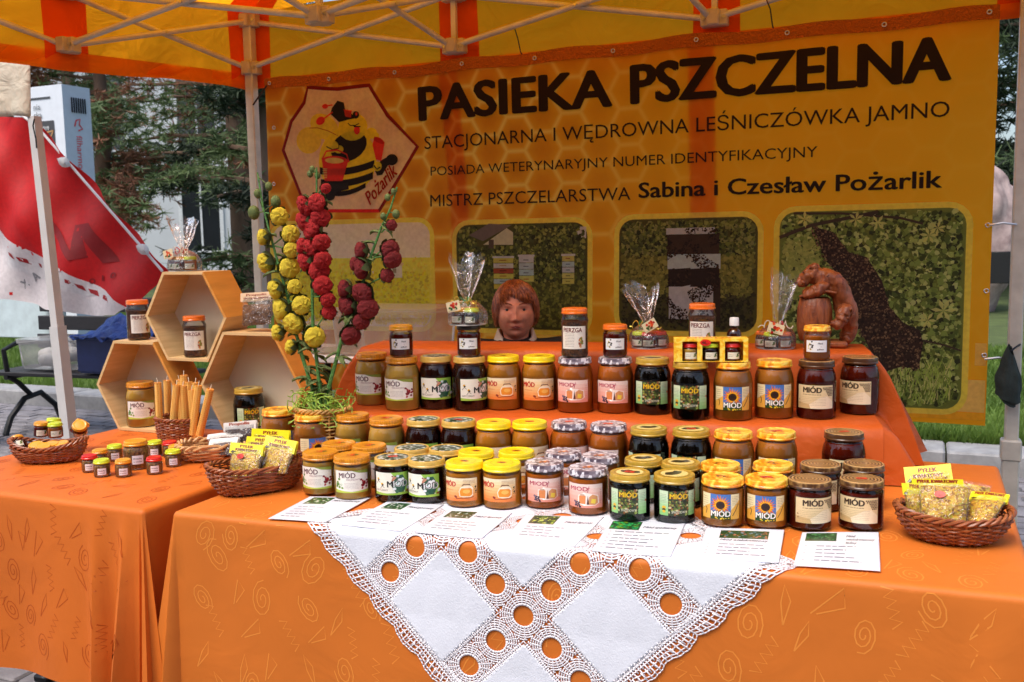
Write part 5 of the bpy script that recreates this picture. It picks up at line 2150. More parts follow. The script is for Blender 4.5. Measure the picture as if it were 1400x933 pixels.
bas6 = basket('pale round basket with green raffia holding the tall flower stems', (pf_.x, pf_.y, .7515), 0, .078, .070, .155, .80, 15, 24, m_=M_wick3, wr=.0036)
print('baskets', [tuple(round(c, 3) for c in b.location) for b in (bas1, bas2, bas3, bas4, bas5, bas6)])

# raffia nest
M_raf = mat('lime_raffia', C(150, 200, 60), .5, var=.3, scale=60, lucent=.2, c2=C(190, 226, 100))
raf = thing('raffia_nest', 'curly lime green raffia filling the flower basket', 'raffia', (pf_.x, pf_.y, .90))
for _ in range(90):
    a = random.uniform(0, 2 * PI)
    r_ = random.uniform(.01, .075)
    p = Vector((r_ * math.cos(a), r_ * math.sin(a), random.uniform(-.02, .02)))
    P = [p]
    d = Vector((random.gauss(0, 1), random.gauss(0, 1), random.gauss(.2, .5))).normalized()
    for k in range(9):
        d = (d + Vector((random.gauss(0, .6), random.gauss(0, .6), random.gauss(0, .45)))).normalized()
        n__ = P[-1] + d * .016
        hl = math.hypot(n__.x, n__.y)
        if hl > .095:
            n__.x *= .095 / hl
            n__.y *= .095 / hl
        n__.z = max(-.03, min(.055, n__.z))
        P.append(n__)
    MB().tube(P, .0016, 4).build('raffia_strand', M_raf, raf)

# left basket: little jars
GB = 'little honey jars piled in the boat basket'
for (x, y, z, lk, fk, tl, lab) in ((27, 598, .812, 'ylo', 'red', (-.5, -.5, .2), 'amber lid, tipped over at the left tip of the basket'),
                                   (56, 577, .838, 'ylo', 'red', (.0, .08, 0), 'amber lid, upright left of the lime one'),
                                   (75, 578, .838, 'lime', 'amb', (.0, .0, 0), 'lime lid, upright in the middle of the basket'),
                                   (103, 581, .836, 'ylo', 'red', (.75, .35, 0), 'amber lid, lying tilted at the basket front right'),
                                   (113, 577, .838, 'ylo', 'red', (-.2, .55, 0), 'amber lid, tucked behind at the right tip'),
                                   (74, 572, .842, 'lime', 'amb', (-.1, .1, .3), 'lime lid, peeking from behind the upright lime one'),
                                   (46, 607, .802, 'ylo', 'amb', (.3, 0, 0), 'amber lid, low in the basket beside the tipped jar'),
                                   (56, 609, .802, 'ylo', 'amb', (.25, .1, 0), 'amber lid, low in the basket, second from the left'),
                                   (68, 606, .802, 'ylo', 'amb', (.2, 0, 0), 'amber lid, low in the basket below the lime jar'),
                                   (82, 605, .802, 'ylo', 'amb', (.2, -.1, 0), 'amber lid, low in the basket near the tilted jar')):
    p = atz(x, y, z)
    M_ = Matrix.Rotation(tl[0], 3, 'X') @ Matrix.Rotation(tl[1], 3, 'Y')
    q = Vector(p) - M_ @ Vector((0, 0, .0455))
    jar('mini', fk, lk, 'mini', q, 'little honey jar with ' + lab, GB, None, turn=-.2, tilt=(tl[0], tl[1], .5))

# ================================================================ CANDLES
Nw = NT('beeswax')
v_ = Nw.coord('Object')
dd = Nw.n('ShaderNodeTexVoronoi', {'Vector': v_, 'Scale': 150, 'Randomness': .12}, feature='DISTANCE_TO_EDGE').outputs[0]
Nw.set(Nw.b, 'Base Color', Nw.ramp(dd, [(0, C(250, 200, 110)), (.2, C(220, 150, 60)), (.5, C(196, 120, 36))]))
Nw.set(Nw.b, 'Normal', Nw.bump(dd, -1, .006))
Nw.b.inputs['Roughness'].default_value = .45
Nw.b.inputs['Subsurface Weight'].default_value = .1
Nw.b.inputs['Subsurface Scale'].default_value = .2
M_wax = Nw.m
M_wick_s = mat('candle_wick', C(236, 230, 206), .8)
cm = MB()
vs_ = []
P = []
for k in range(70):      # spiral roll cross section
    a = k / 69 * 2 * PI * 3
    P.append((.004 + .0085 * k / 69, a))
nn = len(P)
for z in (0, .16):
    for r_, a in P:
        vs_.append((r_ * math.cos(a), r_ * math.sin(a), z))
cm.add(vs_, [(k, k + 1, nn + k + 1, nn + k) for k in range(nn - 1)])
cm.lathe([(.0001, .1585), (.0118, .1585)], 20)
wax_me = cm.mesh('wax_roll', M_wax)
wick_me = MB().tube([(0, 0, .157), (.0008, 0, .166), (.003, .001, .174)], .0011, 5).mesh('wick', M_wick_s)
CP = [(215.5, 524, 0, 'leftmost'), (228, 521, .05, 'second from the left, behind'), (241, 527, .16, 'leaning right, third from the left'), (250, 528.5, .03, 'in the middle front'),
      (251, 514, .06, 'tallest, at the back middle'), (262, 534, .0, 'with a wide top, right of the middle'), (271, 528, .2, 'leaning right, next to last'), (287, 533, .36, 'leaning furthest right'),
      (258, 523, .02, 'small top showing behind the middle ones'), (267, 524, .1, 'half hidden at the back right'), (245, 520, -.02, 'half hidden at the back left of the tallest')]
for i, (x, y, ln, lab) in enumerate(CP):
    top = aty(x, y, pb4.y + (.03 if i in (1, 4, 8, 9, 10) else -.02 if i != 2 else -.035))
    d = Vector((math.sin(ln), -.03 if i % 2 else .02, math.cos(ln))).normalized()
    t = thing('beeswax_candle', 'rolled beeswax candle, %s in the candle basket' % lab, 'candle', top - d * .158, 0, 'rolled beeswax candles in the basket')
    t.rotation_euler = d.to_track_quat('Z', 'Y').to_euler()
    link('wax_roll', wax_me, t)
    link('wick', wick_me, t)

# ================================================================ BAGS
M_film = clear_mat('bag_film', (.98, .98, .98, 1), .04, .08, .02, 55)
Np = NT('pollen_granules')
v_ = Np.coord('Object')
vo = Np.n('ShaderNodeTexVoronoi', {'Vector': v_, 'Scale': 320})
bwp = Np.n('ShaderNodeRGBToBW', {0: vo.outputs[1]}).outputs[0]
Np.set(Np.b, 'Base Color', Np.ramp(bwp, [(.2, C(150, 96, 10)), (.45, C(214, 156, 16)), (.6, C(232, 186, 36)), (.8, C(196, 176, 40))]))
Np.set(Np.b, 'Normal', Np.bump(vo.outputs[0], -1, .002))
Np.b.inputs['Roughness'].default_value = .7
M_pollen = Np.m
M_prop = mat('propolis_crumbs', C(96, 58, 30), .6, var=.6, scale=220, bump=1, bscale=300, c2=C(170, 112, 60))
M_capp = mat('carob_crumbs', C(90, 66, 56), .6, var=.5, scale=200, bump=.8, bscale=300)


def bag(label, corners, fillm, head, headtxt, headcol, seed, group, fill=.85, th=.018, name='sachet', cat='bag', txtc=None, red=False):
    """corners: bottom-left, bottom-right, top-right, top-left in the world; the header card folds over the top"""
    bl_, br, tr_, tl_ = [Vector(c) for c in corners]
    base = (bl_ + br) / 2
    t = thing(name, label, cat, base, 0, group)
    n_ = (br - bl_).cross(tl_ - bl_).normalized()

    def S(u, v, k, off):
        p = bl_.lerp(br, u).lerp(tl_.lerp(tr_, u), v)
        b = (max(0, math.sin(PI * min(1, max(0, u)))) ** .45) * (max(0, math.sin(PI * min(1, v * .8 + .06))) ** .5)
        ns = noise.noise(Vector((u * 3 + seed, v * 3, k))) * .35 + .85
        return p + n_ * (k * b * th * ns * (1 - .5 * v) + off * k) - base
    mb = MB()
    for k in (1, -1):
        mb.grid(lambda u, v: S(.04 + .92 * u, .03 + v * (fill - .03), k, -.0015) + n_ * (.0016 * noise.noise(Vector((u * 30, v * 30, seed)))), 22, 18)
    mb.build('pollen' if fillm is M_pollen else 'crumbs', fillm, t)
    mb = MB()
    for k in (1, -1):
        mb.grid(lambda u, v: S(u, v, k, .0006) + n_ * k * .002 * abs(noise.noise(Vector((u * 5, v * 6, seed + 3)))), 14, 14)
    mb.build('film', M_film, t)
    if head:
        c = Canvas()
        c.rect(0, 0, 1, 1, headcol, 0)
        if headtxt:
            for li, s_ in enumerate(headtxt):
                c.text(s_, .5, .62 - li * .34, .24 if len(headtxt) > 1 else .32, txtc or C(150, 50, 24), 2, width=.08 * len(s_) if len(s_) < 10 else .8, align='C', bold=.02)
            if headcol[2] < .2:
                c.poly([(.03, .1), (.12, .02), (.22, .2), (.1, .3)], C(80, 70, 20), 2)
        up = ((tl_ - bl_).normalized() + (tr_ - br).normalized()).normalized()
        hh = head

        def hm(x, y, l):
            e_ = -.006 + 0
            p = tl_.lerp(tr_, -.02 + 1.04 * x) + up * ((y - .55) * hh)
            return p + n_ * (.0035 + .0003 * l + .0015 * math.sin(x * 5 + seed)) - base
        link('header_card', c.mesh('header_card', M_paper, hm, .12), t, solid=0)
        mb = MB()
        mb.grid(lambda u, v: Vector(hm(u, v, 0)) - n_ * (.007 if v < .9 else .0045), 6, 4)
        mb.build('header_back', mat_head[0], t)
    if red:
        c = Canvas()
        c.ell(0, 0, .011, .007, C(232, 62, 34), 1, 12)
        c.text('12,-', -.007, -.0035, .006, C(110, 20, 10), 2, bold=.03)
        ctr = S(.42, .72, 1, .004)
        ux = (br - bl_).normalized()
        uy = n_.cross(ux)
        link('price_sticker', c.mesh('price_sticker', M_paper, lambda x, y, l: ctr + ux * x + uy * y + n_ * (.0015 + l * .0003)), t)
    return t


mat_head = [mat('yellow_card', C(240, 222, 40), .5, var=.04)]
YC = C(242, 226, 30)
GP1, GP2 = 'bags of bee pollen in the left basket', 'bags of bee pollen in the right basket'


def qd(pts, depths):
    """corner points on sight lines at given depths Y"""
    return [aty(x, y, d) for (x, y), d in zip(pts, depths)]


yb = pb2.y
bag('clear pollen bag standing at the front of the left basket with red price dot', qd([(312, 656), (353, 657), (360, 616), (317, 612)], [yb - .045, yb - .045, yb - .01, yb - .01]), M_pollen, .028, ('PYŁEK', 'KWIATOWY'), YC, 1, GP1, red=True)
bag('pollen bag leaning right in the left basket under a slanted yellow card', qd([(355, 655), (392, 648), (405, 612), (364, 604)], [yb - .02, yb - .02, yb + .02, yb + .02]), M_pollen, .034, ('PYŁEK', 'KWIATOWY'), YC, 2, GP1)
bag('pollen bag at the back of the left basket, its yellow card standing highest', qd([(345, 640), (392, 636), (396, 597), (346, 594)], [yb + .05, yb + .05, yb + .07, yb + .07]), M_pollen, .034, ('PYŁEK', 'KWIATOWY'), YC, 3, GP1)
bag('pollen bag half hidden in the middle of the left basket', qd([(330, 648), (372, 646), (378, 606), (338, 604)], [yb + .01, yb + .01, yb + .035, yb + .035]), M_pollen, .030, ('PYŁEK', 'KWIATOWY'), YC, 4, GP1)
yb = pb3.y
bag('large pollen bag at the front of the right basket with red price dot', qd([(1258, 722), (1322, 724), (1327, 664), (1256, 661)], [yb - .055, yb - .055, yb - .01, yb - .01]), M_pollen, 0, None, YC, 5, GP2, .95, .022, red=True)
bag('pollen bag slumped over the right rim of the right basket', qd([(1318, 720), (1358, 716), (1378, 682), (1328, 678)], [yb - .03, yb - .03, yb + .03, yb + .03]), M_pollen, .022, ('PYŁEK KWIATOWY',), YC, 6, GP2)
bag('pollen bag tucked at the left side of the right basket', qd([(1240, 712), (1275, 716), (1268, 670), (1234, 668)], [yb - .02, yb - .02, yb, yb]), M_pollen, .024, ('PYŁEK',), YC, 7, GP2)
bag('pollen bag behind the others, tallest yellow card in the right basket', qd([(1245, 690), (1305, 688), (1300, 645), (1238, 650)], [yb + .05, yb + .05, yb + .08, yb + .08]), M_pollen, .036, ('PYŁEK', 'KWIATOWY'), YC, 8, GP2)
bag('pollen bag in the middle of the right basket under a long yellow card', qd([(1252, 700), (1318, 700), (1316, 662), (1248, 661)], [yb + .015, yb + .015, yb + .03, yb + .03]), M_pollen, .020, ('PYŁEK KWIATOWY',), YC, 9, GP2)
bag('pollen bag at the back right of the right basket without card', qd([(1312, 700), (1350, 698), (1356, 664), (1310, 656)], [yb + .04, yb + .04, yb + .07, yb + .07]), M_pollen, 0, None, YC, 10, GP2, .9)
mat_head[0] = mat('cream_card', C(232, 226, 212), .5, var=.04)
WC = C(234, 230, 222)
yb = pb5.y
GP3 = 'sachets in the pale chip basket'
bag('propolis sachet standing upright at the back of the pale basket', qd([(308, 612), (350, 610), (350, 580), (307, 584)], [yb + .04, yb + .04, yb + .05, yb + .05]), M_capp, .026, ('Propolis',), WC, 11, GP3, txtc=C(170, 90, 70))
bag('propolis sachet lying flat across the middle of the pale basket', qd([(283, 618), (325, 616), (332, 594), (285, 598)], [yb + .0, yb + .0, yb + .04, yb + .04]), M_capp, .018, None, WC, 12, GP3)
bag('propolis sachet nearest the nut jars in the pale basket', qd([(284, 626), (318, 624), (325, 602), (288, 606)], [yb - .04, yb - .04, yb - .005, yb - .005]), M_capp, .022, None, WC, 13, GP3)
bag('bag of brown propolis crumbs with cream card on the large hexagon shelf', qd([(331, 447), (371, 444), (372, 404), (331, 407)], [HY + .03, HY + .03, HY + .05, HY + .05]), M_prop, .028, ('Propolis', 'oczyszczony'), C(232, 200, 160), 14, None, .72, .02, txtc=C(170, 90, 70))

# ================================================================ PAPER SHEETS
def sheet(label, tl_, tr_, br, bl_, title, pic, lines, z, seed, ticks=False):
    cs = [atz(*q, z) for q in (bl_, br, tr_, tl_)]
    base = sum((Vector(c) for c in cs), Vector()) / 4
    t = thing('price_sheet', label, 'sheet', base, 0, 'laminated honey description sheets along the table front')
    q = random.Random(seed)
    c = Canvas()
    c.rect(0, 0, 1, 1, C(236, 238, 246), 0)
    x0, y0, x1, y1 = pic
    c.rect(x0, y0, x1, y1, C(40, 80, 40), 1)
    c.leaves(x0 + .02, y0 + .03, x1 - .02, y1 - .03, 70, .022, [[C(60, 110, 50), C(30, 60, 30), C(226, 230, 210), C(90, 140, 70)], [C(40, 90, 50), C(220, 226, 214), C(24, 40, 26)], [C(70, 110, 90), C(200, 214, 206), C(30, 60, 46)],
             [C(200, 220, 90), C(90, 130, 40), C(20, 30, 20)], [C(30, 160, 90), C(60, 190, 90), C(120, 150, 30)], [C(60, 110, 120), C(200, 120, 90), C(40, 80, 60), C(120, 150, 160)], [C(30, 80, 40), C(80, 140, 80), C(12, 40, 24)]][seed % 7], 1.3, q)
    for k, s_ in enumerate(title[0]):
        c.text(s_, title[1], title[2] - k * .095, .055, C(50, 50, 80), 2, slant=.25, width=title[3] * len(s_) / max(len(z_) for z_ in title[0]), bold=.02)
    for k in range(lines[1]):
        c.words(lines[0], lines[2] - k * .10, lines[3] * q.uniform(.55, 1), .022, C(96, 100, 130), 2, q)
        if ticks:
            c.rect(.07, lines[2] - k * .10, .10, lines[2] - k * .10 + .012, C(140, 144, 160), 2)
    def mp(x, y, l):
        p = cs[0].lerp(cs[1], x).lerp(cs[3].lerp(cs[2], x), y)
        return (p.x - base.x, p.y - base.y, .00012 * l + .0006 * math.sin(x * 3 + seed))
    link('printed_face', c.mesh('printed_face', M_paper, mp, .2), t)
    mb = MB()
    mb.grid(lambda u, v: Vector(mp(u * 1.012 - .006, v * 1.012 - .006, 0)) - Vector((0, 0, .0004)), 8, 3)
    mb.build('laminate', clear_or_white, t, solid=.0005)


clear_or_white = mat('laminate_edge', C(226, 230, 238), .2, var=.02, coat=.5)
ZP = .7548
sheet('leftmost printed sheet, in front of the raspberry honey jars', (424, 679), (506, 681), (445, 714), (367, 709), (('Miód malinowy',), .5, .80, .45), (.10, .66, .46, .96), (.12, 5, .52, .55), ZP, 0)
sheet('second printed sheet from the left, in front of the buckwheat jars', (530, 686), (606, 690), (548.5, 726), (467, 718), (('Miód gryczany',), .5, .80, .45), (.10, .70, .46, .96), (.12, 5, .56, .6), ZP + .0007, 1)
sheet('third printed sheet, before the bright yellow lids', (612, 698), (700, 701), (658, 736), (568, 728), (('Miód lipowy',), .52, .76, .42), (.08, .68, .48, .97), (.12, 4, .52, .8), ZP + .0014, 2)
sheet('fourth printed sheet, before the silver lids', (719, 703.6), (825, 707), (785, 747), (688, 739), (('Miód lipowy',), .58, .74, .36), (.12, .66, .46, .98), (.14, 4, .54, .6), ZP, 3)
sheet('fifth printed sheet with a bright green picture, before the gold lids', (835, 711), (937, 715), (916, 761.5), (810, 752.6), (('Miód spadziowy',), .48, .78, .44), (.04, .70, .44, .98), (.14, 6, .62, .74), ZP + .0007, 4, True)
sheet('sixth printed sheet with a long blue picture, before the sunflower jars', (966, 721), (1072, 725), (1064, 770), (952.6, 762.6), (('Miód wielokwiatowy',), .22, .58, .6), (.20, .66, .82, .92), (.22, 4, .46, .66), ZP + .0002, 5, True)
sheet('rightmost printed sheet with a dark green picture, before the brown lids', (1097, 728), (1201, 728), (1203, 780.8), (1085.6, 773), (('Miód', 'wielokwiatowy', 'leśny'), .58, .84, .36), (.06, .72, .46, .97), (.22, 5, .56, .66), ZP, 6, True)

# ================================================================ FLOWERS
def crepe(name, c, c2):
    N = NT(name)
    v = N.coord('Object')
    f = N.noise(v, 120, 3, .6, .6)
    N.set(N.b, 'Base Color', N.ramp(f, [(.35, c), (.65, c2)]))
    N.set(N.b, 'Normal', N.bump(f, .9, .004))
    N.b.inputs['Roughness'].default_value = .7
    return N.m


M_fy = crepe('yellow_crepe', C(236, 196, 24), C(252, 232, 70))
M_fr = crepe('red_crepe', C(160, 6, 8), C(212, 20, 20))
M_fd = crepe('dark_red_crepe', C(98, 2, 5), C(150, 8, 14))
M_sep = crepe('green_sepal', C(70, 84, 34), C(104, 116, 54))
M_stem = crepe('green_stem_tape', C(56, 104, 46), C(92, 144, 66))


def pom(seed):
    """ruffled crepe paper ball: crinkled overlapping folds"""
    bm = bmesh.new()
    bmesh.ops.create_icosphere(bm, subdivisions=4, radius=1)
    for v in bm.verts:
        p = v.co.copy()
        a = math.atan2(p.y, p.x)
        q = Vector((p.x * 2.2 + seed * 7, p.y * 2.2, p.z * 1.2))
        sn_ = math.hypot(p.x, p.y)
        nz = noise.noise(q)
        petal = abs(math.sin(a * 2.5 + p.z * 1.6 + nz * 2.5 + seed)) ** .6
        pleat = math.sin(a * 23 + 4 * nz + p.z * 2)
        r_ = 1 + (.15 * (petal - .7) + .035 * pleat) * sn_ + .05 * noise.noise(q * 4)
        if p.z > .5:
            r_ -= .22 * (p.z - .5) / .5 * (1 + .5 * math.sin(a * 5 + p.z * 9))
        v.co = p * r_
        v.co.z *= .76
    return MB().bm(bm)


def sepals():
    mb = MB()
    for k in range(6):
        a = 2 * PI * k / 6

        def fn(u, v):
            s_ = (u - .5) * .74 * (math.sin(PI * min(1, v * .8 + .18)) ** .7)
            r_ = 1.10 * math.sin(v * 1.35)
            z = -.92 + .95 * (1 - math.cos(v * 1.35))
            return (r_ * math.cos(a) - s_ * math.sin(a), r_ * math.sin(a) + s_ * math.cos(a), z)
        mb.grid(fn, 4, 5)
    mb.lathe([(.001, -1.08), (.14, -1.05), (.30, -.92), (.2, -.80)], 10)
    return mb


POM = {}
for key, m_ in (('y', M_fy), ('r', M_fr), ('d', M_fd)):
    POM[key] = [pom(s_).mesh('blossom', m_) for s_ in (1, 2, 3)]
SEP = sepals().mesh('sepals', M_sep)
FY = 2.30


def flower_stalk(label, key, stem, blooms, buds, yd):
    root = aty(*stem[-1], pf_.y)
    t = thing('flower_stalk', label, 'flower', root, 0, 'tall paper flower stalks in the pale basket')
    pts = [aty(x, y, pf_.y + (yd if i < len(stem) - 1 else 0) * (1 - i / len(stem))) - root for i, (x, y) in enumerate(stem)]
    MB().tube(pts + [Vector((0, 0, -.06))], [.0022 + .0042 * i / len(pts) for i in range(len(pts) + 1)], 7).build('stem', M_stem, t)
    rnd = random.Random(len(blooms))
    W = [p + root for p in pts]
    for (x, y, r_) in blooms + [(a, b, c, 1) for a, b, c in buds] if False else blooms:
        side = x - min(stem, key=lambda q: abs(q[1] - y))[0]
        p = aty(x, y, pf_.y + yd * .6 - .012 + rnd.uniform(-.01, .006))
        sc_ = r_ / FPX * 2.75 * 1.12
        # the blossom faces away from the stem and towards the front, hanging a little
        s0 = min(W, key=lambda q: abs(q.z - p.z))
        d = Vector((max(-1, min(1, side / 13)) * .95, -.55 - rnd.random() * .35, rnd.uniform(-.45, .15))).normalized()
        q_ = d.to_track_quat('Z', 'Y').to_euler()
        o = link('blossom', rnd.choice(POM[key]), t, loc=p - root)
        o.scale = (sc_ * .86, sc_ * .86, sc_ * .86)
        o.rotation_euler = q_
        s_ = link('sepals', SEP, o)
        s_.scale = (1.16, 1.16, 1.1)
        c0 = p - root - d * sc_ * .9
        MB().tube([s0 - root + Vector((0, .002, -.012)), (s0 - root).lerp(c0, .5) + Vector((0, 0, -.004)), c0], .0022, 5).build('flower_stem', M_stem, t)
    for (x, y, r_) in buds:
        p = aty(x, y, pf_.y + yd * .6)
        sc_ = r_ / FPX * 2.75
        s0 = min(W, key=lambda q: abs(q.z - p.z))
        bm = bmesh.new()
        bmesh.ops.create_icosphere(bm, subdivisions=2, radius=sc_)
        b_ = MB().bm(bm, 0, Matrix.Translation(p - root) @ Matrix.Scale(1.25, 4, (0, 0, 1)))
        b_.tube([s0 - root + Vector((0, 0, -.01)), p - root], .0018, 5)
        b_.build('bud', M_sep, t)
    # leaves
    for k in range(26):
        i = rnd.randint(1, len(pts) - 2) if k % 2 else len(pts) - rnd.choice((2, 3))
        c0 = pts[i].lerp(pts[i + 1], rnd.random())
        a = rnd.uniform(0, 6.28)
        L = rnd.uniform(.03, .055)
        dr = Vector((math.cos(a), math.sin(a) * .7, rnd.uniform(-.2, .6))).normalized()
        sd = dr.cross(Vector((0, 0, 1))).normalized()

        def fn(u, v):
            return c0 + dr * (L * v) + sd * ((u - .5) * L * .5 * math.sin(PI * min(1, v + .06)) * (1 + .3 * math.sin(v * 20))) - Vector((0, 0, 1)) * (L * .5 * v * v) + Vector((0, 0, .004 * math.sin(u * 9)))
        MB().grid(fn, 6, 7).build('leaf', M_sep, t)
    return t


flower_stalk('tall stalk of ruffled yellow paper blossoms, leftmost in the basket', 'y',
             [(352, 236), (360, 285), (372, 330), (383, 370), (393, 405), (402, 445), (414, 490), (430, 540)],
             [(382, 296, 12), (358.5, 324.5, 11), (397.5, 320, 12), (361.5, 360, 14), (399, 342, 11), (396, 366.5, 14), (375, 396.5, 13), (403, 392, 10), (382.5, 423.5, 14), (412.5, 417.5, 13), (400.5, 443, 15), (378, 455, 11), (430.5, 461, 14), (396, 474.5, 10)],
             [(352.5, 265, 5.5), (367.5, 255, 5), (377, 276, 7), (347, 291, 8)], .0)
flower_stalk('stalk of bright red paper blossoms in the middle of the basket', 'r',
             [(433, 229), (433, 262), (431, 300), (428, 350), (427, 400), (428, 450), (434, 500), (438, 540)],
             [(414, 280, 12), (433, 277, 12), (445.5, 258, 7), (420, 284, 12), (438, 297.5, 13), (414, 303.5, 13), (425.5, 313.5, 14), (439.5, 332, 12), (412.5, 336.5, 11), (424.5, 341, 14), (416.5, 359, 13), (441, 356, 12), (436.5, 370.5, 14), (441, 390.5, 13), (448.5, 410, 10), (450, 427, 10)],
             [(427, 232, 4), (434, 240, 4), (424, 238, 4)], -.02)
flower_stalk('leaning stalk of dark crimson paper blossoms, rightmost in the basket', 'd',
             [(543, 256), (534, 285), (521, 312), (508, 348), (496, 388), (482, 425), (468, 462), (447, 540)],
             [(535.5, 308, 7), (492, 342.5, 11), (534, 341, 12), (537, 355, 12), (492, 368, 14), (484, 361, 9), (529.5, 377, 9), (469.5, 395, 12), (494.5, 401, 14), (472.5, 419, 14), (503, 422, 14), (494, 440, 11), (480, 459.5, 13)],
             [(541.5, 293, 5), (524, 296, 4), (530, 270, 4), (538, 262, 3.5)], .01)

# ================================================================ GIFT PACKS
M_cello = clear_mat('cellophane', (.99, .99, .99, 1), .05, .03, .025, 34)
M_ribg = mat('green_ribbon', C(30, 130, 70), .25, .3, coat=.6)
M_ribr = mat('red_ribbon', C(190, 30, 30), .3, coat=.5)
M_ribw = mat('pale_raffia', C(226, 214, 190), .7)
M_gold = mat('gold_ribbon', C(206, 176, 70), .25, .5)
M_card = mat('white_disc_card', C(226, 226, 226), .5)


def gift(label, loc, jars_, H, lean, rib, seed, tagpos, wfan=.055):
    t = thing('gift_pack', label, 'gift', loc, 0, 'cellophane wrapped gifts of small honey jars')
    rnd = random.Random(seed)
    MB().lathe([(.0001, 0), (.052, 0), (.052, .0012), (.0001, .0012)], 24).build('card_disc', M_card, t)
    for (x, y, lk, fk, a) in jars_:
        r_ = jar('mini', fk, lk, 'mini', (x, y, .0014), None, parent=t, turn=a)
    # wrapping: bag round the jars, gathered neck, crumpled fan above
    neck = Vector((lean * .3, 0, .068))

    def fn(u, v):
        a = 2 * PI * u
        cr = noise.noise(Vector((math.cos(a) * 2.2 + seed, math.sin(a) * 2.2, v * 3))) + .5 * math.sin(a * 11 + v * 3 + seed) * (.4 if v > .4 else .15)
        if v < .38:
            q = v / .38
            r_ = .054 * (1 - q) ** .5 * .85 + .010 + .010 * math.sin(q * PI) + .003 * cr
            z = .001 + .067 * q ** .8
            c_ = neck * q
            return Vector((r_ * math.cos(a) + c_.x * q, r_ * math.sin(a) * .92, z))
        q = (v - .38) / .62
        r_ = .008 + wfan * q ** .8 * (1 + .35 * cr)
        fl = .35 + .25 * abs(math.sin(a * 2.5 + seed))
        z = .068 + (H - .068) * q * (1 + .18 * cr * q + .12 * math.sin(a * 3 + seed) * q)
        return Vector((neck.x + lean * q + r_ * math.cos(a), r_ * math.sin(a) * fl, z))
    MB().grid(fn, 72, 30, closed_u=True).build('cellophane', M_cello, t)
    # ribbon bow and curled ends
    n0 = neck + Vector((0, -.012, -.002))
    mb = MB()
    mb.tube([neck + Vector((.013 * math.cos(2 * PI * k / 14), .013 * math.sin(2 * PI * k / 14), 0)) for k in range(14)], .0022, 6, closed=True)
    for s_ in (-1, 1):
        mb.tube([n0 + Vector((s_ * (.002 + .016 * math.sin(PI * k / 8)), -.004 - .006 * math.sin(PI * k / 8), .014 * math.sin(2 * PI * k / 8) * .8)) for k in range(9)], .0019, 5)
    mb.build('ribbon_bow', M_ribg if rib == 'g' else M_ribr, t)
    mb = MB()
    for s_ in (-1, 1, .4):
        P = []
        for k in range(26):
            q = k / 25
            a = q * 13 + seed
            P.append(n0 + Vector((s_ * (.006 + .04 * q) + .006 * math.cos(a) * q, -.01 - .004 * q, .012 * math.sin(q * 3) - .014 * q + .008 * math.sin(a))))
        mb.tube(P, .0012, 4)
    mb.build('curled_ribbon', M_gold if rib == 'g' else M_ribw, t)
    c = Canvas()
    c.rrect(-.022, -.014, .022, .014, .002, C(234, 218, 176), 0)
    for _ in range(9):
        c.blob(rnd.gauss(.002, .006), rnd.gauss(.002, .004), .005, rnd.choice([C(206, 50, 30), C(226, 90, 40), C(180, 30, 24)]), 1 + rnd.random(), 6, rnd)
    for _ in range(6):
        c.blob(rnd.gauss(-.004, .007), rnd.gauss(-.006, .002), .004, C(60, 90, 40), 1 + rnd.random(), 5, rnd)
    c.words(-.019, -.011, .03, .001, C(90, 80, 60), 2, rnd)
    tx, tz, ta = tagpos
    ca, sa = math.cos(ta), math.sin(ta)
    link('gift_tag', c.mesh('gift_tag', M_paper, lambda x, y, l: (tx + x * ca - y * sa, -.052 - .0002 * l - x * .1, tz + x * sa + y * ca)), t)
    MB().tube([n0, (tx, -.05, tz + .012)], .0008, 4).build('tag_string', M_ribw, t)
    return t


p = atz(884, 477, Z2)
gift('cellophane gift with red and lime lidded jars right of the silver lids', (p.x, p.y + .03, Z2 + .001), [(-.026, -.012, 'lime', 'red', -.2), (.006, -.024, 'red', 'red', .1), (.028, .006, 'red', 'red', .9), (-.004, .026, 'ylo', 'red', 0)], .178, -.02, 'g', 1, (.016, .068, .55), .045)
p = atz(1058, 478, Z2)
gift('cellophane gift with red checked bow beside the carved bear', (p.x, p.y + .03, Z2 + .001), [(-.008, -.024, 'lime', 'gry', 0), (.024, -.012, 'org', 'amb', .5), (-.034, .008, 'org', 'red', -.6), (.006, .022, 'ylo', 'amb', 0)], .20, .02, 'r', 2, (.008, .060, -.25), .032)
w7 = row4w[3]
gift('tall cellophane gift with flower tag standing on the black lidded jar', (w7.x - .002, w7.y, zt4 + .0885), [(-.022, -.010, 'ylo', 'red', 0), (.020, -.014, 'lime', 'gry', .1), (.0, .022, 'ylo', 'red', .3)], .185, .0, 'g', 3, (-.018, .054, .22), .045)
p = aty(253, 366, HY + .06)
gift('cellophane gift with red ribbon on top of the highest hexagon shelf', (p.x, HY + .06, H2[1] + H2[2] * .866 + .001), [(-.030, -.008, 'ylo', 'red', -.5), (-.002, -.024, 'ylo', 'red', .0), (.028, -.006, 'lime', 'amb', .6), (.0, .020, 'org', 'red', 0)], .165, .0, 'r', 4, (-.02, .056, .2), .05)

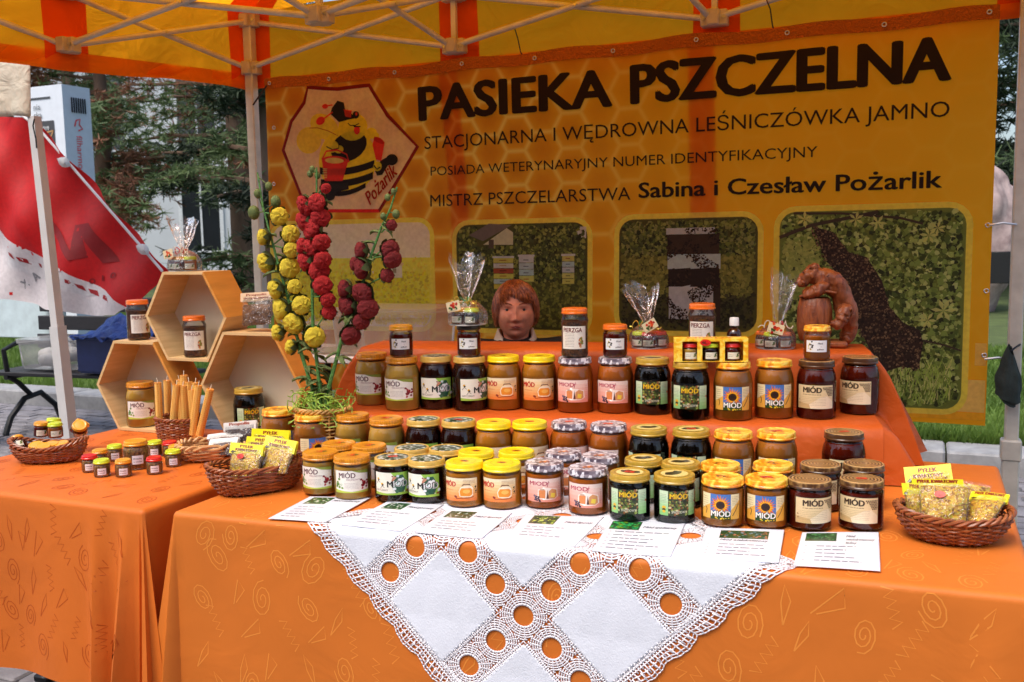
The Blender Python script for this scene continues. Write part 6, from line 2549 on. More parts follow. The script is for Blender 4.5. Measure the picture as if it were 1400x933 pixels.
# ---------------------------------------------------------------- carton with three little jars
M_carton = None
Nc = NT('comb_carton')
v_ = Nc.coord('Object')
f_ = Nc.noise(v_, 60, 2, .5, 1.2)
Nc.set(Nc.b, 'Base Color', Nc.ramp(f_, [(.35, C(236, 160, 30)), (.5, C(248, 196, 40)), (.62, C(250, 224, 100))]))
Nc.b.inputs['Roughness'].default_value = .4
A, B = row4w[9], row4w[10]
cx_ = aty(972, 490, (A.y + B.y) / 2)
ct = thing('jar_carton', 'yellow window carton of three little jars with red price sticker, on two lids', 'carton', (cx_.x, (A.y + B.y) / 2 - .008, zt4 + .0008), math.atan2(B.y - A.y, B.x - A.x))
mb = MB()
W, D, Hc = .094, .026, .060
mb.box(-W, W, D - .001, D, 0, Hc)
mb.box(-W, W, -D, D - .001, 0, .001).box(-W, W, -D, D - .001, Hc - .001, Hc).box(-W, -W + .001, -D, D - .001, .001, Hc - .001).box(W - .001, W, -D, D - .001, .001, Hc - .001)
for x_ in (-W + .001, -.035, .022, W - .013):
    mb.box(x_, x_ + (.020 if x_ < -W + .002 else .013), -D, -D + .001, .001, Hc - .001)
mb.box(-W + .021, -.035, -D, -D + .001, Hc - .007, Hc - .001)
mb.box(-.022, .022, -D, -D + .001, Hc - .007, Hc - .001).box(.035, W - .013, -D, -D + .001, Hc - .007, Hc - .001)
mb.build('carton_sleeve', Nc.m, ct, False)
for x_, lk, fk in ((-.052, 'red', 'rasp'), (0, 'lime', 'gry'), (.056, 'red', 'red')):
    jar('mini', fk, lk, 'mini', (x_, -.002, .0012), None, parent=ct, turn=.1)
c = Canvas()
c.text('MIODY', -.06, .004, .012, C(214, 50, 20), 1, width=.12, bold=.03)
link('lettering', c.mesh('lettering', M_paper, lambda x, y, l: (x, -D + .004 + y * 1.8, Hc + .0003 * l)), ct)
c = Canvas()
c.ell(0, 0, .014, .0085, C(226, 36, 24), 1, 12)
c.text('46,-', -.010, -.004, .008, C(90, 10, 8), 2, bold=.03)
link('price_sticker', c.mesh('price_sticker', M_paper, lambda x, y, l: (x - .014, -D - .0006 - .0003 * l, y + Hc - .010)), ct)

# ---------------------------------------------------------------- brown dropper bottle
M_brown = mat('brown_bottle_glass', C(50, 18, 10), .05, 0, .1, coat=.6)
p = aty(1004, 424, 2.60)
bt = thing('bottle', 'little brown bottle with white cap behind the three jar carton', 'bottle', (p.x, 2.60, Z2 + .001))
MB().lathe([(.0001, 0), (.0185, 0), (.0195, .002), (.0195, .052), (.017, .060), (.010, .067), (.0095, .078)], 24).build('bottle_body', M_brown, bt)
MB().lathe([(.0125, .074), (.013, .0745), (.0125, .094), (.011, .0965), (.0001, .0968)], 20).build('cap', LM['whi'], bt)
c = Canvas()
c.rect(-.024, .006, .024, .046, C(226, 216, 214), 0)
c.text('Propolis', -.018, .030, .007, C(170, 60, 70), 1, width=.036)
c.words(-.018, .022, .034, .0012, C(140, 120, 120), 1)
c.words(-.018, .016, .034, .0012, C(140, 120, 120), 1)
link('paper_label', c.mesh('paper_label', M_print, cyl_map(.0195, 0), .003), bt).rotation_euler = (0, 0, .1)


# ================================================================ SKINNED FIGURES
def skin(name, joints, bones, m_, parent, sub=2, loc=(0, 0, 0), disp=None, root=0):
    me = bpy.data.meshes.new(name)
    me.from_pydata([j[0] for j in joints], bones, [])
    o = bpy.data.objects.new(name, me)
    col.objects.link(o)
    md = o.modifiers.new('s', 'SKIN')
    for i, v in enumerate(me.skin_vertices[0].data):
        r_ = joints[i][1]
        v.radius = r_ if isinstance(r_, tuple) else (r_, r_)
        v.use_root = (i == root)
    md.use_smooth_shade = True
    md.branch_smoothing = .6
    s_ = o.modifiers.new('d', 'SUBSURF')
    s_.levels = s_.render_levels = sub
    dg = bpy.context.evaluated_depsgraph_get()
    dg.update()
    m2 = bpy.data.meshes.new_from_object(o.evaluated_get(dg))
    bpy.data.objects.remove(o)
    m2.name = name
    if disp:
        for v in m2.vertices:
            v.co = disp(v.co, v.normal)
    m2.materials.clear()
    m2.materials.append(m_)
    m2.polygons.foreach_set('use_smooth', [True] * len(m2.polygons))
    return link(name, m2, parent, loc=loc)


# ---------------------------------------------------------------- carved bear leaning on a barrel
Nb = NT('carved_wood')
v_ = Nb.coord('Object')
wv_ = Nb.noise(Nb.coord('Object', (1, 1, .25)), 60, 5, .6, .8)
Nb.set(Nb.b, 'Base Color', Nb.ramp(wv_, [(.3, C(104, 48, 22)), (.6, C(160, 88, 46)), (.75, C(180, 108, 62))]))
Nb.set(Nb.b, 'Normal', Nb.bump(Nb.noise(v_, 90, 3, .5, 1), .5, .004))
Nb.b.inputs['Roughness'].default_value = .42
M_wood = Nb.m
p = aty(1128, 470, 2.78)
bz = Z2 + .001
bear = thing('carved_bear', 'carved reddish wooden bear leaning over a honey barrel on the top step', 'carving', (p.x, 2.80, bz), R(4))
# local px scale: photograph pixels to metres here
k_ = (2.80 / _ray(1128, 430).y) / FPX


def bp(x, y, dy=0):
    """a point on the carving from its place in the photograph, dy behind the front plane"""
    return Vector(((x - 1128) * k_ * 1.08, dy, (473 - y) * k_ + .003))


def chisel(co, n):
    q = noise.voronoi(co * 55)[0][0]
    return co + n * (.0025 + .009 * (q - .3) + .006 * noise.noise(Vector((co.x, co.y, co.z * .5)) * 45))


base = MB()
base.cbox(-.045, .058, -.035, .055, 0, .018, .006)
bmk = bmesh.new()
base.build('plinth', M_wood, bear)
bb = bp(1114, 443)
mb = MB()
prof_ = [(0, .0001), (0, .036), (.004, .041), (.03, .046), (.06, .048), (.09, .046), (.118, .041), (.122, .037), (.117, .033), (.117, .0001)]
vs_ = []
for z, r_ in prof_:
    for q in range(84):
        a = 2 * PI * q / 84
        rr_ = r_ * (1 - (.035 if q % 6 == 0 and .002 < z < .119 else 0)) * (1.03 if .088 < z < .1 or .02 < z < .04 else 1)
        vs_.append((bb.x + rr_ * math.cos(a), rr_ * math.sin(a) - .002, .018 + z))
m3 = 84
mb.add(vs_, [(i * m3 + q, i * m3 + (q + 1) % m3, (i + 1) * m3 + (q + 1) % m3, (i + 1) * m3 + q) for i in range(len(prof_) - 1) for q in range(m3)])
mb.build('barrel', M_wood, bear)
J = [(bp(1151, 440, .016), .029), (bp(1151, 414, .016), .034), (bp(1143, 391, .010), .035), (bp(1126, 380, .004), .034), (bp(1109, 377, -.004), .029), (bp(1099, 382, -.008), .018), (bp(1093, 389, -.012), .009),
     (bp(1130, 388, -.024), .016), (bp(1114, 399, -.038), .013), (bp(1100, 403, -.034), .010),
     (bp(1130, 388, .034), .016), (bp(1112, 399, .038), .013), (bp(1099, 402, .030), .010),
     (bp(1150, 420, -.022), .018), (bp(1146, 436, -.030), .013), (bp(1141, 444, -.034), .012), (bp(1134, 440, -.040), .008),
     (bp(1155, 448, .020), .024), (bp(1156, 460, .026), .018), (bp(1150, 468, .010), .014),
     # ears
     (bp(1112, 361, -.018), .0065), (bp(1115, 362, .014), .0065)]
Bn = [(0, 1), (1, 2), (2, 3), (3, 4), (4, 5), (5, 6), (3, 7), (7, 8), (8, 9), (3, 10), (10, 11), (11, 12), (0, 13), (13, 14), (14, 15), (15, 16), (0, 17), (17, 18), (18, 19), (4, 20), (4, 21)]
skin('bear', J, Bn, M_wood, bear, 3, disp=chisel)
bh = MB()
for (x, y, d_, r_) in ((1090, 387, -.014, .0042), (1100, 372, -.028, .0028)):
    bm = bmesh.new()
    bmesh.ops.create_icosphere(bm, subdivisions=2, radius=r_)
    bh.bm(bm, 0, Matrix.Translation(bp(x, y, d_)))
bh.build('nose_and_eye', mat('dark_wood', C(70, 30, 14), .5), bear)
cloth_ = MB()
cloth_.grid(lambda u, v: bp(1096 + 44 * u, 405 - 8 * math.sin(u * 2.4) + 3 * v * math.sin(u * 9), -.040 + .078 * v), 16, 8)
cloth_.build('draped_rag', M_wood, bear, solid=.006)

# ================================================================ THE WOMAN
Nk = NT('skin_tone')
v_ = Nk.coord('Object')
Nk.set(Nk.b, 'Base Color', Nk.ramp(Nk.noise(v_, 22, 4), [(.3, C(206, 126, 96)), (.7, C(230, 160, 128))]))
Nk.b.inputs['Roughness'].default_value = .5
Nk.b.inputs['Subsurface Weight'].default_value = .15
Nk.b.inputs['Subsurface Radius'].default_value = (.012, .005, .003)
Nk.set(Nk.b, 'Normal', Nk.bump(Nk.noise(v_, 160, 3), .12, .002))
M_skin = Nk.m
M_lip = mat('lips', C(184, 96, 78), .5)
M_eyew = mat('eye_white', C(170, 154, 142), .3)
M_iris = mat('iris', C(18, 12, 10), .5)
Nh = NT('auburn_hair')
v_ = Nh.coord('Object', (1, 1, .12))
Nh.set(Nh.b, 'Base Color', Nh.ramp(Nh.noise(v_, 130, 4, .6), [(.3, C(66, 30, 16)), (.48, C(140, 72, 36)), (.66, C(196, 122, 68))]))
Nh.b.inputs['Roughness'].default_value = .38
M_hair = Nh.m
M_jacket = mat('dark_fleece', C(34, 34, 36), .9, var=.3, scale=60, bump=.4, bscale=300)
M_collar = mat('cream_collar', C(222, 206, 186), .9, bump=.5, bscale=200)
M_trouser = mat('dark_trousers', C(38, 40, 52), .85)

WY = 3.24
hc = aty(705, 425, WY)          # centre of the face
woman = thing('person', 'woman with short auburn hair and cream collar sitting behind the display, only her head showing', 'person', (hc.x, WY, 0), R(23))
hz = hc.z


def head_pt(th, ph):
    """th: azimuth, 0 = face front (-y); ph: elevation"""
    x = math.sin(th) * math.cos(ph)
    y = -math.cos(th) * math.cos(ph)
    z = math.sin(ph)
    # skull
    X, Y, Z = x * .083, y * .095, z * .113
    if Z < 0:                                # jaw narrows and squares off
        k = -z
        X *= 1 - .16 * k ** 2.4
        Y = Y * (1 - .12 * k) + (-.012 * k if y < 0 else .03 * k)
        if y < -.2:
            X *= 1.02
    front = max(0, -y)
    g_ = lambda cx, cz, sx, sz: math.exp(-((X - cx) / sx) ** 2 - ((Z - cz) / sz) ** 2)
    if y < 0:
        d = 0
        d += .021 * g_(0, -.026, .0125, .013)           # nose tip
        d += .012 * g_(0, .002, .008, .022)             # bridge
        d += .008 * (g_(-.013, -.031, .008, .007) + g_(.013, -.031, .008, .007))   # wings
        d -= .011 * (g_(-.034, .010, .016, .009) + g_(.034, .010, .016, .009))     # sockets
        d += .005 * (g_(-.030, .026, .024, .007) + g_(.030, .026, .024, .007))     # brows
        d += .007 * (g_(-.040, -.020, .020, .020) + g_(.040, -.020, .020, .020))   # cheeks
        d -= .004 * (g_(-.026, -.046, .007, .014) + g_(.026, -.046, .007, .014))   # folds
        d += .007 * g_(0, -.052, .024, .006) + .006 * g_(0, -.063, .020, .006)     # lips
        d -= .003 * g_(0, -.0575, .026, .002)
        d -= .004 * g_(0, -.074, .022, .006)
        d += .010 * g_(0, -.092, .022, .014)            # chin
        Y -= d * (front ** .3)
    return Vector((X, Y, Z))


mb = MB()
mb.grid(lambda u, v: head_pt((u - .5) * 2 * PI, (v - .5) * PI * .998), 120, 100)
mb.lathe([(.050, -.16), (.049, -.13), (.052, -.10), (.058, -.07)], 24, Matrix.Translation((0, .022, 0)))
for s_ in (-1, 1):
    mb.tube([(s_ * .076, .012, .018), (s_ * .084, .016, .022), (s_ * .087, .020, .008), (s_ * .083, .014, -.012), (s_ * .076, .006, -.022)], [.006, .008, .009, .007, .005], 8)
ho = mb.build('head', M_skin, woman, loc=(0, 0, hz))
ho.scale = (.91, .93, .93)
for s_ in (-1, 1):
    bm = bmesh.new()
    bmesh.ops.create_uvsphere(bm, u_segments=20, v_segments=14, radius=.0118)
    sp = head_pt(math.asin(s_ * .033 / .083), .08)
    ey = Vector((s_ * .0325, sp.y + .0092, .009))
    MB().bm(bm).build('eye', M_eyew, ho, loc=ey)
    bm = bmesh.new()
    bmesh.ops.create_uvsphere(bm, u_segments=16, v_segments=10, radius=.0068)
    MB().bm(bm).build('iris', M_iris, ho, loc=ey + Vector((0, -.0078, .0002)))
    up = MB()
    up.grid(lambda u, v: ey + Vector(((u - .5) * .029, -.0128 + .006 * (abs(u - .5) * 2) ** 2 + .003 * v, .0014 + .0040 * (1 - (abs(u - .5) * 2) ** 2) + .006 * v)), 12, 3)
    up.grid(lambda u, v: ey + Vector(((u - .5) * .028, -.0118 + .005 * (abs(u - .5) * 2) ** 2 + .003 * v, -.0016 - .0030 * (1 - (abs(u - .5) * 2) ** 2) - .005 * v)), 12, 3)
    up.build('eyelids', M_skin, ho, solid=.001)
    MB().tube([(s_ * (.013 + .032 * q), head_pt(math.asin(min(1, (.013 + .032 * q) / .08)) * s_, .26).y - .0028, .0285 + .007 * math.sin(q * 2.4)) for q in (0, .25, .5, .75, 1)], [.0014, .0022, .0022, .0017, .0008], 6).build('eyebrow', mat('eyebrow_hair', C(120, 66, 40), .8) if s_ < 0 else bpy.data.materials['eyebrow_hair'], ho)
ml = MB()
for q0, zz, rr_ in ((0, -.0545, .0024), (1, -.0600, .0030)):
    pts_ = []
    for k in range(9):
        x_ = (k / 8 - .5) * .046
        pts_.append((x_, head_pt(math.asin(x_ / .08), math.asin(zz / .118)).y - .0005, zz + (.002 * math.cos(x_ * 200) if not q0 else -.001 * math.cos(x_ * 90)) + (-.002 * (abs(x_) / .023) ** 2 if not q0 else .003 * (abs(x_) / .023) ** 2)))
    ml.tube(pts_, [rr_ * (1 - .8 * (abs(k / 8 - .5) * 2) ** 2) for k in range(9)], 8)
ml.build('lips', M_lip, ho)
# hair: many overlapping locks over a cap
hair = MB()


def scalp(th, ph, off):
    p_ = head_pt(th, ph)
    p_.y = min(p_.y, p_.y)
    n_ = Vector((p_.x / .078, p_.y / .1, p_.z / .118)).normalized()
    return p_ + n_ * off


def fringe(th):
    """lowest elevation reached by the hair at this azimuth"""
    a = abs(th)
    if a < .75:
        return .44 + .20 * math.exp(-((th + .32) / .28) ** 2) - .10 * math.exp(-((th - .42) / .3) ** 2) + .04 * math.sin(th * 23)
    if a < 1.25:
        return .42 - (a - .75) * 1.9
    return -.46 + .05 * math.sin(th * 9)


mb = MB()
mb.grid(lambda u, v: scalp((u - .5) * 2 * PI, fringe((u - .5) * 2 * PI) + (PI / 2 - .01 - fringe((u - .5) * 2 * PI)) * v, .004 + .005 * math.sin(min(1, v * 3) * PI / 2) + .0015 * math.sin(u * 160)), 160, 26)
mb.build('hair_cap', M_hair, ho)
rh = random.Random(2)
mb = MB()
for i in range(1900):
    th = rh.uniform(-PI, PI)
    lo = fringe(th) + rh.uniform(-.07, .05)
    top = rh.uniform(.5, 1.45)
    if top < lo + .2:
        top = lo + .35
    P_ = []
    sw_ = (.35 if abs(th) < .9 else .1) * rh.uniform(.3, 1.2)
    lf = rh.uniform(.006, .012)
    for k in range(7):
        q = k / 6
        P_.append(scalp(th + sw_ * q * q - .12 * (1 - q), top + (lo - top) * q, lf * (1 - .35 * q * q) + .004 * math.sin(q * 5 + i) + (.010 * q * q if rh.random() < .06 else 0)))
    mb.tube(P_, [.0009, .0014, .0016, .0016, .0014, .0010, .0003], 4)
mb.build('hair_locks', M_hair, ho)
# seated body, mostly hidden by the display
jz = hz - .165
jz += .05
JT = [((0, .03, .50), (.15, .12)), ((0, .05, .66), (.14, .105)), ((0, .045, jz - .10), (.15, .10)), ((0, .03, jz - .01), (.095, .065)), ((0, .02, jz + .03), (.052, .05)),
      ((-.19, .03, jz - .012), .066), ((-.22, -.02, jz - .27), .047), ((-.16, -.20, jz - .38), .036), ((.19, .03, jz - .012), .066), ((.22, -.02, jz - .27), .047), ((.16, -.20, jz - .38), .036)]
skin('jacket', JT, [(0, 1), (1, 2), (2, 3), (3, 4), (2, 5), (5, 6), (6, 7), (2, 8), (8, 9), (9, 10)], M_jacket, woman, 2)
JL = [((0, .04, .50), (.15, .11)), ((-.10, -.06, .50), .082), ((-.11, -.40, .50), .062), ((-.11, -.42, .12), .045), ((-.11, -.50, .06), .04), ((.10, -.06, .50), .082), ((.11, -.40, .50), .062), ((.11, -.42, .12), .045), ((.11, -.50, .06), .04)]
skin('trousers', JL, [(0, 1), (1, 2), (2, 3), (3, 4), (0, 5), (5, 6), (6, 7), (7, 8)], M_trouser, woman, 2)
for s_ in (-1, 1):
    JH = [((s_ * .155, -.21, jz - .385), .026), ((s_ * .135, -.27, jz - .40), (.034, .016)), ((s_ * .12, -.31, jz - .405), (.034, .012))]
    Bn_ = [(0, 1), (1, 2)]
    for f in range(4):
        b_ = len(JH)
        x_ = s_ * (.095 + .017 * f)
        L_ = (.05, .06, .062, .052)[f]
        JH += [((x_, -.335, jz - .405), .0085), ((x_ - s_ * .004, -.335 - L_ * .5, jz - .41), .008), ((x_ - s_ * .006, -.335 - L_, jz - .425), .0068)]
        Bn_ += [(2, b_), (b_, b_ + 1), (b_ + 1, b_ + 2)]
    b_ = len(JH)
    JH += [((s_ * .095, -.275, jz - .40), .010), ((s_ * .070, -.300, jz - .41), .009)]
    Bn_ += [(1, b_), (b_, b_ + 1)]
    skin('hand', JH, Bn_, M_skin, woman, 2)
cm_ = MB()


def colf(u, v):
    a = (u - .5) * 2 * PI * .86
    r_ = .055 + .016 * v + .003 * math.sin(a * 7)
    return Vector((math.sin(a) * r_ * 1.12, .028 + math.cos(a) * r_ * .95, jz + .045 - .05 * v + (-.06 * max(0, -math.cos(a))) ))


cm_.grid(colf, 60, 6)
cm_.build('collar', M_collar, woman, solid=.010)
stl = thing('stool', 'low stool under the seated woman, hidden behind the display', 'stool', (hc.x, WY + .02, 0), R(21))
MB().lathe([(.0001, .385), (.17, .385), (.175, .39), (.175, .41), (.16, .42), (.0001, .42)], 28).build('seat', M_tabletop, stl)
for s_ in range(4):
    a = PI / 4 + s_ * PI / 2
    MB().tube([(.12 * math.cos(a), .12 * math.sin(a), .385), (.17 * math.cos(a), .17 * math.sin(a), .012)], .013, 8).build('leg', M_metalleg, stl)

# ================================================================ THINGS AROUND THE STALL
M_tub = clear_mat('frosted_tub', (.96, .95, .94, 1), .08, .2, .24)
M_white = mat('white_plastic', C(224, 222, 218), .5)


def tub(label, c0, wx, wy, h, rz=0, lid=True):
    t = thing('plastic_tub', label, 'container', c0, rz, None)
    mb = MB()
    prof__ = []
    def ring(k, z, e):
        pts = []
        for cx, cy, a0 in ((1, -1, -PI / 2), (1, 1, 0), (-1, 1, PI / 2), (-1, -1, PI)):
            for q in range(5):
                a = a0 + PI / 2 * q / 4
                pts.append((cx * (wx / 2 - .03) * k + (.03 + e) * math.cos(a), cy * (wy / 2 - .03) * k + (.03 + e) * math.sin(a), z))
        return pts
    R_ = [ring(.90, .004, -.004), ring(.92, .02, 0), ring(.99, h - .03, 0), ring(1, h - .028, .010), ring(1, h - .012, .012), ring(1, h - .01, .002)]
    n = 20
    mb.add([p for r_ in R_ for p in r_], [(i * n + k, i * n + (k + 1) % n, (i + 1) * n + (k + 1) % n, (i + 1) * n + k) for i in range(5) for k in range(n)] + [tuple(reversed(range(n)))])
    mb.build('tub_body', M_tub, t)
    if lid:
        mb = MB()
        R_ = [ring(1, h - .010, .014), ring(1, h, .014), ring(1, h + .002, .004), ring(.96, h + .001, 0)]
        mb.add([p for r_ in R_ for p in r_], [(i * n + k, i * n + (k + 1) % n, (i + 1) * n + (k + 1) % n, (i + 1) * n + k) for i in range(3) for k in range(n)] + [tuple(range(3 * n, 4 * n))])
        mb.build('lid', M_tub, t)
    return t


# a small table behind the flowers carries two clear tubs
ty_ = 2.98
pa, pb_ = aty(432, 490, ty_), aty(606, 490, ty_)
stb = thing('side_table', 'small folding table behind the flowers carrying clear plastic tubs', 'table', ((pa.x + pb_.x) / 2 - .05, ty_ + .05, 0))
zt_ = aty(520, 489, ty_ - .1).z
MB().cbox(-.36, .36, -.16, .20, zt_ - .028, zt_ - .001, .004).build('tabletop', M_white, stb, False)
for sx in (-.32, .32):
    for sy in (-.13, .17):
        MB().tube([(sx, sy, zt_ - .03), (sx, sy, .012)], .014, 8).build('leg', M_metalleg, stb)
hgt = aty(520, 424, ty_ - .1).z - zt_
tub('frosted clear storage tub with lid behind the crimson flowers', ((pa.x + pb_.x) / 2 + .055, ty_ + .04, zt_ + .0005), .40, .27, hgt, R(3))
tub('smaller frosted tub half hidden by the red blossoms', ((pa.x + pb_.x) / 2 - .235, ty_ + .02, zt_ + .0005), .155, .22, hgt * .62)

# ---------------------------------------------------------------- dark bag hanging on the right tent post
M_bagc = mat('dark_green_cloth', C(40, 52, 50), .9, var=.35, scale=18, bump=.7, bscale=50)
q = aty(1381, 512, TY - .06)
dbg = thing('hanging_bag', 'small dark green cloth bag tied to the right tent post', 'bag', q)
mb = MB()


def bagf(u, v):
    a = 2 * PI * u
    r_ = (.012 + .040 * math.sin(min(1, v * 1.4) * PI / 2)) * (1 + .22 * noise.noise(Vector((math.cos(a) * 1.5, math.sin(a) * 1.5, v * 4))) + .06 * math.sin(a * 6)) * (1 if v < .93 else .6)
    return Vector((r_ * math.cos(a) * 1.15 - .010 * v, r_ * math.sin(a) * .62, .09 - .19 * v - .02 * math.cos(a + .6)))


mb.grid(bagf, 40, 24, closed_u=True)
mb.build('bag_cloth', M_bagc, dbg)
dbg.scale = (.62, .62, .9)
MB().tube([(0, 0, .085), (.03, .03, .10), (.05, .07, .105), (.02, .09, .10), (-.0, .05, .09), (0, 0, .085)], .004, 6).build('drawstring', M_black, dbg)

# ---------------------------------------------------------------- neighbour's cream tent and pole
M_cream = cloth_mat('cream_canvas', C(228, 220, 200), .3, .8, .5, 9, 700, 0, .05)
NY = 2.85
ntn = thing('neighbour_tent', 'corner of a cream canvas tent with a leaning white pole at the left', 'tent', (0, 0, 0))
a, b = aty(47, 160, NY), aty(96, 600, NY)
low = a + (b - a) * (a.z - .02) / (a.z - b.z)
a.y = low.y = NY
j_ = a.lerp(low, .47)
MB().bar(a, j_, .036, .036).build('pole', mat('white_pole', C(206, 206, 204), .45, var=.06), ntn, False)
MB().bar(j_ + (a - j_).normalized() * .03, low, .046, .046).build('pole', bpy.data.materials['white_pole'], ntn, False)
MB().cbox(low.x - .08, low.x + .08, NY - .08, NY + .08, .003, .02, .004).build('foot_plate', M_steel, ntn, False)
tl_, tr_ = aty(-260, 60, NY), aty(41, 84, NY)
bl_, br_ = aty(-260, 130, NY), aty(47, 163, NY)


def nv(u, v):
    p = tl_.lerp(tr_, u).lerp(bl_.lerp(br_, u), v)
    return Vector((p.x, p.y - .012 * math.sin(u * 60) * v - .02 * v, p.z - .008 * math.sin(u * 31) * v))


MB().grid(nv, 60, 8).build('valance', M_cream, ntn, solid=.002)
MB().grid(lambda u, v: tl_.lerp(tr_, u) + Vector((-.6 * v, 1.1 * v, .62 * v - .05 * math.sin(PI * v))), 30, 10).build('roof', M_cream, ntn, solid=.002)
MB().tube([aty(47, 163, NY - .03), aty(45, 172, NY - .03), aty(49, 190, NY - .03), aty(50, 203, NY - .03)], .003, 5).build('cord', M_black, ntn)

# ---------------------------------------------------------------- red and white slanting banner flag
FYY = 4.35
M_flag = print_mat('flag_cloth', .6, .25, 0, 40)


def fw_(x, y):
    p = aty(x, y, FYY)
    return (p.x, p.z)


fl = thing('advertising_flag', 'slanting red and white advertising flag with dark letters behind the pole', 'flag', (0, 0, 0))
c = Canvas()
RD, RD2, WH, GY = C(216, 8, 12), C(158, 10, 18), C(240, 238, 240), C(150, 150, 156)
out = [(-60, 150), (0, 159), (30, 160), (52, 176), (90, 218), (132, 268), (180, 322), (221, 371), (210, 392), (190, 415), (168, 430), (120, 432), (60, 424), (10, 410), (-60, 404)]
c.poly([fw_(*q) for q in out], RD, 0)
c.poly([fw_(*q) for q in [(-60, 280), (0, 318), (30, 336), (70, 356), (120, 382), (160, 402), (184, 420), (168, 430), (120, 432), (60, 424), (10, 410), (-60, 404)]], WH, 1)
c.poly([fw_(*q) for q in [(0, 340), (40, 358), (90, 378), (150, 402), (120, 405), (60, 385), (0, 362)]], C(236, 232, 234), 1.5)
for k in range(9):
    x_ = 8 + k * 17
    y_ = 344 + k * 7.2
    c.poly([fw_(x_, y_), fw_(x_ + 11, y_ + 3), fw_(x_ + 15, y_ + 11), fw_(x_ + 3, y_ + 6)], C(176, 30, 36), 2)
P0 = fw_(66, 352)
c.poly([fw_(*q) for q in [(64, 338), (60, 305), (74, 300), (108, 343), (100, 308), (122, 305), (160, 358), (142, 360), (118, 326), (126, 352), (108, 356), (76, 316), (82, 338)]], RD2, 2)
for (xx, yy, s_) in ((128, 388, 'O'), (142, 384, 'R'), (156, 380, 'O')):
    q_ = fw_(xx, yy)
    c.text(s_, q_[0], q_[1], .032, RD2, 3, bold=.04)
for (xx, yy, s_) in ((22, 396, 'X'), (40, 386, 'A')):
    q_ = fw_(xx, yy)
    c.text(s_, q_[0], q_[1], .05, GY, 3, rot=.5, bold=.05)
c.words(fw_(70, 376)[0], fw_(70, 372)[1], .18, .006, GY, 3)


def fmap(x, z, l):
    w_ = .05 * math.sin(x * 4.5 + z * 6) + .025 * math.sin(x * 11 - z * 9) + .012 * math.sin(x * 25 + z * 14)
    return (x, FYY + w_ - .0015 * l, z)


link('flag_cloth', c.mesh('flag_cloth', M_flag, fmap, .05, .05), fl)
A, B = aty(-70, 148, FYY), aty(222, 371, FYY)
MB().tube([A, aty(30, 158, FYY + .02), aty(52, 175, FYY + .02), aty(132, 267, FYY + .02), B], .008, 6).build('edge_cord', M_white, fl)
for (x, y) in ((88, 222), (196, 341)):
    q_ = aty(x, y, FYY - .02)
    bm = bmesh.new()
    bmesh.ops.create_icosphere(bm, subdivisions=2, radius=.028)
    for v in bm.verts:
        v.co *= 1 + .4 * noise.noise(v.co * 60)
    MB().bm(bm, 0, Matrix.Translation(q_) @ Matrix.Scale(1.6, 4, (1, 0, -.5))).build('tie_knot', M_white, fl)
# pole carrying it, off the left side
MB().tube([aty(-66, 120, FYY + .03), Vector((aty(-66, 120, FYY + .03).x, FYY + .03, .02))], .016, 8).build('pole', bpy.data.materials['white_pole'], fl)

# ---------------------------------------------------------------- info pylon
M_pyl = mat('pylon_panel', C(220, 226, 232), .4, var=.04)
M_pyl2 = mat('pylon_side', C(186, 198, 212), .4, var=.04)
PYY = 9.0
a, b, d_ = aty(38, 115, PYY), aty(84, 115, PYY), aty(122, 118, PYY + .42)
pl = thing('info_pylon', 'tall pale blue info pylon with red lettering on its side before the pines', 'sign', (b.x, PYY, 0))
hz_ = b.z
sd2 = (Vector((d_.x, d_.y, 0)) - Vector((b.x, b.y, 0)))
wd_ = Vector((a.x - b.x, 0, 0)) * 1.5
mb = MB()
cs = [Vector((0, 0, 0)), sd2, sd2 + wd_, wd_]
mb.add([(p.x, p.y, z) for z in (.02, hz_) for p in cs], [(3, 2, 1, 0), (4, 5, 6, 7), (1, 2, 6, 5), (2, 3, 7, 6), (3, 0, 4, 7)])
mb.build('pylon_body', M_pyl, pl, False)
mb = MB()
mb.add([(p.x, p.y, z) for z in (.02, hz_) for p in cs[:2]], [(0, 1, 3, 2)])
mb.build('side_panel', M_pyl2, pl, False)
ud = sd2.normalized()
un = Vector((ud.y, -ud.x, 0))
zc_ = aty(105, 205, PYY + .2).z
sw = sd2.length
c = Canvas()
c.text('filharmonia d', 0, 0, .088, C(214, 60, 70), 1, bold=.0)
link('lettering', c.mesh('lettering', M_paper, lambda x, y, l: Vector((0, 0, 0)) + ud * (sw * .40 + y) + un * (.006 * l) + Vector((0, 0, aty(105, 186, PYY + .2).z - x))), pl)
c = Canvas()
c.line([(0, .02), (.03, .10), (.09, .12), (.07, .05), (.12, .0), (.05, -.03)], .02, C(214, 60, 70), 1)
link('bird_emblem', c.mesh('bird_emblem', M_paper, lambda x, y, l: ud * (sw * .36 + x) + un * .006 + Vector((0, 0, aty(105, 176, PYY + .2).z + y))), pl)
for k in range(7):
    MB().bar(ud * (sw * (.30 + .08 * k)) + un * .012 + Vector((0, 0, aty(100, 130, PYY).z)), ud * (sw * (.30 + .08 * k)) + un * .012 + Vector((0, 0, aty(100, 151, PYY).z)), .014, .01).build('vent_slat', M_metalleg, pl, False)
c = Canvas()
z_ = lambda y: aty(60, y, PYY).z
xx = lambda x: aty(x, 150, PYY).x - b.x
c.rect(xx(40), z_(136), xx(70), z_(133), C(50, 50, 54), 1)
c.text('nia', xx(47), z_(150), .075, C(90, 92, 98), 2)
c.text('ska', xx(47), z_(161), .075, C(90, 92, 98), 2)
c.rect(xx(40), z_(206), xx(73), z_(166), C(46, 44, 50), 1)
c.text('XI 2019', xx(48), z_(179), .05, C(220, 220, 220), 2, bold=.03)
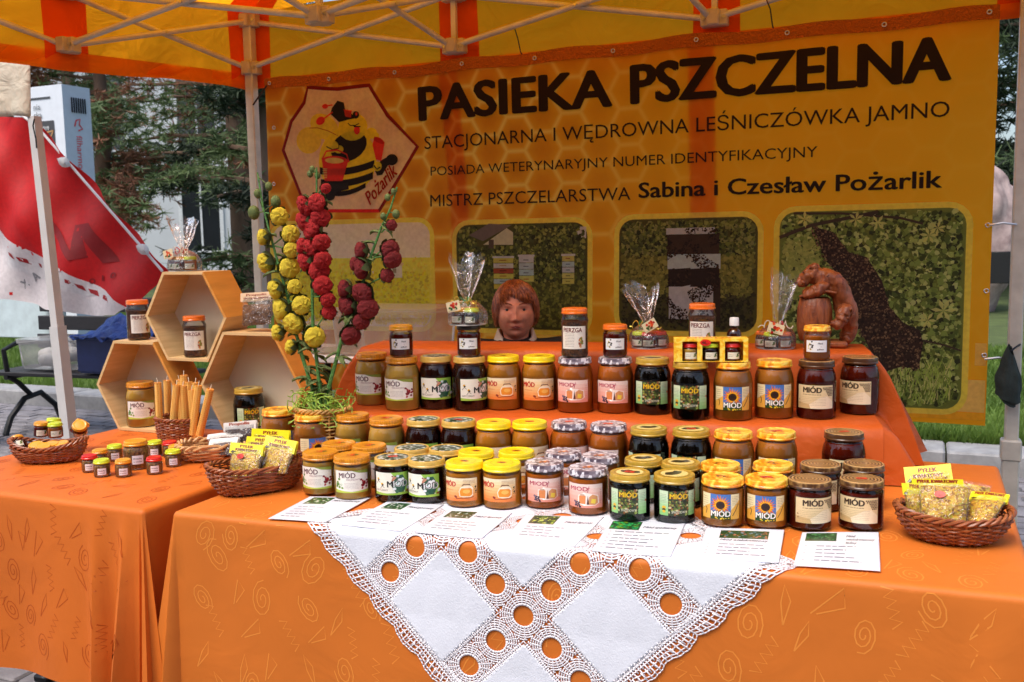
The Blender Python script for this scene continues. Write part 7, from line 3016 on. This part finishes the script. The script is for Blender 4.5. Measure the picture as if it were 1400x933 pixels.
for (x0_, y0_, x1_, y1_) in ((52, 184, 72, 180), (56, 184, 70, 196), (72, 180, 62, 200), (50, 196, 66, 190)):
    c.line([(xx(x0_), z_(y0_)), (xx(x1_), z_(y1_))], .018, C(190, 140, 80), 2)
link('poster', c.mesh('poster', M_paper, lambda x, y, l: (x, -.006 * l, y)), pl)

# ---------------------------------------------------------------- park bench with boxes on it
M_iron = mat('black_iron', C(26, 27, 29), .5, .2, var=.3, scale=30)
M_slat = mat('dark_bench_slat', C(34, 34, 38), .55, var=.3, scale=12, stretch=(1, 8, 8))
bc = atz(100, 600, .012)
bench = thing('park_bench', 'black park bench with iron legs on the setts by the kerb', 'bench', (bc.x, bc.y + .25, .012), R(6))
BL = 1.55
for k in range(4):
    MB().cbox(-BL / 2, BL / 2, -.22 + k * .115, -.12 + k * .115, .43, .46, .006).build('seat_slat', M_slat, bench, False)
for k in range(3):
    MB().cbox(-BL / 2, BL / 2, .26 + .02 * k, .285 + .02 * k, .58 + k * .14, .69 + k * .14, .006).build('back_slat', M_slat, bench, False)
for sx in (-.62, .62):
    mb = MB()
    mb.tube([(sx, -.26, 0), (sx, -.20, .12), (sx, -.06, .24), (sx, .10, .26), (sx, .24, .14), (sx, .30, 0)], .022, 8)
    mb.tube([(sx, -.20, .43), (sx, -.10, .36), (sx, 0, .26)], .02, 8)
    mb.tube([(sx, .22, .43), (sx, .27, .6), (sx, .32, 1.0)], .02, 8)
    mb.tube([(sx, -.22, .42), (sx, .25, .42)], .02, 8)
    mb.tube([(sx, -.2, .46), (sx, -.22, .62), (sx, -.1, .66), (sx, .26, .64)], .018, 8)
    mb.build('iron_leg', M_iron, bench)
M_blue = mat('blue_crate', C(34, 48, 96), .5, var=.2)
M_tarp = cloth_mat('blue_tarp', C(52, 84, 160), .1, .4, .8, 12, 400, 0, .15)
bs = bc + Vector((.36, .18, .475))
cr = thing('crate', 'dark blue crate with a blue tarpaulin stuffed on top, on the bench', 'crate', bs)
mb = MB()
mb.cbox(-.26, .26, -.17, .17, 0, .012, .003)
for (x0_, x1_, y0_, y1_) in ((-.27, .27, -.18, -.165), (-.27, .27, .165, .18), (-.27, -.255, -.165, .165), (.255, .27, -.165, .165)):
    mb.cbox(x0_, x1_, y0_, y1_, .012, .25, .003)
mb.cbox(-.285, .285, -.195, -.165, .235, .262, .004).cbox(-.285, .285, .165, .195, .235, .262, .004)
mb.build('crate_body', M_blue, cr, False)
MB().grid(lambda u, v: Vector(((u - .5) * .60, (v - .5) * .42, .26 + .08 * noise.noise(Vector((u * 3, v * 3, 1))) + .10 * math.sin(PI * u) * math.sin(PI * v) + .03 * noise.noise(Vector((u * 11, v * 9, 4))))), 40, 30).build('tarpaulin', M_tarp, cr, solid=.003)
t2 = tub('clear box of white pastries standing on the bench left of the crate', tuple(bc + Vector((-.28, .18, .475))), .52, .30, .22)
rb_ = MB()
for _ in range(9):
    bm = bmesh.new()
    bmesh.ops.create_icosphere(bm, subdivisions=2, radius=random.uniform(.04, .06))
    rb_.bm(bm, 0, Matrix.Translation((random.uniform(-.18, .18), random.uniform(-.08, .08), random.uniform(.06, .15))) @ Matrix.Scale(1.5, 4, (1, 0, 0)))
rb_.build('wrapped_goods', M_white, t2)
# pale display board lying against the bench under the flag
A = aty(0, 452, 4.62)
z0_ = aty(40, 462, 5.42).z
bd = thing('board', 'pale bluish display board standing on thin legs behind the flag', 'board', (aty(40, 430, 5.35).x, 5.42, z0_))
zb_ = aty(40, 402, 5.42).z - z0_
for sx in (-.6, .2):
    MB().cbox(sx - .015, sx + .015, -.012, .012, -z0_ + .012, -.001, .003).build('leg', M_metalleg, bd, False)
MB().cbox(-.75, .30, -.02, .02, 0, zb_, .005).build('panel', mat('pale_board', C(196, 214, 216), .5), bd, False)

# chair at the very left edge
M_chair = mat('grey_chair_frame', C(120, 124, 128), .35, .7)
cp = atz(18, 602, .012)
ch = thing('folding_chair', 'dark folding chair with grey tubular frame at the left edge', 'chair', (cp.x - .2, cp.y - .3, .012), R(40))
for sx in (-.2, .2):
    mb = MB()
    mb.tube([(sx, -.26, 0), (sx, -.12, .22), (sx, .06, .46), (sx, .12, .62), (sx, .14, .84), (sx * .9, .13, .88)], .011, 8)
    mb.tube([(sx, .26, 0), (sx, .08, .26), (sx, -.16, .45)], .011, 8)
    mb.build('side_frame', M_chair, ch)
MB().tube([(-.18, .13, .88), (0, .12, .895), (.18, .13, .88)], .011, 8).build('top_rail', M_chair, ch)
MB().grid(lambda u, v: Vector(((u - .5) * .38, .12 + .02 * math.sin(PI * u), .60 + .26 * v)), 10, 6).build('backrest', M_iron, ch, solid=.012)
MB().grid(lambda u, v: Vector(((u - .5) * .38, -.18 + .30 * v, .455 - .012 * math.sin(PI * u))), 10, 6).build('seat', M_iron, ch, solid=.014)

# ---------------------------------------------------------------- added out of view: house and trees that darken the jar reflections
op = thing('added_house', 'long plastered house added unseen behind the photographer to darken the jar reflections', 'building', (0, -16, 0))
MB().box(-30, 30, -6, 0, 0, 7).build('wall', mat('ochre_render', C(150, 132, 112), .9, var=.1, scale=.8), op, False)
for i in range(14):
    for z in (1.6, 4.8):
        MB().box(-26.6 + i * 4 - .6, -26.6 + i * 4 + .6, .003, .05, z - .9, z + .9).build('window', M_win_far, op, False)
MB().add([(-31, .6, 6.9), (31, .6, 6.9), (31, -3, 9.4), (-31, -3, 9.4), (31, -6.6, 6.9), (-31, -6.6, 6.9)], [(0, 1, 2, 3), (3, 2, 4, 5)]).build('roof', mat('dark_roof', C(84, 60, 52), .9), op, False, solid=.1)
for k, (bx, by) in enumerate(((-9, -9), (-3.5, -10.5), (7.5, -9.5))):  # unseen trees, added to hold low sky light off the stall
    conifer('broad dark tree added unseen behind the photographer to block low sky, %s' % ('left', 'middle', 'right')[k], (bx, by, .0), 8.5, 4.2, 1800, [M_dark], 51 + k, .25, .15, .05, nsz=2.6, name='tree')
